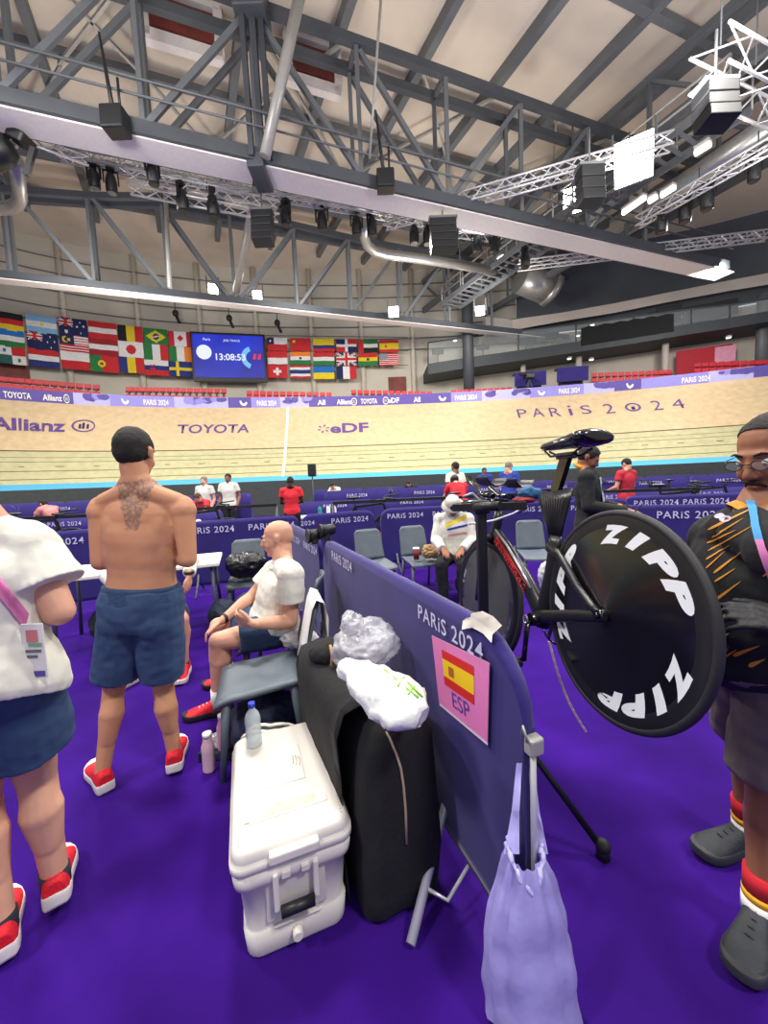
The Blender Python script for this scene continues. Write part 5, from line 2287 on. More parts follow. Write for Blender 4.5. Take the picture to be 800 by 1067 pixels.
# ================================================================== barriers
def barrier(A, B, label, texts=(), h0=.13, h1=1.05, r=.16, group=None, feet=True, side=1, th=.035, tz=.92, tsz=.055, seed=0, detail=True, round0=True, round1=True):
    """fabric covered barrier from A to B (ground points); the printed side looks to the left of A->B when side=1"""
    A, B = V((A[0], A[1], 0)), V((B[0], B[1], 0))
    L = (B - A).length
    M = frame(A, B - A, (0, 0, 1))
    t = thing('fabric_barrier', label, 'barrier', (A + B) / 2, group=group)
    out = [(0, h0), (L, h0)]
    n = 7 if detail else 4
    if round1:
        out += [(L - r + r * sin(k * pi / 2 / n), h1 - r + r * cos(k * pi / 2 / n)) for k in range(n, -1, -1)]
    else:
        out += [(L, h1)]
    if round0:
        out += [(r - r * sin(k * pi / 2 / n), h1 - r + r * cos(k * pi / 2 / n)) for k in range(0, n + 1)]
    else:
        out += [(0, h1)]
    # fabric as a gridded surface with soft folds
    def top(x):
        z = h1
        if round1 and x > L - r:
            z = h1 - r + sqrt(max(0, r * r - (x - L + r) ** 2))
        if round0 and x < r:
            z = min(z, h1 - r + sqrt(max(0, r * r - (r - x) ** 2)))
        return z
    nx, nz = (60, 18) if detail else (16, 4)
    xs = [L * i / nx for i in range(nx + 1)]
    if round1 or round0:
        xs = sorted(set([r * (1 - cos(k * pi / 12)) for k in range(7)] + [L - r * (1 - cos(k * pi / 12)) for k in range(7)] + [x for x in xs if r < x < L - r]))

    def fold(x, z, s):
        if not detail:
            return 0
        return .012 * noise.noise(V((x * 2.2 + seed, z * 1.1, s))) + .005 * sin(x * 7 + z * 9 + seed) * max(0, 1 - abs(z - .4) * 1.6)
    mb = MB()
    rings = []
    for x in xs:
        zt = top(x)
        f = []
        for k in range(nz + 1):
            z = h0 + (zt - h0) * k / nz
            f.append(M @ V((x, -th / 2 - max(0, fold(x, z, 0)), z)))
        for k in range(nz, -1, -1):
            z = h0 + (zt - h0) * k / nz
            f.append(M @ V((x, th / 2 + max(0, fold(x, z, 4)), z)))
        rings.append(f)
    mb.loft(rings, True, True)
    fab = mb.build('fabric_cover', navy_violet, t)
    for x, s, sz in texts:
        for ys, fl in ((-1, 1),) if side == 1 else ((1, -1),):
            Mt = M @ Matrix.Translation((x, ys * (th / 2 + .013), tz)) @ Matrix.Rotation(pi / 2, 4, 'X') @ (Matrix.Identity(4) if fl == 1 else Matrix.Rotation(pi, 4, 'Y'))
            flat_text(s, Mt, height=sz, spacing=1.12, bold=.008).build('event_print', white_print, t)
    if feet:
        for x in (.25, L - .25):
            mb = MB()
            for y in (-.3, .3):
                mb.tube([M @ V((x, 0, .3)), M @ V((x, y * .2, .2)), M @ V((x, y, .02))], .014, 8)
            mb.tube([M @ V((x, -.2, .14)), M @ V((x, .2, .14))], .008, 6)
            mb.build('foot_frame', steel, t)
    return t, M, L


# the near barrier and the one behind it
BA, BB_ = V((-.515, 3.23, 0)), V((.372, 1.00, 0))
nb_, NM, NL = barrier(BA, BB_, 'near violet blue fabric barrier with the pink ESP flag sheet on it', [(.62, 'PARiS 2024', .07), (2.02, 'PARiS 2024', .060)], r=.24, side=1, feet=False, tz=.965, seed=2)
# side facing the camera: the print must look to the left side; legs
for x, y in ((2.02, 0),):
    mb = MB()
    g = V((.027, 1.12, .02))
    tp = NM @ V((1.93, 0, .22))
    mb.tube([tp + V((0, 0, .1)), tp, g], .016, 12)
    mb.build('leg', alu, nb_)
    mb = MB()
    mb.tube([g.lerp(tp, .35), V((.16, 1.19, .085)), NM @ V((2.1, 0, .13))], .007, 8)
    mb.build('brace', alu, nb_)
mb = MB()
mb.tube([NM @ V((.5, 0, .3)), NM @ V((.5, -.1, .2)), NM @ V((.5, -.32, .02))], .02, 10)
mb.build('leg', alu, nb_)
# end tube with the metal clip
e = NM @ V((NL + .012, 0, 0))
mb = MB()
mb.tube([V((e.x, e.y, z)) for z in (.1, .5, .785)], .009, 10)
mb.build('end_tube', alu, nb_)
mb = MB()
c = V((e.x, e.y, .775))
Mcl = frame(c, NM.to_3x3() @ V((1, 0, 0)), (0, 0, 1))
mb.box((.004, 0, 0), (.034, .046, .05), Mcl, bev=.008)
mb.tube([Mcl @ V((-.012, -.028, .02)), Mcl @ V((0, -.033, .06)), Mcl @ V((.012, -.028, .02))], .004, 6)
mb.build('end_clip', steel_light, nb_)
# tape and pink flag sheet
def on_barrier(x, y, off=.012):
    n = NM.to_3x3() @ V((0, -1, 0))
    if n.dot(EYE - NM.translation) < 0:
        n = -n
    P0 = NM.translation + n * (.0175 + off)
    return onplane(x, y, n, P0.dot(n))


sheet_pink = mat('pink_paper', (228, 128, 186), .6, vary=.02)
fs = thing('flag_sheet', 'pink paper sheet with a small Spanish flag and the letters ESP on the near barrier', 'sign', on_barrier(483, 720))
q = [on_barrier(450, 662, .014), on_barrier(510, 691, .014), on_barrier(508, 777, .014), on_barrier(458, 735, .014)]


def quad_patch(q, u0, v0, u1, v1, off, m, name, parent, nu=6, nv=4):
    mb = MB()
    n = (q[1] - q[0]).cross(q[3] - q[0]).normalized()
    if n.dot(EYE - q[0]) < 0:
        n = -n

    def f(u, v):
        uu, vv = u0 + (u1 - u0) * u, v0 + (v1 - v0) * v
        return q[0].lerp(q[1], uu).lerp(q[3].lerp(q[2], uu), vv) + n * off
    a = [[f(i / nu, j / nv) for i in range(nu + 1)] for j in range(nv + 1)]
    mb.loft(a, False, False)
    if off < .001:
        mb.loft([[p + n * -.001 for p in r] for r in a], False, False)
    return mb.build(name, m, parent)


quad_patch(q, 0, 0, 1, 1, 0, mat('sheet_edge', (232, 214, 226), .6, vary=0), 'paper', fs)
quad_patch(q, 0, 0, 1, .955, .0015, sheet_pink, 'paper_front', fs)
R_, Yl = mat('flag_red', (214, 40, 36), .6, vary=0), mat('flag_yellow', (246, 206, 30), .6, vary=0)
for v0, v1, m in ((.13, .25, R_), (.25, .49, Yl), (.49, .61, R_)):
    quad_patch(q, .2, v0, .78, v1, .003, m, 'flag_stripe', fs)
quad_patch(q, .32, .31, .42, .44, .0045, mat('crest_brown', (180, 96, 50), .6, vary=0), 'flag_crest', fs)
n_ = (q[1] - q[0]).cross(q[3] - q[0]).normalized()
if n_.dot(EYE - q[0]) < 0:
    n_ = -n_
cc = q[0].lerp(q[1], .52).lerp(q[3].lerp(q[2], .52), .745) + n_ * .003
flat_text('ESP', frame(cc, q[1] - q[0], (q[0] - q[3])) @ Matrix.Rotation(pi / 2, 4, 'X'), width=(q[1] - q[0]).length * .30, bold=.005).build('country_letters', mat('sheet_violet', (104, 70, 150), .6, vary=0), fs)
tp = MB()
tape_px = [(481, 642), (492, 640), (503, 646), (512, 656)]
rg = []
for x, y in tape_px:
    a = on_barrier(x, y + 14, .013)
    b_ = on_barrier(x + 1, y + 5, .013)
    c_ = V((b_.x, b_.y, b_.z + .02)) + NM.to_3x3() @ V((0, .035, 0))
    rg.append([a, b_, c_])
tp.loft(rg, False, False)
bmesh.ops.solidify(tp.bm, geom=tp.bm.faces[:], thickness=.002)
single(tp, 'masking_tape', 'piece of white masking tape over the top of the near barrier', 'tape', mat('tape', (214, 206, 200), .7))

barrier((-1.16, 4.62), (-.56, 3.28), 'violet blue fabric barrier standing beyond the near one behind the bald man', [(.5, 'PARiS 2024', .07), (1.2, 'PARiS 2024', .07)], r=.14, seed=5)
# the row behind the shirtless man
barrier((-4.75, 4.45), (-2.95, 5.35), 'violet barrier at the far left behind the bare-backed man', [(.7, 'PARiS 2024', .085), (1.45, 'PARiS 2024', .085)], r=.1, seed=7)
barrier((-2.93, 5.36), (-1.3, 5.80), 'violet barrier behind the grey chair with the black bag', [(.45, 'PARiS 2024', .09), (1.3, 'PARiS 2024', .09)], r=.1, seed=8)
barrier((-1.27, 5.82), (-.16, 6.3), 'violet barrier with a rounded corner behind the bald man', [(.1, '2024', .07), (.78, 'PARiS 2024', .085)], r=.16, seed=9)
barrier((-.06, 6.4), (2.0, 6.75), 'violet barrier behind the grey chairs and the person in the white hat', [(.42, 'PARiS 2024', .085), (1.2, 'PARiS 2024', .085)], r=.18, seed=10)
barrier((2.02, 6.75), (4.1, 6.45), 'violet barrier behind the bicycle frame', [(.6, 'PARiS 2024', .085), (1.5, 'PARiS 2024', .085)], r=.12, seed=11)
barrier((3.15, 5.2), (5.3, 4.3), 'violet barrier right of the disc wheel, nearest of the right ones', [(.80, 'PARiS 2024', .095), (1.5, 'PARiS 2024', .08)], r=.1, seed=12)
barrier((4.4, 7.0), (7.4, 6.5), 'long violet barrier behind the nearest one at the right', [(.5, 'PARiS 2024', .1), (1.3, 'PARiS 2024', .1), (2.3, 'PARiS 2024', .1)], r=.12, seed=13)

# ================================================================== plastic stacking chairs
chair_grey = mat('grey_chair_plastic', (92, 102, 112), .5, vary=.04)


def chair_proto(label, mtl=chair_grey, z=.45):
    t = thing('plastic_chair', label, 'chair')
    # local: +x = front of the chair
    mb = MB()
    n = 10
    rg = []
    for i in range(n + 1):
        x = -.21 + .44 * i / n
        zz = z + .012 * cos(i / n * pi * 1.2) - (.03 * max(0, (i / n - .8) / .2) ** 2)
        w = .215 - .01 * (1 - i / n)
        rg.append([V((x, y * w, zz - .012 * (1 - abs(y) ** 2))) for y in (-1, -.8, -.4, 0, .4, .8, 1)] + [V((x, y * w, zz - .028)) for y in (1, .5, -.5, -1)])
    mb.loft(rg, True, True)
    mb.build('seat', mtl, t)
    mb = MB()
    rg = []
    for k in range(12):
        v = k / 11
        zz = z + .01 + .40 * v
        x = -.20 - .11 * v
        w = .205 * (1 - .10 * v) * (1 if v < .85 else sqrt(max(.05, 1 - ((v - .85) / .17) ** 2 * .5)))
        cur = [V((x - .03 * (1 - (y) ** 2) , y * w, zz)) for y in (-1, -.8, -.4, 0, .4, .8, 1)]
        rg.append(cur + [p + V((-.016, 0, 0)) for p in reversed(cur)])
    mb.loft(rg, True, True)
    mb.build('backrest', mtl, t)
    for sx, sy in ((1, 1), (1, -1), (-1, 1), (-1, -1)):
        mb = MB()
        mb.tube([(sx * .17, sy * .18, z - .02), (sx * .19, sy * .195, z * .5), (sx * (.21 if sx > 0 else .25), sy * .205, 0)], .02, 10, [.024, .019, .015])
        mb.build('leg', mtl, t)
    return t


CH = chair_proto('grey plastic chair under the seated bald man')
CH.matrix_local = Matrix.Translation((-.80, 2.70, 0)) @ Matrix.Rotation(radians(184), 4, 'Z')


def chair(x, y, deg, label):
    o = copy_tree(CH)
    o.matrix_local = Matrix.Translation((x, y, 0)) @ Matrix.Rotation(radians(deg), 4, 'Z')
    o['label'] = label
    return o


chair(-.74, 2.12, 197, 'empty grey plastic chair behind the white cooler with a towel on its back')
chair(-1.62, 4.42, 285, 'grey plastic chair with a black bag on it behind the bald man')
chair(-.13, 4.95, 292, 'grey plastic chair, leftmost of the chairs right of the clamps')
chair(.47, 5.12, 287, 'grey plastic chair with the paper cup and paper bag on it')
chair(.95, 5.32, 275, 'grey plastic chair under the person in the white hat')
chair(2.05, 5.2, 265, 'grey plastic chair behind the bicycle down tube')
for o in bpy.data.objects:
    pass

# towel on the near chair's back
CM = Matrix.Translation((-.74, 2.12, 0)) @ Matrix.Rotation(radians(197), 4, 'Z')
towel = mat('white_towel', (226, 224, 220), .95, vary=.04, bump=.6, bscale=160)
mb = MB()
rg = []
for k in range(9):
    y = -.06 + .27 * k / 8
    wv = .006 * sin(k * 2.1)
    rg.append([CM @ V(p) for p in ((-.215 + wv, y, .50), (-.235 + wv, y, .60), (-.262, y, .72), (-.288, y, .835), (-.312, y, .885), (-.352, y, .865), (-.365 + wv, y, .78), (-.365, y, .68), (-.35 - wv, y, .60))])
mb.loft(rg, False, False)
bmesh.ops.solidify(mb.bm, geom=mb.bm.faces[:], thickness=.014)
wobble(mb.bm, .004, 30)
single(mb, 'towel', 'white towel hanging over the back of the empty grey chair', 'towel', towel)


def crumple(c, r, seed, amp=.35, voxel=.012, freq=9):
    mb = MB()
    mb.sphere(c, r, seg=64, rings=44)
    bm = mb.bm
    bm.normal_update()
    rm = min(r)
    for v in bm.verts:
        k = noise.noise(v.co * freq + V((seed, 0, 0)))
        k2 = abs(noise.noise(v.co * freq * 1.7 + V((0, seed, 0))))
        k3 = abs(noise.noise(v.co * freq * 3.9 + V((seed, 0, seed))))
        v.co += v.normal * (k * .8 - k2 * 1.1 - k3 * .6 + .35) * amp * rm
        if v.co.z < c[2] - r[2]:
            v.co.z = c[2] - r[2]
    return mb


single(crumple((-.585, 2.44, .505), (.13, .10, .055), 3, .5), 'crumpled_cloth', 'crumpled white cloth beside the bald man on the edge of the seat', 'cloth', towel)
bgm = mat('black_glossy_bag', (22, 22, 26), .35, bump=.4, bscale=20)
single(crumple((-1.60, 4.36, .62), (.24, .17, .155), 5, .22, freq=6), 'black_bag', 'black soft bag lying on the chair behind the bald man', 'bag', bgm)

# ================================================================== white cooler box
cool_white = mat('cooler_plastic', (226, 220, 212), .35, vary=.02, scale=3)
CO = frame((-.505, 1.061, 0), (.94, .345, 0), (0, 0, 1))
if (CO.to_3x3() @ V((0, 1, 0))).y < 0:
    CO = CO @ Matrix.Rotation(0, 4, 'Z')
ck = thing('cooler_box', 'large white plastic cooler box with a black grip handle on its front end', 'cooler', CO @ V((.19, .29, 0)))
CW, CL = .38, .60


def rrect(x0, y0, x1, y1, r, n=5):
    o = []
    for cx, cy, a0 in ((x1 - r, y1 - r, 0), (x0 + r, y1 - r, 90), (x0 + r, y0 + r, 180), (x1 - r, y0 + r, 270)):
        for k in range(n + 1):
            a = radians(a0 + 90 * k / n)
            o.append((cx + r * cos(a), cy + r * sin(a)))
    return o


mb = MB()
rg = []
for z, g, r in ((0.0, -.035, .04), (.012, -.028, .045), (.085, -.022, .045), (.092, -.028, .045), (.10, -.030, .045), (.26, -.018, .045), (.268, -.004, .045), (.285, -.002, .045), (.318, 0.0, .045), (.322, -.008, .045)):
    rg.append([CO @ V((x, y, z)) for x, y in rrect(-g, -g, CW + g, CL + g, r)])
mb.loft(rg, True, True, True)
mb.build('body', cool_white, ck)
mb = MB()
rg = []
for z, g, r in ((.322, -.004, .04), (.328, .004, .045), (.352, .004, .045), (.356, -.003, .045), (.362, -.002, .045), (.385, -.006, .045), (.396, -.016, .04), (.398, -.03, .035), (.394, -.05, .03), (.393, -.10, .02)):
    rg.append([CO @ V((x, y, z)) for x, y in rrect(-g, -g, CW + g, CL + g, max(.012, r))])
mb.loft(rg, True, True, True)
lid = mb.build('lid', cool_white, ck)
# raised ribs and recess frame on the lid
mb = MB()
mb.box((CW / 2, .12, .3945), (.26, .03, .006), CO, bev=.003)
mb.box((CW / 2, .34, .3945), (.15, .20, .005), CO, bev=.0025)
mb.build('lid_relief', cool_white, lid)
for sx in (.028, CW - .028):
    for k in range(6):
        mb = MB()
        mb.cyl(CO @ V((sx, .035 + .014 * k, .3965)), CO @ V((sx, .035 + .014 * k, .3985)), .0028, seg=8)
        mb.build('lid_rivet', mat('cooler_grey', (180, 174, 168), .5), lid)
stain = mat('grey_smudge', (170, 160, 138), .7, vary=.3, scale=60)
mb = MB()
for k in range(3):
    mb.tube([CO @ V((CW * .60 + .012 * k + .006 * sin(q), .33 + .018 * q - .01 * k, .3975)) for q in range(4)], .0015, 5)
mb.build('smudge', stain, lid)
mb = MB()
mb.box((CW / 2 - .03, .135, .3975), (.24, .045, .0006), CO)
mb.build('dirt_patch', mat('lid_dirt', (206, 196, 176), .6, vary=.08, scale=30), lid)
# front latch ledge
mb = MB()
mb.box((CW / 2, -.006, .362), (.155, .03, .035), CO, bev=.008)
mb.build('latch', cool_white, lid)
# front handle: frame with two arms, black grip
hd = MB()
for sx in (-1, 1):
    hd.box((CW / 2 + sx * .062, .004, .24), (.018, .028, .125), CO, bev=.005)
hd.box((CW / 2, .012, .298), (.16, .02, .03), CO, bev=.005)
for sx in (-.03, .03):
    hd.box((CW / 2 + sx, -.002, .292), (.026, .016, .022), CO, bev=.003)
H = hd.build('handle', cool_white, ck)
mb = MB()
mb.cyl(CO @ V((CW / 2 - .052, -.012, .178)), CO @ V((CW / 2 + .052, -.012, .178)), .017, seg=12)
mb.build('black_grip', black_plastic, H)
mb = MB()
mb.box((CW / 2, .022, .205), (.19, .012, .16), CO, bev=.004)
mb.build('recess_panel', mat('cooler_shade', (206, 200, 196), .5), ck)
mb = MB()
mb.cyl(CO @ V((CW / 2 - .005, .028, .06)), CO @ V((CW / 2 - .005, -.004, .06)), .018, .015, seg=16)
mb.build('drain_plug', cool_white, ck)
mb = MB()
mb.box((CW / 2, .02, .102), (.15, .012, .006), CO, bev=.002)
mb.build('trim_ridge', cool_white, ck)
mb = MB()
mb.box((-.002 + .0, .30, .30), (.02, .09, .05), CO, bev=.005)
mb.build('side_clip', black_plastic, ck)


# ================================================================== bottles
def bottle(base, h, r, body, cap, label, neck=.35, capname='cap', liquid=None, group=None):
    t = thing('bottle', label, 'bottle', base)
    b = V(base)
    prof = [(0, .8), (.02, .97), (.06, 1.0), (.2, .97), (.3, 1.0), (.42, .94), (.55, 1.0), (.66, .97), (.76, .75), (.84, neck + .05), (.90, neck)]
    mb = MB()
    mb.loft([[b + V((cos(a) * r * g, sin(a) * r * g, z * h)) for a in (2 * pi * k / 18 for k in range(18))] for z, g in prof], True, True)
    mb.build('bottle_body', body, t)
    mb = MB()
    mb.cyl(b + V((0, 0, h * .895)), b + V((0, 0, h)), r * (neck + .08), seg=14)
    mb.build(capname, cap, t)
    return t


clear_pl = mat('clear_bottle', (206, 216, 220), .15, alpha=.62, vary=0, spec=.6)
bottle(atz(265, 776, .394), .19, .033, clear_pl, mat('blue_cap', (40, 60, 190), .5), 'clear plastic water bottle with a blue cap standing on the white cooler')
pink_pl = mat('pinkish_bottle', (206, 150, 176), .4, vary=.04)
q = atz(234, 781, .05)
bottle((q.x, q.y, .055), .20, .034, pink_pl, mat('white_cap', (220, 214, 214), .5), 'pink sports bottle with a white cap on the dark pad left of the cooler', neck=.6)
q = atz(240, 757, .06)
bottle((-.99, 1.95, .0), .21, .034, mat('pale_pink_bottle', (212, 176, 190), .4), mat('white_cap', (220, 214, 214), .5), 'pale pink bottle standing behind the other pink one', neck=.6)
mb = MB()
qq = atz(233, 786, .0)
mb.box((qq.x - .02, qq.y + .03, .025), (.20, .17, .05), bev=.012)
single(mb, 'dark_pad', 'small dark blue pad on the carpet left of the cooler', 'pad', mat('dark_blue_pad', (28, 36, 58), .8))
film = mat('clear_film', (214, 214, 222), .2, alpha=.55, vary=0, bump=.5, bscale=40, spec=.7)
single(crumple((qq.x - .03, qq.y + .0, .085), (.055, .05, .035), 9, .6), 'plastic_wrapper', 'crumpled clear plastic wrapper on the dark blue pad', 'wrapper', film)
# dark bag under the near chair, helmet with white stripes behind the bottle
single(crumple((-.72, 2.10, .17), (.20, .17, .17), 12, .25, freq=5), 'duffel_bag', 'dark navy bag under the empty grey chair', 'bag', mat('navy_bag', (30, 38, 66), .8, bump=.3, bscale=30))
hm = thing('cycling_helmet', 'black helmet with white stripes lying behind the clear bottle', 'helmet', (-.60, 1.80, 0))
mb = MB()
mb.sphere((-.60, 1.80, .24), (.15, .11, .09), seg=24, rings=14)
mb.cyl((-.60, 1.80, 0), (-.60, 1.80, .2), .09, .11, 16)
mb.build('shell', black_plastic, hm)
for k in (-1, 0, 1):
    mb = MB()
    mb.tube([V((-.60 + .153 * cos(a) * cos(k * .45), 1.80 - .113 * sin(k * .45) - .0, .24 + .093 * sin(a))) + V((0, -.05, 0)) * (1 - abs(cos(a))) for a in (pi * (.12 + .76 * q / 12) for q in range(13))], .008, 6)
    mb.build('white_stripe', white_line, hm)

# ================================================================== tall black travel bag beside the cooler
KB = frame((-.105, 1.165, 0), (.28, .13, 0), (0, 0, 1))
bg = thing('travel_bag', 'tall black fabric travel bag with a beige zip between the cooler and the barrier', 'bag', (-.1, 1.5, 0))
mb = MB()
rg = []
BW, BL = .295, .80
for z, g, r in ((0, -.02, .05), (.02, 0, .06), (.2, .008, .06), (.45, .0, .06), (.60, -.012, .06), (.665, -.03, .07), (.69, -.06, .06)):
    rg.append([KB @ V((x + .04 * (z / .7) * (0 if y > .4 else 1) - .03 * z, y, z - .04 * (y / BL) * (z > .5))) for x, y in rrect(-g, -g, BW + g, BL + g, r, 6)])
mb.loft(rg, True, True)
bmesh.ops.subdivide_edges(mb.bm, edges=mb.bm.edges[:], cuts=2, use_grid_fill=True)
wobble(mb.bm, .010, 7, 3)
wobble(mb.bm, .004, 22, 8)
bagbody = mb.build('bag_body', black_matte, bg)
for p in bagbody.data.polygons:
    p.use_smooth = True
BAGBVH = BVHTree.FromPolygons([wm(bagbody) @ v.co for v in bagbody.data.vertices], [list(p.vertices) for p in bagbody.data.polygons])


def on_bag(x, y, off=.004):
    loc, nr, _, d = BAGBVH.ray_cast(EYE, (at(x, y, 1) - EYE).normalized())
    if loc is None:
        return None
    return loc + nr * off


zp = [p for p in (on_bag(x, y) for x, y in ((387, 738), (396, 752), (405, 768), (412, 784), (417, 800), (420, 820), (422, 845), (423, 878))) if p is not None]
if len(zp) > 2:
    mb = MB()
    mb.tube(zp, .0045, 6)
    mb.build('zip', mat('beige_zip', (168, 150, 130), .6), bg)
# folded black cover slumped on its left end
mb = MB()
rg = []
for k in range(9):
    u = k / 8
    rg.append([KB @ V((-.055 - .01 * sin(u * 6), .12 + u * .60, z - .05 * (1 - u) * (z > .3) * 0)) + V((.0, 0, 0)) if False else KB @ V((xo, .10 + u * .62, z + .012 * sin(u * 7 + z * 9))) for xo, z in ((-.03, .03), (-.045, .25), (-.04, .48), (-.05, .64), (-.02, .715), (.06, .735), (.13, .715))])
mb.loft(rg, False, False)
bmesh.ops.solidify(mb.bm, geom=mb.bm.faces[:], thickness=.012)
wobble(mb.bm, .008, 16, 2)
mb.build('side_flap', black_matte, bg)
# strap loop in orange beige at the top
zq = [at(344, 672, 1.60), at(346, 682, 1.58), at(345, 694, 1.56)]
mb = MB()
mb.tube(zq, .006, 6)
mb.build('strap', mat('tan_strap', (190, 140, 92), .7), bg)
single(crumple((-.265, 1.70, .74), (.10, .09, .055), 21, .3, freq=7), 'folded_cap', 'black folded cloth pouch lying at the back of the travel bag', 'cap', black_matte)  # a black cloth cap, folded up
# clear plastic bag and white-green bag on top
film2 = mat('milky_film', (206, 206, 214), .2, alpha=.55, vary=.05, scale=14, bump=.8, bscale=26, spec=.7)
single(crumple((-.11, 1.64, .79), (.135, .15, .095), 31, .45, freq=8), 'plastic_bag', 'clear crumpled plastic bag on top of the black travel bag', 'plastic bag', film2)
wg = thing('plastic_bag', 'white plastic carrier bag with green print on top of the black travel bag', 'plastic bag', (0, 1.3, .7))
p0, p1 = at(356, 692, 1.28), at(440, 748, 1.10)
d_ = (p1 - p0)
Mw = frame(p0, d_, (0, 0, 1))
mb = MB()
rg = []
Lw = d_.length
for k in range(19):
    u = k / 18
    w = .028 + .075 * sin(min(1, u * 1.25) * pi * .55) * (1 if u < .85 else max(.2, 1 - (u - .85) / .18))
    h = .018 + .038 * sin(u * pi * .9)
    rg.append([Mw @ V((u * Lw, cos(a) * w, sin(a) * h + .012 * noise.noise(V((u * 9, a * 1.5, 1))))) for a in (2 * pi * q / 28 for q in range(28))])
mb.loft(rg, True, True)
wobble(mb.bm, .016, 18, 4)
wobble(mb.bm, .007, 48, 7)
wbag = mb.build('bag_body', mat('white_poly', (226, 228, 226), .3, bump=.5, bscale=30, spec=.6), wg)
bvw = BVHTree.FromPolygons([wm(wbag) @ v.co for v in wbag.data.vertices], [list(p.vertices) for p in wbag.data.polygons])
grn = mat('green_print', (140, 196, 60), .5)
for pts in (((389, 689), (400, 698), (412, 708), (424, 718), (436, 728)), ((398, 690), (410, 699), (424, 711), (440, 727)), ((392, 700), (400, 692)), ((402, 708), (410, 698)), ((414, 716), (421, 706)), ((425, 724), (431, 716))):
    w3 = []
    for x, y in pts:
        loc, nr, _, dd = bvw.ray_cast(EYE, (at(x, y, 1) - EYE).normalized())
        if loc is not None:
            w3.append(loc + nr * .002)
    if len(w3) >= 2:
        mb = MB()
        mb.tube(w3, .0035, 5)
        mb.build('green_print', grn, wg)
# knotted neck of the clear bag
mb = crumple((-.155, 1.60, .90), (.05, .06, .055), 35, .5, freq=14)
single(mb, 'plastic_bag', 'small crumpled clear plastic bag knotted on top of the bigger one', 'plastic bag', film2)

# ================================================================== lavender waste bag hanging at the barrier end
lav = mat('lavender_film', (168, 160, 226), .4, alpha=.86, vary=.06, scale=5, bump=.5, bscale=14, spec=.5)
wb = thing('waste_bag', 'translucent lavender waste bag hanging from the end of the near barrier', 'bag', (.40, .93, 0))
c0 = at(547, 888, .985)
mb = MB()
rg = []
N = 44
for k in range(26):
    v = k / 25
    z = c0.z + .01 - (c0.z - .0) * v
    w = .042 + .082 * v ** .8 + (.02 * sin(v * pi))
    dth = .035 + .06 * v ** .7
    cx = c0.x + .008 * v - .004
    cy = c0.y - .02 * v
    ring = []
    for a in (2 * pi * q / N for q in range(N)):
        pl = 1 + (.10 * (1 - v) ** 1.5 + .05) * sin(a * 9 + 1.3 * sin(v * 4)) * .8 + .03 * sin(a * 17 + v * 9)
        ring.append(V((cx + cos(a) * w * pl, cy + sin(a) * dth * pl, max(.006, z - (.03 * max(0, -sin(a)) * (1 - v) ** 2)))))
    rg.append(ring)
mb.loft(rg, True, False)
wobble(mb.bm, .008, 14, 6)
mb.build('bag_film', lav, wb)
# gathered rim
mb = MB()
pts = []
for a in (2 * pi * q / 40 for q in range(41)):
    pl = 1 + .10 * sin(a * 11)
    pts.append(V((c0.x + cos(a) * .046 * pl, c0.y + sin(a) * .040 * pl, c0.z + .012 + .008 * sin(a * 13) - .10 * max(0, -sin(a)) ** 2 * .8)))
mb.tube(pts, .007, 7)
wobble(mb.bm, .004, 60, 2)
mb.build('gathered_rim', mat('lavender_rim', (190, 184, 236), .4, alpha=.95, bump=.5, bscale=50), wb)
mb = MB()
for x0, x1 in ((541, 533), (553, 563)):
    mb.loft([[at(x0 - 3, 795, 1.0), at(x0 + 3, 795, 1.0)], [at((x0 + x1) / 2 - 4, 845, .995), at((x0 + x1) / 2 + 4, 845, .995)], [at(x1 - 8, 890, .985), at(x1 + 8, 890, .985)]], False, False)
bmesh.ops.solidify(mb.bm, geom=mb.bm.faces[:], thickness=.002)
mb.build('hanging_strip', lav, wb)

# clamps at the far end of the near barrier
for k, (x, y, lab) in enumerate(((328, 558, 'black clamp lamp head, left of the two on the barrier corner'), (341, 553, 'black clamp lamp head, right of the two on the barrier corner'))):
    q = at(x, y, 3.2)
    t = thing('clamp', lab, 'clamp', (q.x, q.y, 1.03))
    mb = MB()
    mb.cyl(q + V((-.05, -.03, 0)), q + V((.05, .03, .01)), .055, .045, 14)
    mb.cyl(q + V((-.06, -.035, 0)), q + V((-.045, -.028, 0)), .062, .062, 14)
    mb.build('clamp_head', black_plastic, t)
    mb = MB()
    mb.box((q.x, q.y, 1.05), (.05, .09, .09), bev=.012)
    mb.build('clamp_jaw', black_plastic, t)

# ================================================================== the track bicycle in the stand
HUB = at(639.9, 641.2, 1.186)
NB = V((cos(3.309) * cos(.101), sin(3.309) * cos(.101), sin(.101)))
UB = NB.cross(V((0, 0, 1))).normalized()
if UB.y < 0:
    UB = -UB
BK = Matrix((UB, NB, -(NB.cross(UB)))).transposed().to_4x4()
if BK.col[2].z < 0:
    BK = Matrix((UB, NB, NB.cross(UB))).transposed().to_4x4()
if BK.to_3x3().determinant() < 0:
    pass
BK.translation = HUB
bike = thing('track_bicycle', 'black track bicycle with a white lettered disc wheel held in a stand', 'bicycle', mw=Matrix.Translation(HUB - V((0, 0, .34))))
carbon = mat('satin_carbon', (26, 27, 29), .32, vary=.10, scale=5, spec=.5)
carbon_gl = mat('gloss_carbon', (14, 14, 16), .16, vary=.05, coat=.5)
rubber = mat('tyre_rubber', (30, 30, 33), .6, vary=.08)
white_dec = mat('white_decal', (228, 232, 234), .4, vary=0)
bike_red = mat('bike_red', (206, 30, 44), .4, vary=0)
silver = mat('silver_metal', (178, 180, 184), .3, .7, vary=.04)


def B3(u, y, v):
    return BK @ V((u, y, v))


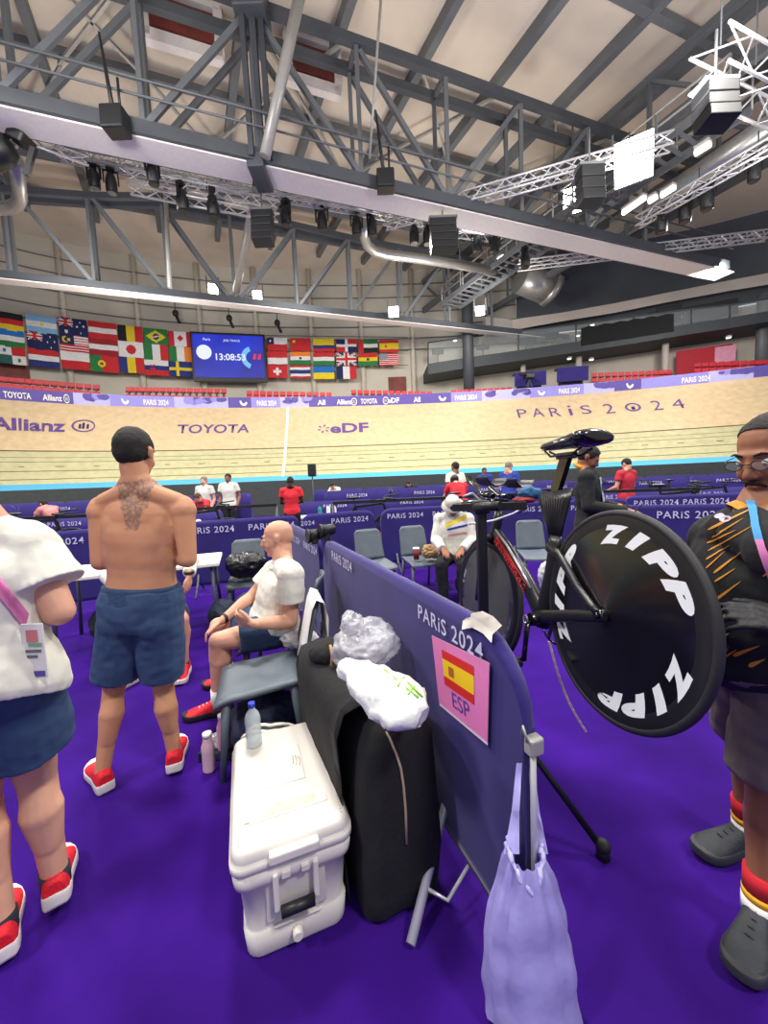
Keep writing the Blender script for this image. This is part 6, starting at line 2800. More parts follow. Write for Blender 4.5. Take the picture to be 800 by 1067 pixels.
def aero(mb, pts, th, y0=0.0, seg=18, y1=None):
    """pts: (u, v, half width); elliptical section, half thickness th"""
    P = [V((p[0], 0, p[1])) for p in pts]
    rg = []
    for i, p in enumerate(pts):
        d = (P[min(i + 1, len(P) - 1)] - P[max(i - 1, 0)]).normalized()
        nrm = V((-d.z, 0, d.x))
        yy = y0 if y1 is None else y0 + (y1 - y0) * i / (len(pts) - 1)
        t = th if not hasattr(th, '__len__') else th[i]
        rg.append([BK @ (P[i] + nrm * (p[2] * cos(a)) + V((0, yy + t * sin(a), 0))) for a in (2 * pi * k / seg for k in range(seg))])
    mb.loft(rg, True, True)
    return mb


def wheel(cu, cv, name, R=.335, turn=0.0, skin_=None):
    W0 = BK @ Matrix.Translation((cu, 0, cv)) @ Matrix.Rotation(turn, 4, 'Z')
    mb = MB()
    mb.torus((W0.translation), W0.to_3x3(), R - .0125, .0125, 96, 14)
    tyre = mb.build(name, rubber, bike)
    for sg in (-1, 1):
        mb = MB()
        prof = [(R - .018, .010), (R - .030, .0125), (R - .052, .0135), (R - .058, .0125), (.20, .018), (.10, .026), (.035, .034), (.020, .036), (.001, .037)]
        mb.use(carbon)
        rg = [[W0 @ V((cos(a) * r, sg * y, sin(a) * r)) for a in (2 * pi * k / 72 for k in range(72))] for r, y in prof]
        mb.loft(rg[:4], True, False)
        mb.use(skin_ or carbon_gl)
        mb.loft(rg[3:], True, False)
        mb.build('disc_cover', None, tyre)
    return W0, tyre


RW, tyre = wheel(0, 0, 'rear_wheel')
# ZIPP lettering three times round the disc, clockwise for the viewer on the left side
ysurf = lambda r: .0125 + (.018 - .0125) * max(0, (.277 - r) / .077)
for cen in (62, -51, 178):
    for k, ch in enumerate('ZIPP'):
        offs = (33, 11.5, -10, -31)[k]
        ang = radians(cen + offs)
        me = text_mesh(ch, bold=.075, shear=.3, res=4)
        x0, x1, y0, y1 = text_extent(me)
        wd_, hh = (.110, .070, .112, .112)[k], .060
        mb = MB()
        mb.mesh(me)
        bmesh.ops.triangulate(mb.bm, faces=mb.bm.faces[:])
        bmesh.ops.subdivide_edges(mb.bm, edges=[e for e in mb.bm.edges if e.calc_length() > .15], cuts=2)
        for v in mb.bm.verts:
            lx = (v.co.x - (x0 + x1) / 2) / (x1 - x0) * wd_ * 1.0
            ly = (v.co.y - (y0 + y1) / 2) / (y1 - y0) * hh
            r = .2565 + ly
            a = ang - lx / .256
            # image angle: 0 = right = -u ; y side towards the viewer is +n
            v.co = BK @ V((-cos(a) * r, ysurf(r) + .0012, sin(a) * r))
        mb.build('wheel_lettering', white_dec, tyre)
mb = MB()
mb.cyl(B3(0, .03, 0), B3(0, .062, 0), .020, .017, 20)
mb.cyl(B3(0, .062, 0), B3(0, .070, 0), .011, .009, 12)
mb.build('axle_nut', carbon_gl, bike)
# front wheel
FWc = (.90, -.205)
FW, ty2 = wheel(FWc[0], FWc[1], 'front_wheel', turn=radians(4), skin_=mat('grey_disc', (74, 74, 76), .35, vary=.06, scale=4))
for a0, a1, rr in ((-60, 20, .25), (140, 200, .25)):  # white arcs painted on the front disc as its highlight lines
    mb = MB()
    mb.loft([[FW @ V((-cos(radians(a)) * r, .0155, sin(radians(a)) * r)) for r in (rr, rr + .02)] for a in range(a0, a1, 8)], False, False)
    bmesh.ops.solidify(mb.bm, geom=mb.bm.faces[:], thickness=.001)
    mb.build('rim_highlight', white_dec, ty2)
# frame
mb = MB()
aero(mb, [(.868, .17, .032), (.70, .085, .036), (.53, -.01, .038), (.40, -.105, .046), (.365, -.15, .036)], [.020, .022, .024, .03, .034])
mb.build('down_tube', carbon, bike)
mb = MB()
mb.loft([[B3(u + du, .023, v + dv) for du, dv in ((-.010, .019), (.010, -.019))] for u, v in ((.80, .128), (.70, .079), (.60, .022), (.50, -.035), (.47, -.055))], False, False)
bmesh.ops.solidify(mb.bm, geom=mb.bm.faces[:], thickness=.003)
mb.build('red_lettering_panel', bike_red, bike)
for k in range(9):
    t_ = k / 8
    u, v = .79 + (.49 - .79) * t_, .122 + (-.04 - .122) * t_
    mb = MB()
    d = V((.30, 0, .165)).normalized()
    mb.torus(B3(u, .0285, v), BK.to_3x3(), .011, .0028, 12, 5)
    mb.build('frame_lettering', mat('dark_red', (120, 14, 28), .5, vary=0), bike)
mb = MB()
mb.tube([B3(.83, .012, .176), B3(.70, .014, .118), B3(.55, .016, .030), B3(.45, .018, -.035)], .006, 8)
mb.build('silver_edge', silver, bike)
mb = MB()
aero(mb, [(.375, -.17, .035), (.365, -.08, .036), (.345, .06, .034), (.335, .17, .034), (.335, .21, .040)], [.034, .026, .018, .016, .015])
mb.build('seat_tube', carbon, bike)
mb = MB()
aero(mb, [(.335, .19, .034), (.345, .25, .058), (.36, .33, .098), (.367, .385, .122)], [.015, .013, .012, .011])
fin = mb.build('seat_mast_fin', carbon, bike)
for k in range(9):
    mb = MB()
    u = .29 + .018 * k
    mb.tube([B3(.325 + (u - .325) * .35, .0145, .215), B3(u, .0135, .37)], .0012, 5)
    mb.build('fin_rib', mat('carbon_rib', (44, 44, 46), .5), fin)
mb = MB()
mb.beam(B3(.36, 0, .385), B3(.31, 0, .52), .02, .05, BK.to_3x3() @ V((1, 0, 0)))
mb.box((.31, 0, .525), (.10, .03, .025), BK, bev=.006)
for y in (-.022, .022):
    mb.tube([B3(.20, y, .545), B3(.25, y, .525), B3(.38, y, .525), B3(.44, y * .5, .552)], .0045, 8)
mb.build('saddle_clamp', carbon_gl, bike)
mb = MB()
rg = []
for u, w, h in ((.475, .014, .008), (.46, .020, .014), (.42, .024, .018), (.36, .030, .021), (.30, .042, .024), (.24, .060, .027), (.19, .072, .029), (.155, .072, .026), (.14, .058, .010)):
    rg.append([B3(u, cos(a) * w, .572 + .010 * ((.47 - u) / .33) + h * sin(a) * (1 if sin(a) > 0 else 1.1)) for a in (2 * pi * k / 20 for k in range(20))])
mb.loft(rg, True, True)
sad = mb.build('saddle', carbon_gl, bike)
for u in (.30, .24):
    mb = MB()
    mb.box((u, .058 + (.30 - u) * .2, .572), (.02, .006, .006), BK, bev=.002)
    mb.build('saddle_print', white_dec, sad)
for sg in (-1, 1):
    mb = MB()
    aero(mb, [(.345, .165, .022), (.27, .145, .019), (.20, .105, .017), (.13, .055, .015), (.05, .015, .014), (-.012, -.004, .016)], [.012] * 6, sg * .022, 14, sg * .050)
    mb.build('seat_stay', carbon, bike)
    mb = MB()
    aero(mb, [(.375, -.135, .026), (.30, -.105, .024), (.20, -.070, .022), (.10, -.035, .020), (.0, -.004, .018), (-.02, .003, .014)], [.014, .013, .011, .010, .009, .009], sg * .030, 14, sg * .050)
    mb.build('chain_stay', carbon, bike)
mb = MB()
mb.cyl(B3(.372, -.05, -.1435), B3(.372, .058, -.1435), .026, seg=20)
mb.build('bottom_bracket', carbon_gl, bike)
# cranks, pedals, chainring
cr = MB()
aero(cr, [(.372, -.1435, .019), (.374, -.23, .014), (.376, -.315, .015)], [.009, .008, .009], .068, 14)
cr = cr.build('crank_arm', carbon_gl, bike)
mb = MB()
mb.torus(B3(.372, .078, -.1435), BK.to_3x3(), .016, .003, 24, 6)
mb.build('crank_ring', silver, cr)
pd = MB()
pd.cyl(B3(.376, .07, -.315), B3(.376, .15, -.318), .009, seg=10)
pd.box((.376, .12, -.318), (.085, .055, .022), BK, bev=.007)
pd.tube([B3(.335, .12, -.322), B3(.325, .12, -.36), B3(.36, .12, -.375), B3(.41, .12, -.36)], .008, 8)
pd.build('pedal', black_plastic, bike)
cr2 = MB()
aero(cr2, [(.372, -.1435, .019), (.372, -.06, .014), (.370, .025, .015)], [.009, .008, .009], -.068, 14)
cr2.build('crank_arm', carbon_gl, bike)
mb = MB()
mb.torus(B3(.372, -.052, -.1435), BK.to_3x3(), .098, .006, 60, 6, .4)
for k in range(5):
    a = 2 * pi * k / 5
    mb.beam(B3(.372, -.052, -.1435), B3(.372 + .098 * cos(a), -.052, -.1435 + .098 * sin(a)), .006, .016, BK.to_3x3() @ V((sin(a), 0, -cos(a))))
mb.build('chainring', carbon_gl, bike)
# drooping chain
mb = MB()
ca_, cb_ = at(572, 668, 1.66), at(611, 763, 1.60)
chp = [ca_.lerp(cb_, k / 26) + V((0, 0, -.03 * sin(pi * k / 26))) + V((-.012 * sin(pi * k / 26), 0, 0)) for k in range(27)]
for k in range(26):
    d = chp[k + 1] - chp[k]
    mb.beam(chp[k] + d * .08, chp[k + 1] - d * .08, .004 if k % 2 else .0075, .009)
mb.tube(chp, .0022, 5)
mb.build('chain', mat('beige_chain', (206, 192, 176), .4, .3), bike)
# head, fork, bars
mb = MB()
aero(mb, [(.87, .10, .034), (.86, .16, .036), (.84, .22, .034), (.83, .28, .030)], [.026, .024, .022, .022])
mb.build('head_tube', carbon, bike)
for sg in (-1, 1):
    mb = MB()
    aero(mb, [(.865, .13, .030), (.885, .06, .026), (.895, -.07, .023), (.90, -.19, .017), (.90, -.22, .013)], [.010] * 5, sg * .052, 14, sg * .056)
    mb.build('fork_blade', carbon, bike)
mb = MB()
mb.box((.865, 0, .125), (.05, .125, .035), BK, bev=.012)
mb.build('fork_crown', carbon, bike)
mb = MB()
mb.tube([B3(.84, 0, .28), B3(.86, 0, .33)], .018, 10)
mb.box((.86, 0, .325), (.07, .05, .03), BK, bev=.008)
mb.build('stem', carbon_gl, bike)
mb = MB()
mb.tube([B3(.99, .20, .27), B3(.95, .20, .285), B3(.88, .175, .30), B3(.85, .09, .32), B3(.85, 0, .325), B3(.85, -.09, .32), B3(.88, -.175, .30), B3(.95, -.20, .285), B3(.99, -.20, .27)], .014, 12)
mb.build('base_bar', carbon_gl, bike)
for sg in (-1, 1):
    mb = MB()
    mb.tube([B3(.80, sg * .055, .35), B3(.95, sg * .05, .355), B3(1.06, sg * .045, .40), B3(1.12, sg * .045, .42), B3(1.16, sg * .045, .455)], .013, 10)
    ext = mb.build('extension_bar', carbon_gl, bike)
    mb = MB()
    rg = []
    for k in range(7):
        u = .72 + .16 * k / 6
        rg.append([B3(u, sg * .075 + .055 * sin(a), .455 - .055 * cos(a) + (.004 if j else 0)) for j, rng in ((0, range(9)), (1, range(8, -1, -1))) for a in (radians(-75 + 150 * q / 8) for q in rng)])
    mb.loft(rg, True, True)
    mb.build('arm_pad', black_plastic, bike)
mb = MB()
mb.tube([at(549, 527, 1.85), at(535, 535, 1.9), at(515, 542, 1.9), at(500, 545, 1.88), at(487, 546, 1.86)], .005, 8)
mb.build('white_cable', white_dec, bike)
mb = MB()
mb.tube([at(482, 518, 2.0), at(492, 514, 2.0), at(500, 521, 1.98), at(503, 531, 1.96)], .007, 8)
mb.build('silver_lever', silver, bike)
# blue and red glove hanging on the bar
gv = crumple(at(551, 514, 1.78), (.055, .045, .03), 41, .4, freq=14)
single(gv, 'cycling_shoe', 'small black, blue and red pouch lying on the handlebar', 'pouch', mat('pouch_blue', (28, 84, 130), .7))
gv = crumple(at(546, 521, 1.76), (.05, .04, .018), 43, .4, freq=14)
single(gv, 'red_strap', 'dark red strap under the blue pouch on the handlebar', 'strap', mat('strap_red', (130, 24, 34), .7))

# repair stand
SB = V((.435, 1.72, 0))
st = thing('bicycle_stand', 'black tripod bicycle stand holding the track bicycle by its front', 'stand', SB)
mb = MB()
mb.box((SB.x, SB.y, .80), (.042, .042, 1.12), bev=.006)
mb.build('post', black_plastic, st)
pt_ = at(473, 529, 1.86)
pe_ = at(548, 527, 1.66)
mb = MB()
mb.beam(pt_, pe_, .035, .035)
mb.build('clamp_beam', black_plastic, st)
mb = MB()
mb.box((SB.x, SB.y, 1.37), (.07, .07, .06), bev=.01)
mb.cyl(V((SB.x - .03, SB.y - .03, 1.37)), V((SB.x + .05, SB.y - .12, 1.38)), .02, seg=12)
mb.build('clamp_head', black_plastic, st)
for (x, y) in ((.80, 1.394), (.05, 1.98), (.62, 2.25)):
    mb = MB()
    e_ = V((x, y, .03))
    mb.tube([V((SB.x, SB.y, .52)), e_], .014, 10)
    lg_ = mb.build('leg', black_plastic, st)
    mb = MB()
    mb.cyl(V((x, y, 0)), V((x, y, .045)), .026, .022, 12)
    mb.sphere(e_ + V((0, 0, .015)), .028)
    mb.build('rubber_foot', rubber, lg_)
mb = MB()
mb.cyl((SB.x, SB.y, .50), (SB.x, SB.y, .58), .035, seg=14)
mb.build('leg_hub', black_plastic, st)

# ================================================================== people further away
def simple_person(x, Y, label, h=1.75, face=0.0, pose='stand', shirt=None, skinm=None, hair=hair_black, pants=None, longs=False, hs=1.0, hatm=None, dz=0.0, build=1.0, helmet=None, wrists=None, px_head=None):
    """x: image column of the person at distance Y (on the ground); face: degrees from away (0), 180 = towards the camera"""
    g = at(x, 560, Y)
    g.z = dz
    k = h / 1.75
    T = dict(head=(0, 0, 1.62), shL=(-.18, 0, 1.43), shR=(.18, 0, 1.43), elL=(-.25, -.03, 1.15), elR=(.25, -.03, 1.15), wrL=(-.23, .10, .92), wrR=(.23, .10, .92),
             hipL=(-.09, 0, .90), hipR=(.09, 0, .90), knL=(-.10, .03, .50), knR=(.10, .03, .50), anL=(-.12, -.03, .085), anR=(.12, -.03, .085))
    fc = V((0, 1, -.15))
    if pose == 'hands':
        T.update(wrL=(-.07, .33, 1.10), wrR=(.07, .33, 1.10), elL=(-.24, .03, 1.16), elR=(.24, .03, 1.16))
        fc = V((0, 1, -.6))
    if pose == 'bend':
        T.update(head=(0, .34, 1.42), shL=(-.18, .22, 1.30), shR=(.18, .22, 1.30), elL=(-.24, .38, 1.08), elR=(.24, .38, 1.08), wrL=(-.15, .58, 1.0), wrR=(.15, .58, 1.0))
        fc = V((0, 1, -.8))
    if pose == 'sit':
        T.update(head=(0, .08, 1.20), shL=(-.18, 0, 1.02), shR=(.18, 0, 1.02), elL=(-.23, .08, .76), elR=(.23, .08, .76), wrL=(-.12, .30, .68), wrR=(.12, .30, .68),
                 hipL=(-.09, 0, .53), hipR=(.09, 0, .53), knL=(-.13, .40, .51), knR=(.13, .40, .51), anL=(-.12, .38, .085), anR=(.12, .38, .085))
        fc = V((0, 1, -.7))
    R_z = Matrix.Rotation(radians(face), 3, 'Z')
    J = {n: g + R_z @ (V(v) * k) for n, v in T.items()}
    for q in ('toeL', 'toeR'):
        J[q] = R_z @ V((.15 * (-1 if q == 'toeL' else 1), 1, 0))
    J['face'] = R_z @ fc
    vox = .010 if Y < 6 else .016
    p = Person(label, J, skinm or skin_pale, voxel=vox, hs=hs * k, build=k * build)
    b = p.body_mb
    p.torso(b)
    p.head(b, Y < 12)
    for q in 'LR':
        p.arm(b, q)
        p.leg(b, q)
        fd = (p.J['wr' + q] - p.J['el' + q]).normalized()
        p.handp(b, q, fd, V((0, 0, -1)) if abs(fd.z) < .7 else R_z @ V((-1 if q == 'R' else 1, 0, 0)), .4)
    p.finish_body(smooth=3)
    if hair:
        p.hair(hair)
    if shirt:
        p.tee(shirt, .55, .016, -.06, .03, long=longs, seed=x, wob=.006)
    p.pants(pants or grey_shorts, .85, .016, .02, .12, long=pants is not None, seed=x)
    for q in 'LR':
        p.shoe(q, black_plastic, sole_white, detail=False)
    return p


red_tee = mat('red_jersey', (214, 34, 50), .85, vary=.06)
blue_tee = mat('blue_jersey', (34, 56, 150), .85, vary=.06)
dark_pants = mat('black_trousers', (24, 24, 30), .9, vary=.1)
maroon_tee = mat('maroon_jersey', (190, 40, 60), .85, vary=.06)
# person in a black jacket behind the disc wheel, looking at a phone
pj = simple_person(613, 3.9, 'man in a black jacket with orange cuffs holding a phone behind the disc wheel', 1.78, -125, 'hands', black_fabric, skin_brown, hair_black, dark_pants, True)
for q in 'LR':
    J = pj.J
    a = J['wr' + q].lerp(J['el' + q], .05)
    b_ = J['wr' + q].lerp(J['el' + q], .28)
    mb = MB()
    mb.cyl(a, b_, .048, .054, 16)
    mb.build('orange_cuff', orange_print, pj.root)
mb = MB()
mb.torus(pj.hp(0, -.01, -.105), pj.HM @ Matrix.Rotation(pi / 2, 3, 'X'), .068, .022, 28, 8)
mb.build('orange_collar', orange_print, pj.root)
ft = pj.sh - pj.up * .12 + pj.fw * .135
mb = MB()
for dx, m in ((-.045, 'w'), (-.015, 'r'), (.015, 'w'), (.045, 's')):
    mb.use(FM[m])
    mb.beam(ft + pj.rt * dx + pj.up * .12 - pj.fw * .03, ft + pj.rt * (dx + .03) - pj.up * .12 + pj.fw * .005, .026, .004, pj.fw)
mb.build('jacket_stripes', None, pj.root)
fq = (pj.J['wrL'] + pj.J['wrR']) / 2 + pj.fw * .08
mb = MB()
mb.box((0, 0, 0), (.075, .009, .15), frame(fq + V((0, 0, .02)), pj.rt, pj.fw * .5 + V((0, 0, .6))), bev=.003)
single(mb, 'mobile_phone', 'black phone held by the man in the black jacket', 'phone', black_plastic)

# seated person with the white hat
pw = simple_person(473, 4.85, 'seated person in a white hat and white jacket with yellow and blue stripes', 1.70, 165, 'sit', tee_white, skin_brown, None, dark_pants, True, build=1.12)
mb = MB()
H, h_ = pw.HM, pw.hs
rg = []
for z, r in ((.020, .150), (.024, .152), (.036, .100), (.06, .096), (.10, .088), (.13, .06), (.138, .01)):
    rg.append([pw.hp(cos(a) * r * .95, sin(a) * r * 1.05 - .01, z - (.02 if r > .14 else 0)) for a in (2 * pi * k / 28 for k in range(28))])
mb.loft(rg, True, True)
hat = mb.build('sun_hat', tee_white, pw.root)
mb = MB()
mb.loft([[pw.hp(cos(a) * r, sin(a) * r * 1.1 - .01, z) for a in (2 * pi * k / 28 for k in range(28))] for z, r in ((.040, .0985), (.066, .0965))], True, False)
mb.build('hat_band', mat('sand_yellow', (226, 196, 120), .8), hat)
shb = BVHTree.FromPolygons([wm(pw.shirt) @ v.co for v in pw.shirt.data.vertices], [list(p.vertices) for p in pw.shirt.data.polygons])
for (x0, y0, x1, y1, w, m, nm) in ((464, 548, 486, 538, 4.5, mat('yellow_stripe', (232, 206, 60), .8), 'yellow_stripe'), (466, 552, 487, 547, 2.2, blue_tee, 'blue_stripe'), (467, 558, 487, 555, 1.6, mat('pink_stripe', (214, 120, 130), .8), 'pink_stripe')):
    mb = MB()
    grid_patch(mb, lambda u, v: at(x0 + (x1 - x0) * u, y0 + (y1 - y0) * u + w * (v - .5), 1), 10, 3)
    bad = []
    for v in mb.bm.verts:
        loc, nr, _, dd = shb.ray_cast(EYE, (v.co - EYE).normalized())
        if loc is None:
            bad.append(v)
        else:
            v.co = loc + nr * .004
    if bad:
        bmesh.ops.delete(mb.bm, geom=bad, context='VERTS')
    mb.build('jacket_' + nm, m, pw.root)
# cup and paper bag on the chair
cp = thing('paper_cup', 'dark red paper cup with a white lid on the grey chair', 'cup', (.40, 5.0, .462))
mb = MB()
mb.cyl((.40, 5.0, .462), (.40, 5.0, .60), .034, .044, 18)
mb.build('cup_body', mat('cup_maroon', (120, 20, 34), .6), cp)
mb = MB()
mb.cyl((.40, 5.0, .60), (.40, 5.0, .62), .047, .044, 18)
mb.build('cup_lid', white_line, cp)
single(crumple((.60, 5.05, .545), (.12, .09, .085), 51, .45, freq=12), 'paper_bag', 'crumpled brown paper bag beside the cup on the grey chair', 'bag', mat('kraft_paper', (176, 140, 100), .9, vary=.1))
single(crumple((1.02, 4.72, .17), (.17, .15, .17), 52, .25, freq=6), 'rucksack', 'black rucksack on the carpet at the feet of the person in the white hat', 'bag', black_matte)
single(crumple((2.05, 4.75, .22), (.16, .10, .22), 53, .3, freq=6), 'white_sack', 'white and grey sack standing behind the bicycle frame', 'bag', mat('white_sack', (206, 206, 212), .8))

simple_person(306, 8.6, 'person in a red shirt seen from behind, left of the black loudspeaker', 1.70, 5, 'hands', red_tee, skin_dark, hair_black, dark_pants)
simple_person(217, 10.8, 'older man in a white shirt, left of the two standing behind the barriers', 1.86, 170, 'stand', tee_white, skin_pale, hair_grey, dark_pants)
simple_person(242, 10.9, 'bearded man in a white shirt, right of the two standing behind the barriers', 1.92, 180, 'stand', tee_white, skin_brown, hair_black, dark_pants)
simple_person(220, 9.3, 'brown haired person bending down in front of the two men in white', 1.60, 160, 'bend', maroon_tee, skin_pale, mat('brown_hair', (80, 52, 36), .8), dark_pants)
pr_ = simple_person(481, 8.6, 'rider in a red jersey and black helmet on the far side of the barriers', 1.78, 10, 'bend', red_tee, skin_pale, None, dark_pants)
hl = MB()
hl.sphere(pr_.hp(0, -.01, .04), tuple(q * pr_.hs for q in (.095, .135, .10)), pr_.HM)
hl.build('helmet', black_plastic, pr_.root)
simple_person(476, 9.6, 'person with black hair behind the rider in red', 1.92, 30, 'stand', tee_white, skin_brown, hair_black, dark_pants)
simple_person(531, 9.6, 'grey haired man in a blue shirt leaning over the table', 1.86, -50, 'hands', blue_tee, skin_pale, hair_grey, dark_pants)
simple_person(506, 14.0, 'small distant person in blue beside the pale blue band', 1.86, 180, 'stand', blue_tee, skin_brown, hair_black, dark_pants)
simple_person(652, 8.2, 'person in a red shirt seen from behind at the right behind the barriers', 1.78, 20, 'hands', maroon_tee, skin_pale, hair_black, dark_pants)
simple_person(61, 8.8, 'person in pink bending down behind the barriers at the left', 1.60, 80, 'bend', mat('pink_shirt', (206, 130, 128), .85), skin_pale, hair_black, dark_pants)
simple_person(355, 14.4, 'distant person in white near the middle of the infield', 1.75, 150, 'bend', tee_white, skin_pale, hair_black, dark_pants)
simple_person(432, 14.0, 'distant person in black near the blue band', 1.70, 150, 'bend', black_fabric, skin_pale, hair_black, dark_pants)

# ================================================================== rows of barriers further out in the infield
def small_barrier(label, group):
    t, M, L = barrier((0, 0), (2.0, 0), label, [(1.0, 'PARiS 2024', .085)], group=group, detail=False, r=.12)
    return t


rows = [((-9.5, 7.4), (-3.2, 8.2), 'violet barrier in the third row at the left, behind the bare-backed man'), ((-2.3, 10.25), (4.2, 10.5), 'violet barrier in the third row, in the middle of the infield'),
        ((4.4, 9.2), (11, 8.2), 'violet barrier in the third row at the right'), ((-12, 10.2), (-2, 11.6), 'violet barrier in the fourth row at the left'),
        ((-1.8, 11.7), (7, 12.0), 'violet barrier in the fourth row near the middle'), ((7.2, 12), (14, 10.6), 'violet barrier in the fourth row at the right'),
        ((-13, 12.9), (-3, 15.2), 'violet barrier in the farthest row at the left'), ((-2.8, 15.3), (8, 15.6), 'violet barrier in the farthest row in the middle'), ((8.2, 15.5), (17, 13), 'violet barrier in the farthest row at the right')]
proto_b = None
for a, b, lab in rows:
    a, b = V((a[0], a[1], 0)), V((b[0], b[1], 0))
    n = int((b - a).length / 2.06)
    d = (b - a).normalized()
    for k in range(n):
        c = a + d * (2.06 * k + 1.0)
        if proto_b is None:
            proto_b = small_barrier(lab, lab + ' row')
            o = proto_b
        else:
            o = copy_tree(proto_b)
        o.matrix_local = Matrix.Translation(c) @ Matrix.Rotation(atan2(d.y, d.x), 4, 'Z')
        o['label'] = lab
        o['group'] = lab + ', all alike'
        if 'farthest' in lab or 'fourth' in lab:
            o.scale = (1, 1, 1.22)

# bicycle racks: trestle rails with bicycles leaning on them
def rack(x0, y0, x1, y1, label):
    a, b = V((x0, y0, 0)), V((x1, y1, 0))
    t = thing('trestle_rail', label, 'rail', (a + b) / 2)
    L = (b - a).length
    mb = MB()
    mb.beam(a + V((0, 0, 1.12)), b + V((0, 0, 1.12)), .07, .06)
    mb.build('top_rail', black_plastic, t)
    n = max(2, int(L / 1.6) + 1)
    for k in range(n):
        p = a.lerp(b, k / (n - 1))
        for s in (-1, 1):
            mb = MB()
            mb.tube([p + V((0, 0, 1.1)), p + V((0, .28 * s, 0))], .022, 6)
            mb.build('leg', steel_dark, t)


rack(-4.2, 7.4, -2.2, 7.9, 'black trestle rail in front of the two men in white')
rack(-1.0, 7.6, 3.4, 8.0, 'long black trestle rail behind the grey chairs')
rack(3.0, 7.9, 6.0, 7.3, 'black trestle rail behind the bicycle saddle')
rack(-6.5, 6.6, -4.6, 7.0, 'black trestle rail at the left behind the bare-backed man')
rack(-2.0, 13.2, 3.0, 13.8, 'distant black trestle rail below the blue band')
rack(4.2, 13.2, 8.4, 13.0, 'distant black trestle rail at the right below the blue band')


def small_bike():
    t = thing('bicycle', '', 'bicycle')
    for x, nm in ((0, 'rear_wheel'), (.98, 'front_wheel')):
        mb = MB()
        mb.torus((x, 0, .335), Matrix.Identity(3), .32, .018, 36, 6)
        w = mb.build(nm, rubber, t)
        mb = MB()
        if x == 0:
            mb.cyl((x, -.012, .335), (x, .012, .335), .30, seg=28)
        else:
            for k in range(5):
                a = 2 * pi * k / 5
                mb.beam((x, 0, .335), (x + .3 * cos(a), 0, .335 + .3 * sin(a)), .02, .05)
        mb.build('wheel_disc' if x == 0 else 'spokes', carbon_gl, w)
    mb = MB()
    P_ = {'bb': (.40, .28), 'seat': (.28, .78), 'ht': (.80, .82), 'hb': (.84, .68), 'fh': (.98, .335), 'rh': (0, .335)}
    for a, b in (('bb', 'seat'), ('seat', 'ht'), ('bb', 'hb'), ('ht', 'hb'), ('hb', 'fh'), ('rh', 'bb'), ('rh', 'seat')):
        A_, B_ = P_[a], P_[b]
        mb.beam((A_[0], 0, A_[1]), (B_[0], 0, B_[1]), .03, .045)
    mb.build('frame', carbon, t)
    mb = MB()
    mb.beam((.28, 0, .78), (.25, 0, .93), .02, .035)
    mb.sphere((.25, 0, .95), (.13, .06, .025))
    mb.build('saddle', black_plastic, t)
    mb = MB()
    mb.tube([(.80, 0, .84), (.84, 0, .92), (.84, .2, .92), (1.0, .21, .90)], .016, 6)
    mb.tube([(.84, 0, .92), (.84, -.2, .92), (1.0, -.21, .90)], .016, 6)
    mb.tube([(.84, .05, .95), (1.12, .05, .98)], .014, 6)
    mb.build('handlebar', black_plastic, t)
    return t


bk = small_bike()
spots = [(-6.2, 6.1, 20, 'bicycle leaning on the rail far left behind the bare-backed man'), (-3.9, 7.0, 12, 'bicycle on the trestle rail before the men in white'), (-.8, 7.0, 8, 'bicycle on the long trestle rail, leftmost'),
         (1.1, 7.2, 3, 'bicycle on the long trestle rail, second from the left'), (2.9, 7.35, 0, 'bicycle on the long trestle rail behind the white hat'), (4.75, 7.0, -8, 'bicycle on the rail below the right person in red'),
         (6.3, 8.1, -8, 'bicycle right of the red shirted person'), (-1.7, 12.7, 5, 'distant bicycle in the middle, leftmost'), (0, 12.8, 4, 'distant bicycle in the middle, second'), (1.8, 13.0, 6, 'distant bicycle in the middle, third'),
         (4.6, 12.6, 0, 'distant bicycle right of the rider in red'), (6.2, 12.6, -4, 'distant bicycle left of the man with glasses'), (5.6, 9.9, 200, 'bicycle far right behind the long barrier'), (7.2, 9.4, 190, 'bicycle at the right edge behind the long barrier')]
for i, (x, y, a, lab) in enumerate(spots):
    o = bk if i == 0 else copy_tree(bk)
    o.matrix_local = Matrix.Translation((x, y, .28 if y < 9 else .3)) @ Matrix.Rotation(radians(a), 4, 'Z')
    o['label'] = lab
    o['group'] = 'bicycles on the infield rails'
# bike stands under them keep them off the floor
for i, (x, y, a, lab) in enumerate(spots):
    z = .28 if y < 9 else .3
    mb = MB()
    c_, s_ = cos(radians(a)), sin(radians(a))
    for f in (0, .98):
        mb.box((x + c_ * f, y + s_ * f, z / 2 + .005), (.34, .3, z + .01), bev=.03)
        mb.beam((x + c_ * (f - .02), y + s_ * f, z), (x + c_ * f, y + s_ * f, z + .06), .1, .1)
    mb.beam((x, y, .06), (x + c_ * .98, y + s_ * .98, .06), .1, .08)
    t = single(mb, 'roller_stand', 'low dark stand under the ' + ' '.join(lab.split()[:7]), 'stand', steel_dark)
    t['group'] = 'low stands under the bicycles'


# tables with bottles and bags
def table(x, y, rz, label, L=1.6, top=white_line, h=.74):
    t = thing('folding_table', label, 'table', (x, y, 0), rz)
    M = wm(t)
    mb = MB()
    mb.box((0, 0, h - .02), (L, .7, .04), M, bev=.01)
    mb.build('tabletop', top, t)
    for sx in (-1, 1):
        for sy in (-1, 1):
            mb = MB()
            mb.tube([M @ V((sx * (L / 2 - .08), sy * .28, h - .04)), M @ V((sx * (L / 2 - .05), sy * .3, 0))], .018, 8)
            mb.build('leg', steel_dark, t)
    return M


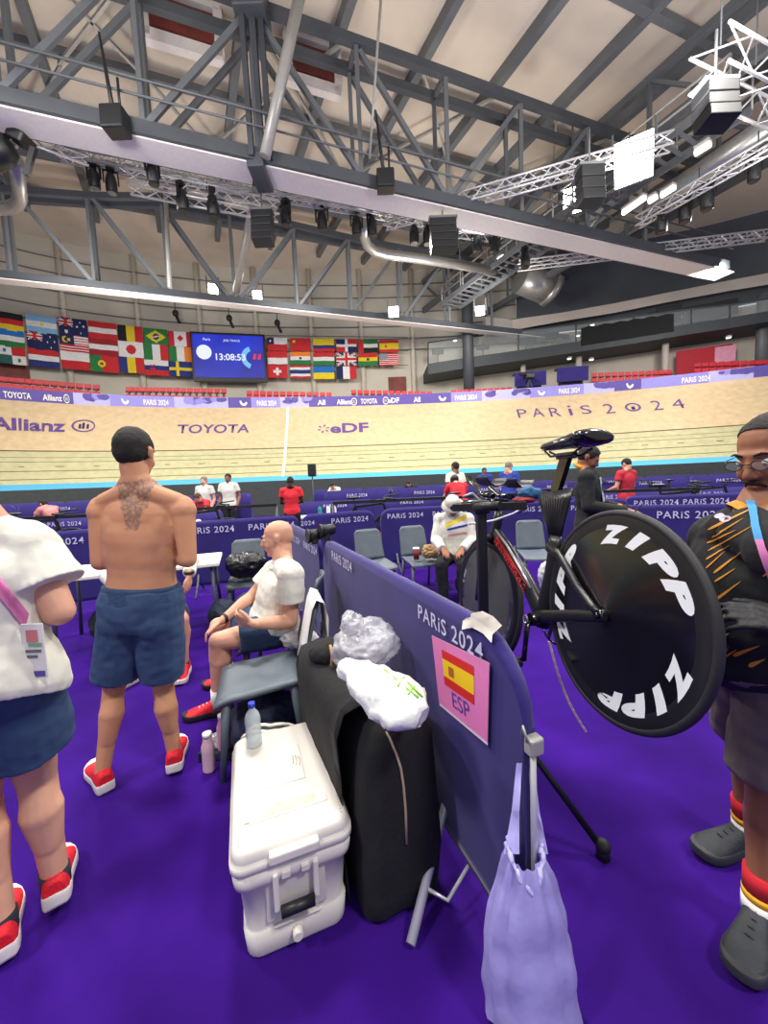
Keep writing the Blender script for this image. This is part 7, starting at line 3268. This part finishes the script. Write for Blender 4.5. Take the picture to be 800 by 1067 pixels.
table(-2.55, 4.0, .35, 'white topped folding table between the man in white and the bare-backed man', 1.5)
table(-1.4, 9.4, .1, 'white topped table behind the person in red', 1.6)
table(3.0, 9.3, .0, 'white topped table where the man in blue leans', 1.8)
for x, y, c, lab in ((-1.55, 9.3, (40, 130, 140), 'teal bottle on the table behind the person in red'), (-1.35, 9.35, (206, 210, 216), 'clear bottle on the table, left of two'), (-1.2, 9.3, (206, 210, 216), 'clear bottle on the table, right of two')):
    bottle((x, y, .74), .26, .05, mat('bottle_%d' % c[0], c, .3), black_plastic, lab)
for i, (x, y, r, c, lab) in enumerate(((-2.25, 3.55, (.24, .17, .16), (26, 46, 58), 'dark teal sports bag on the carpet left of the bare-backed man'), (-2.75, 3.75, (.20, .16, .20), (22, 24, 30), 'black bag behind the dark teal one'),
                                      (-1.32, 3.62, (.20, .17, .24), (26, 34, 56), 'dark navy bag on the carpet right of the bare-backed man'), (-1.75, 4.0, (.16, .15, .17), (30, 40, 60), 'navy bag behind the person with the watch'),
                                      (.2, 8.5, (.3, .2, .3), (150, 40, 46), 'red bag hanging near the long rail'), (-.5, 8.5, (.25, .2, .35), (170, 150, 130), 'beige bag near the long rail'),
                                      (-3.3, 6.6, (.3, .25, .5), (214, 210, 204), 'white draped bundle behind the barrier left of the bald man'), (-4.9, 6.3, (.25, .2, .3), (206, 200, 190), 'cream bundle behind the barrier at the left'))):
    single(crumple((x, y, r[2]), r, 60 + i, .22, freq=5), 'sports_bag', lab, 'bag', mat('bag_fabric_%d' % i, c, .8, vary=.1, bump=.3, bscale=20))
# the black loudspeaker on a pole and a flag-like roll-up
ls = thing('loudspeaker', 'black loudspeaker on a pole in front of the blue band', 'loudspeaker', at(325, 560, 13.0).xy.to_tuple() + (0,))
q = at(325, 490, 13.0)
mb = MB()
mb.box(q, (.26, .22, .42), bev=.03)
mb.build('speaker_box', black_plastic, ls)
mb = MB()
mb.cyl((q.x, q.y, 0), q, .02, seg=8)
mb.build('pole', steel_dark, ls)
for a in (0, 2.1, 4.2):
    mb = MB()
    mb.cyl((q.x, q.y, .5), (q.x + .4 * cos(a), q.y + .4 * sin(a), .01), .015, seg=6)
    mb.build('leg', steel_dark, ls)
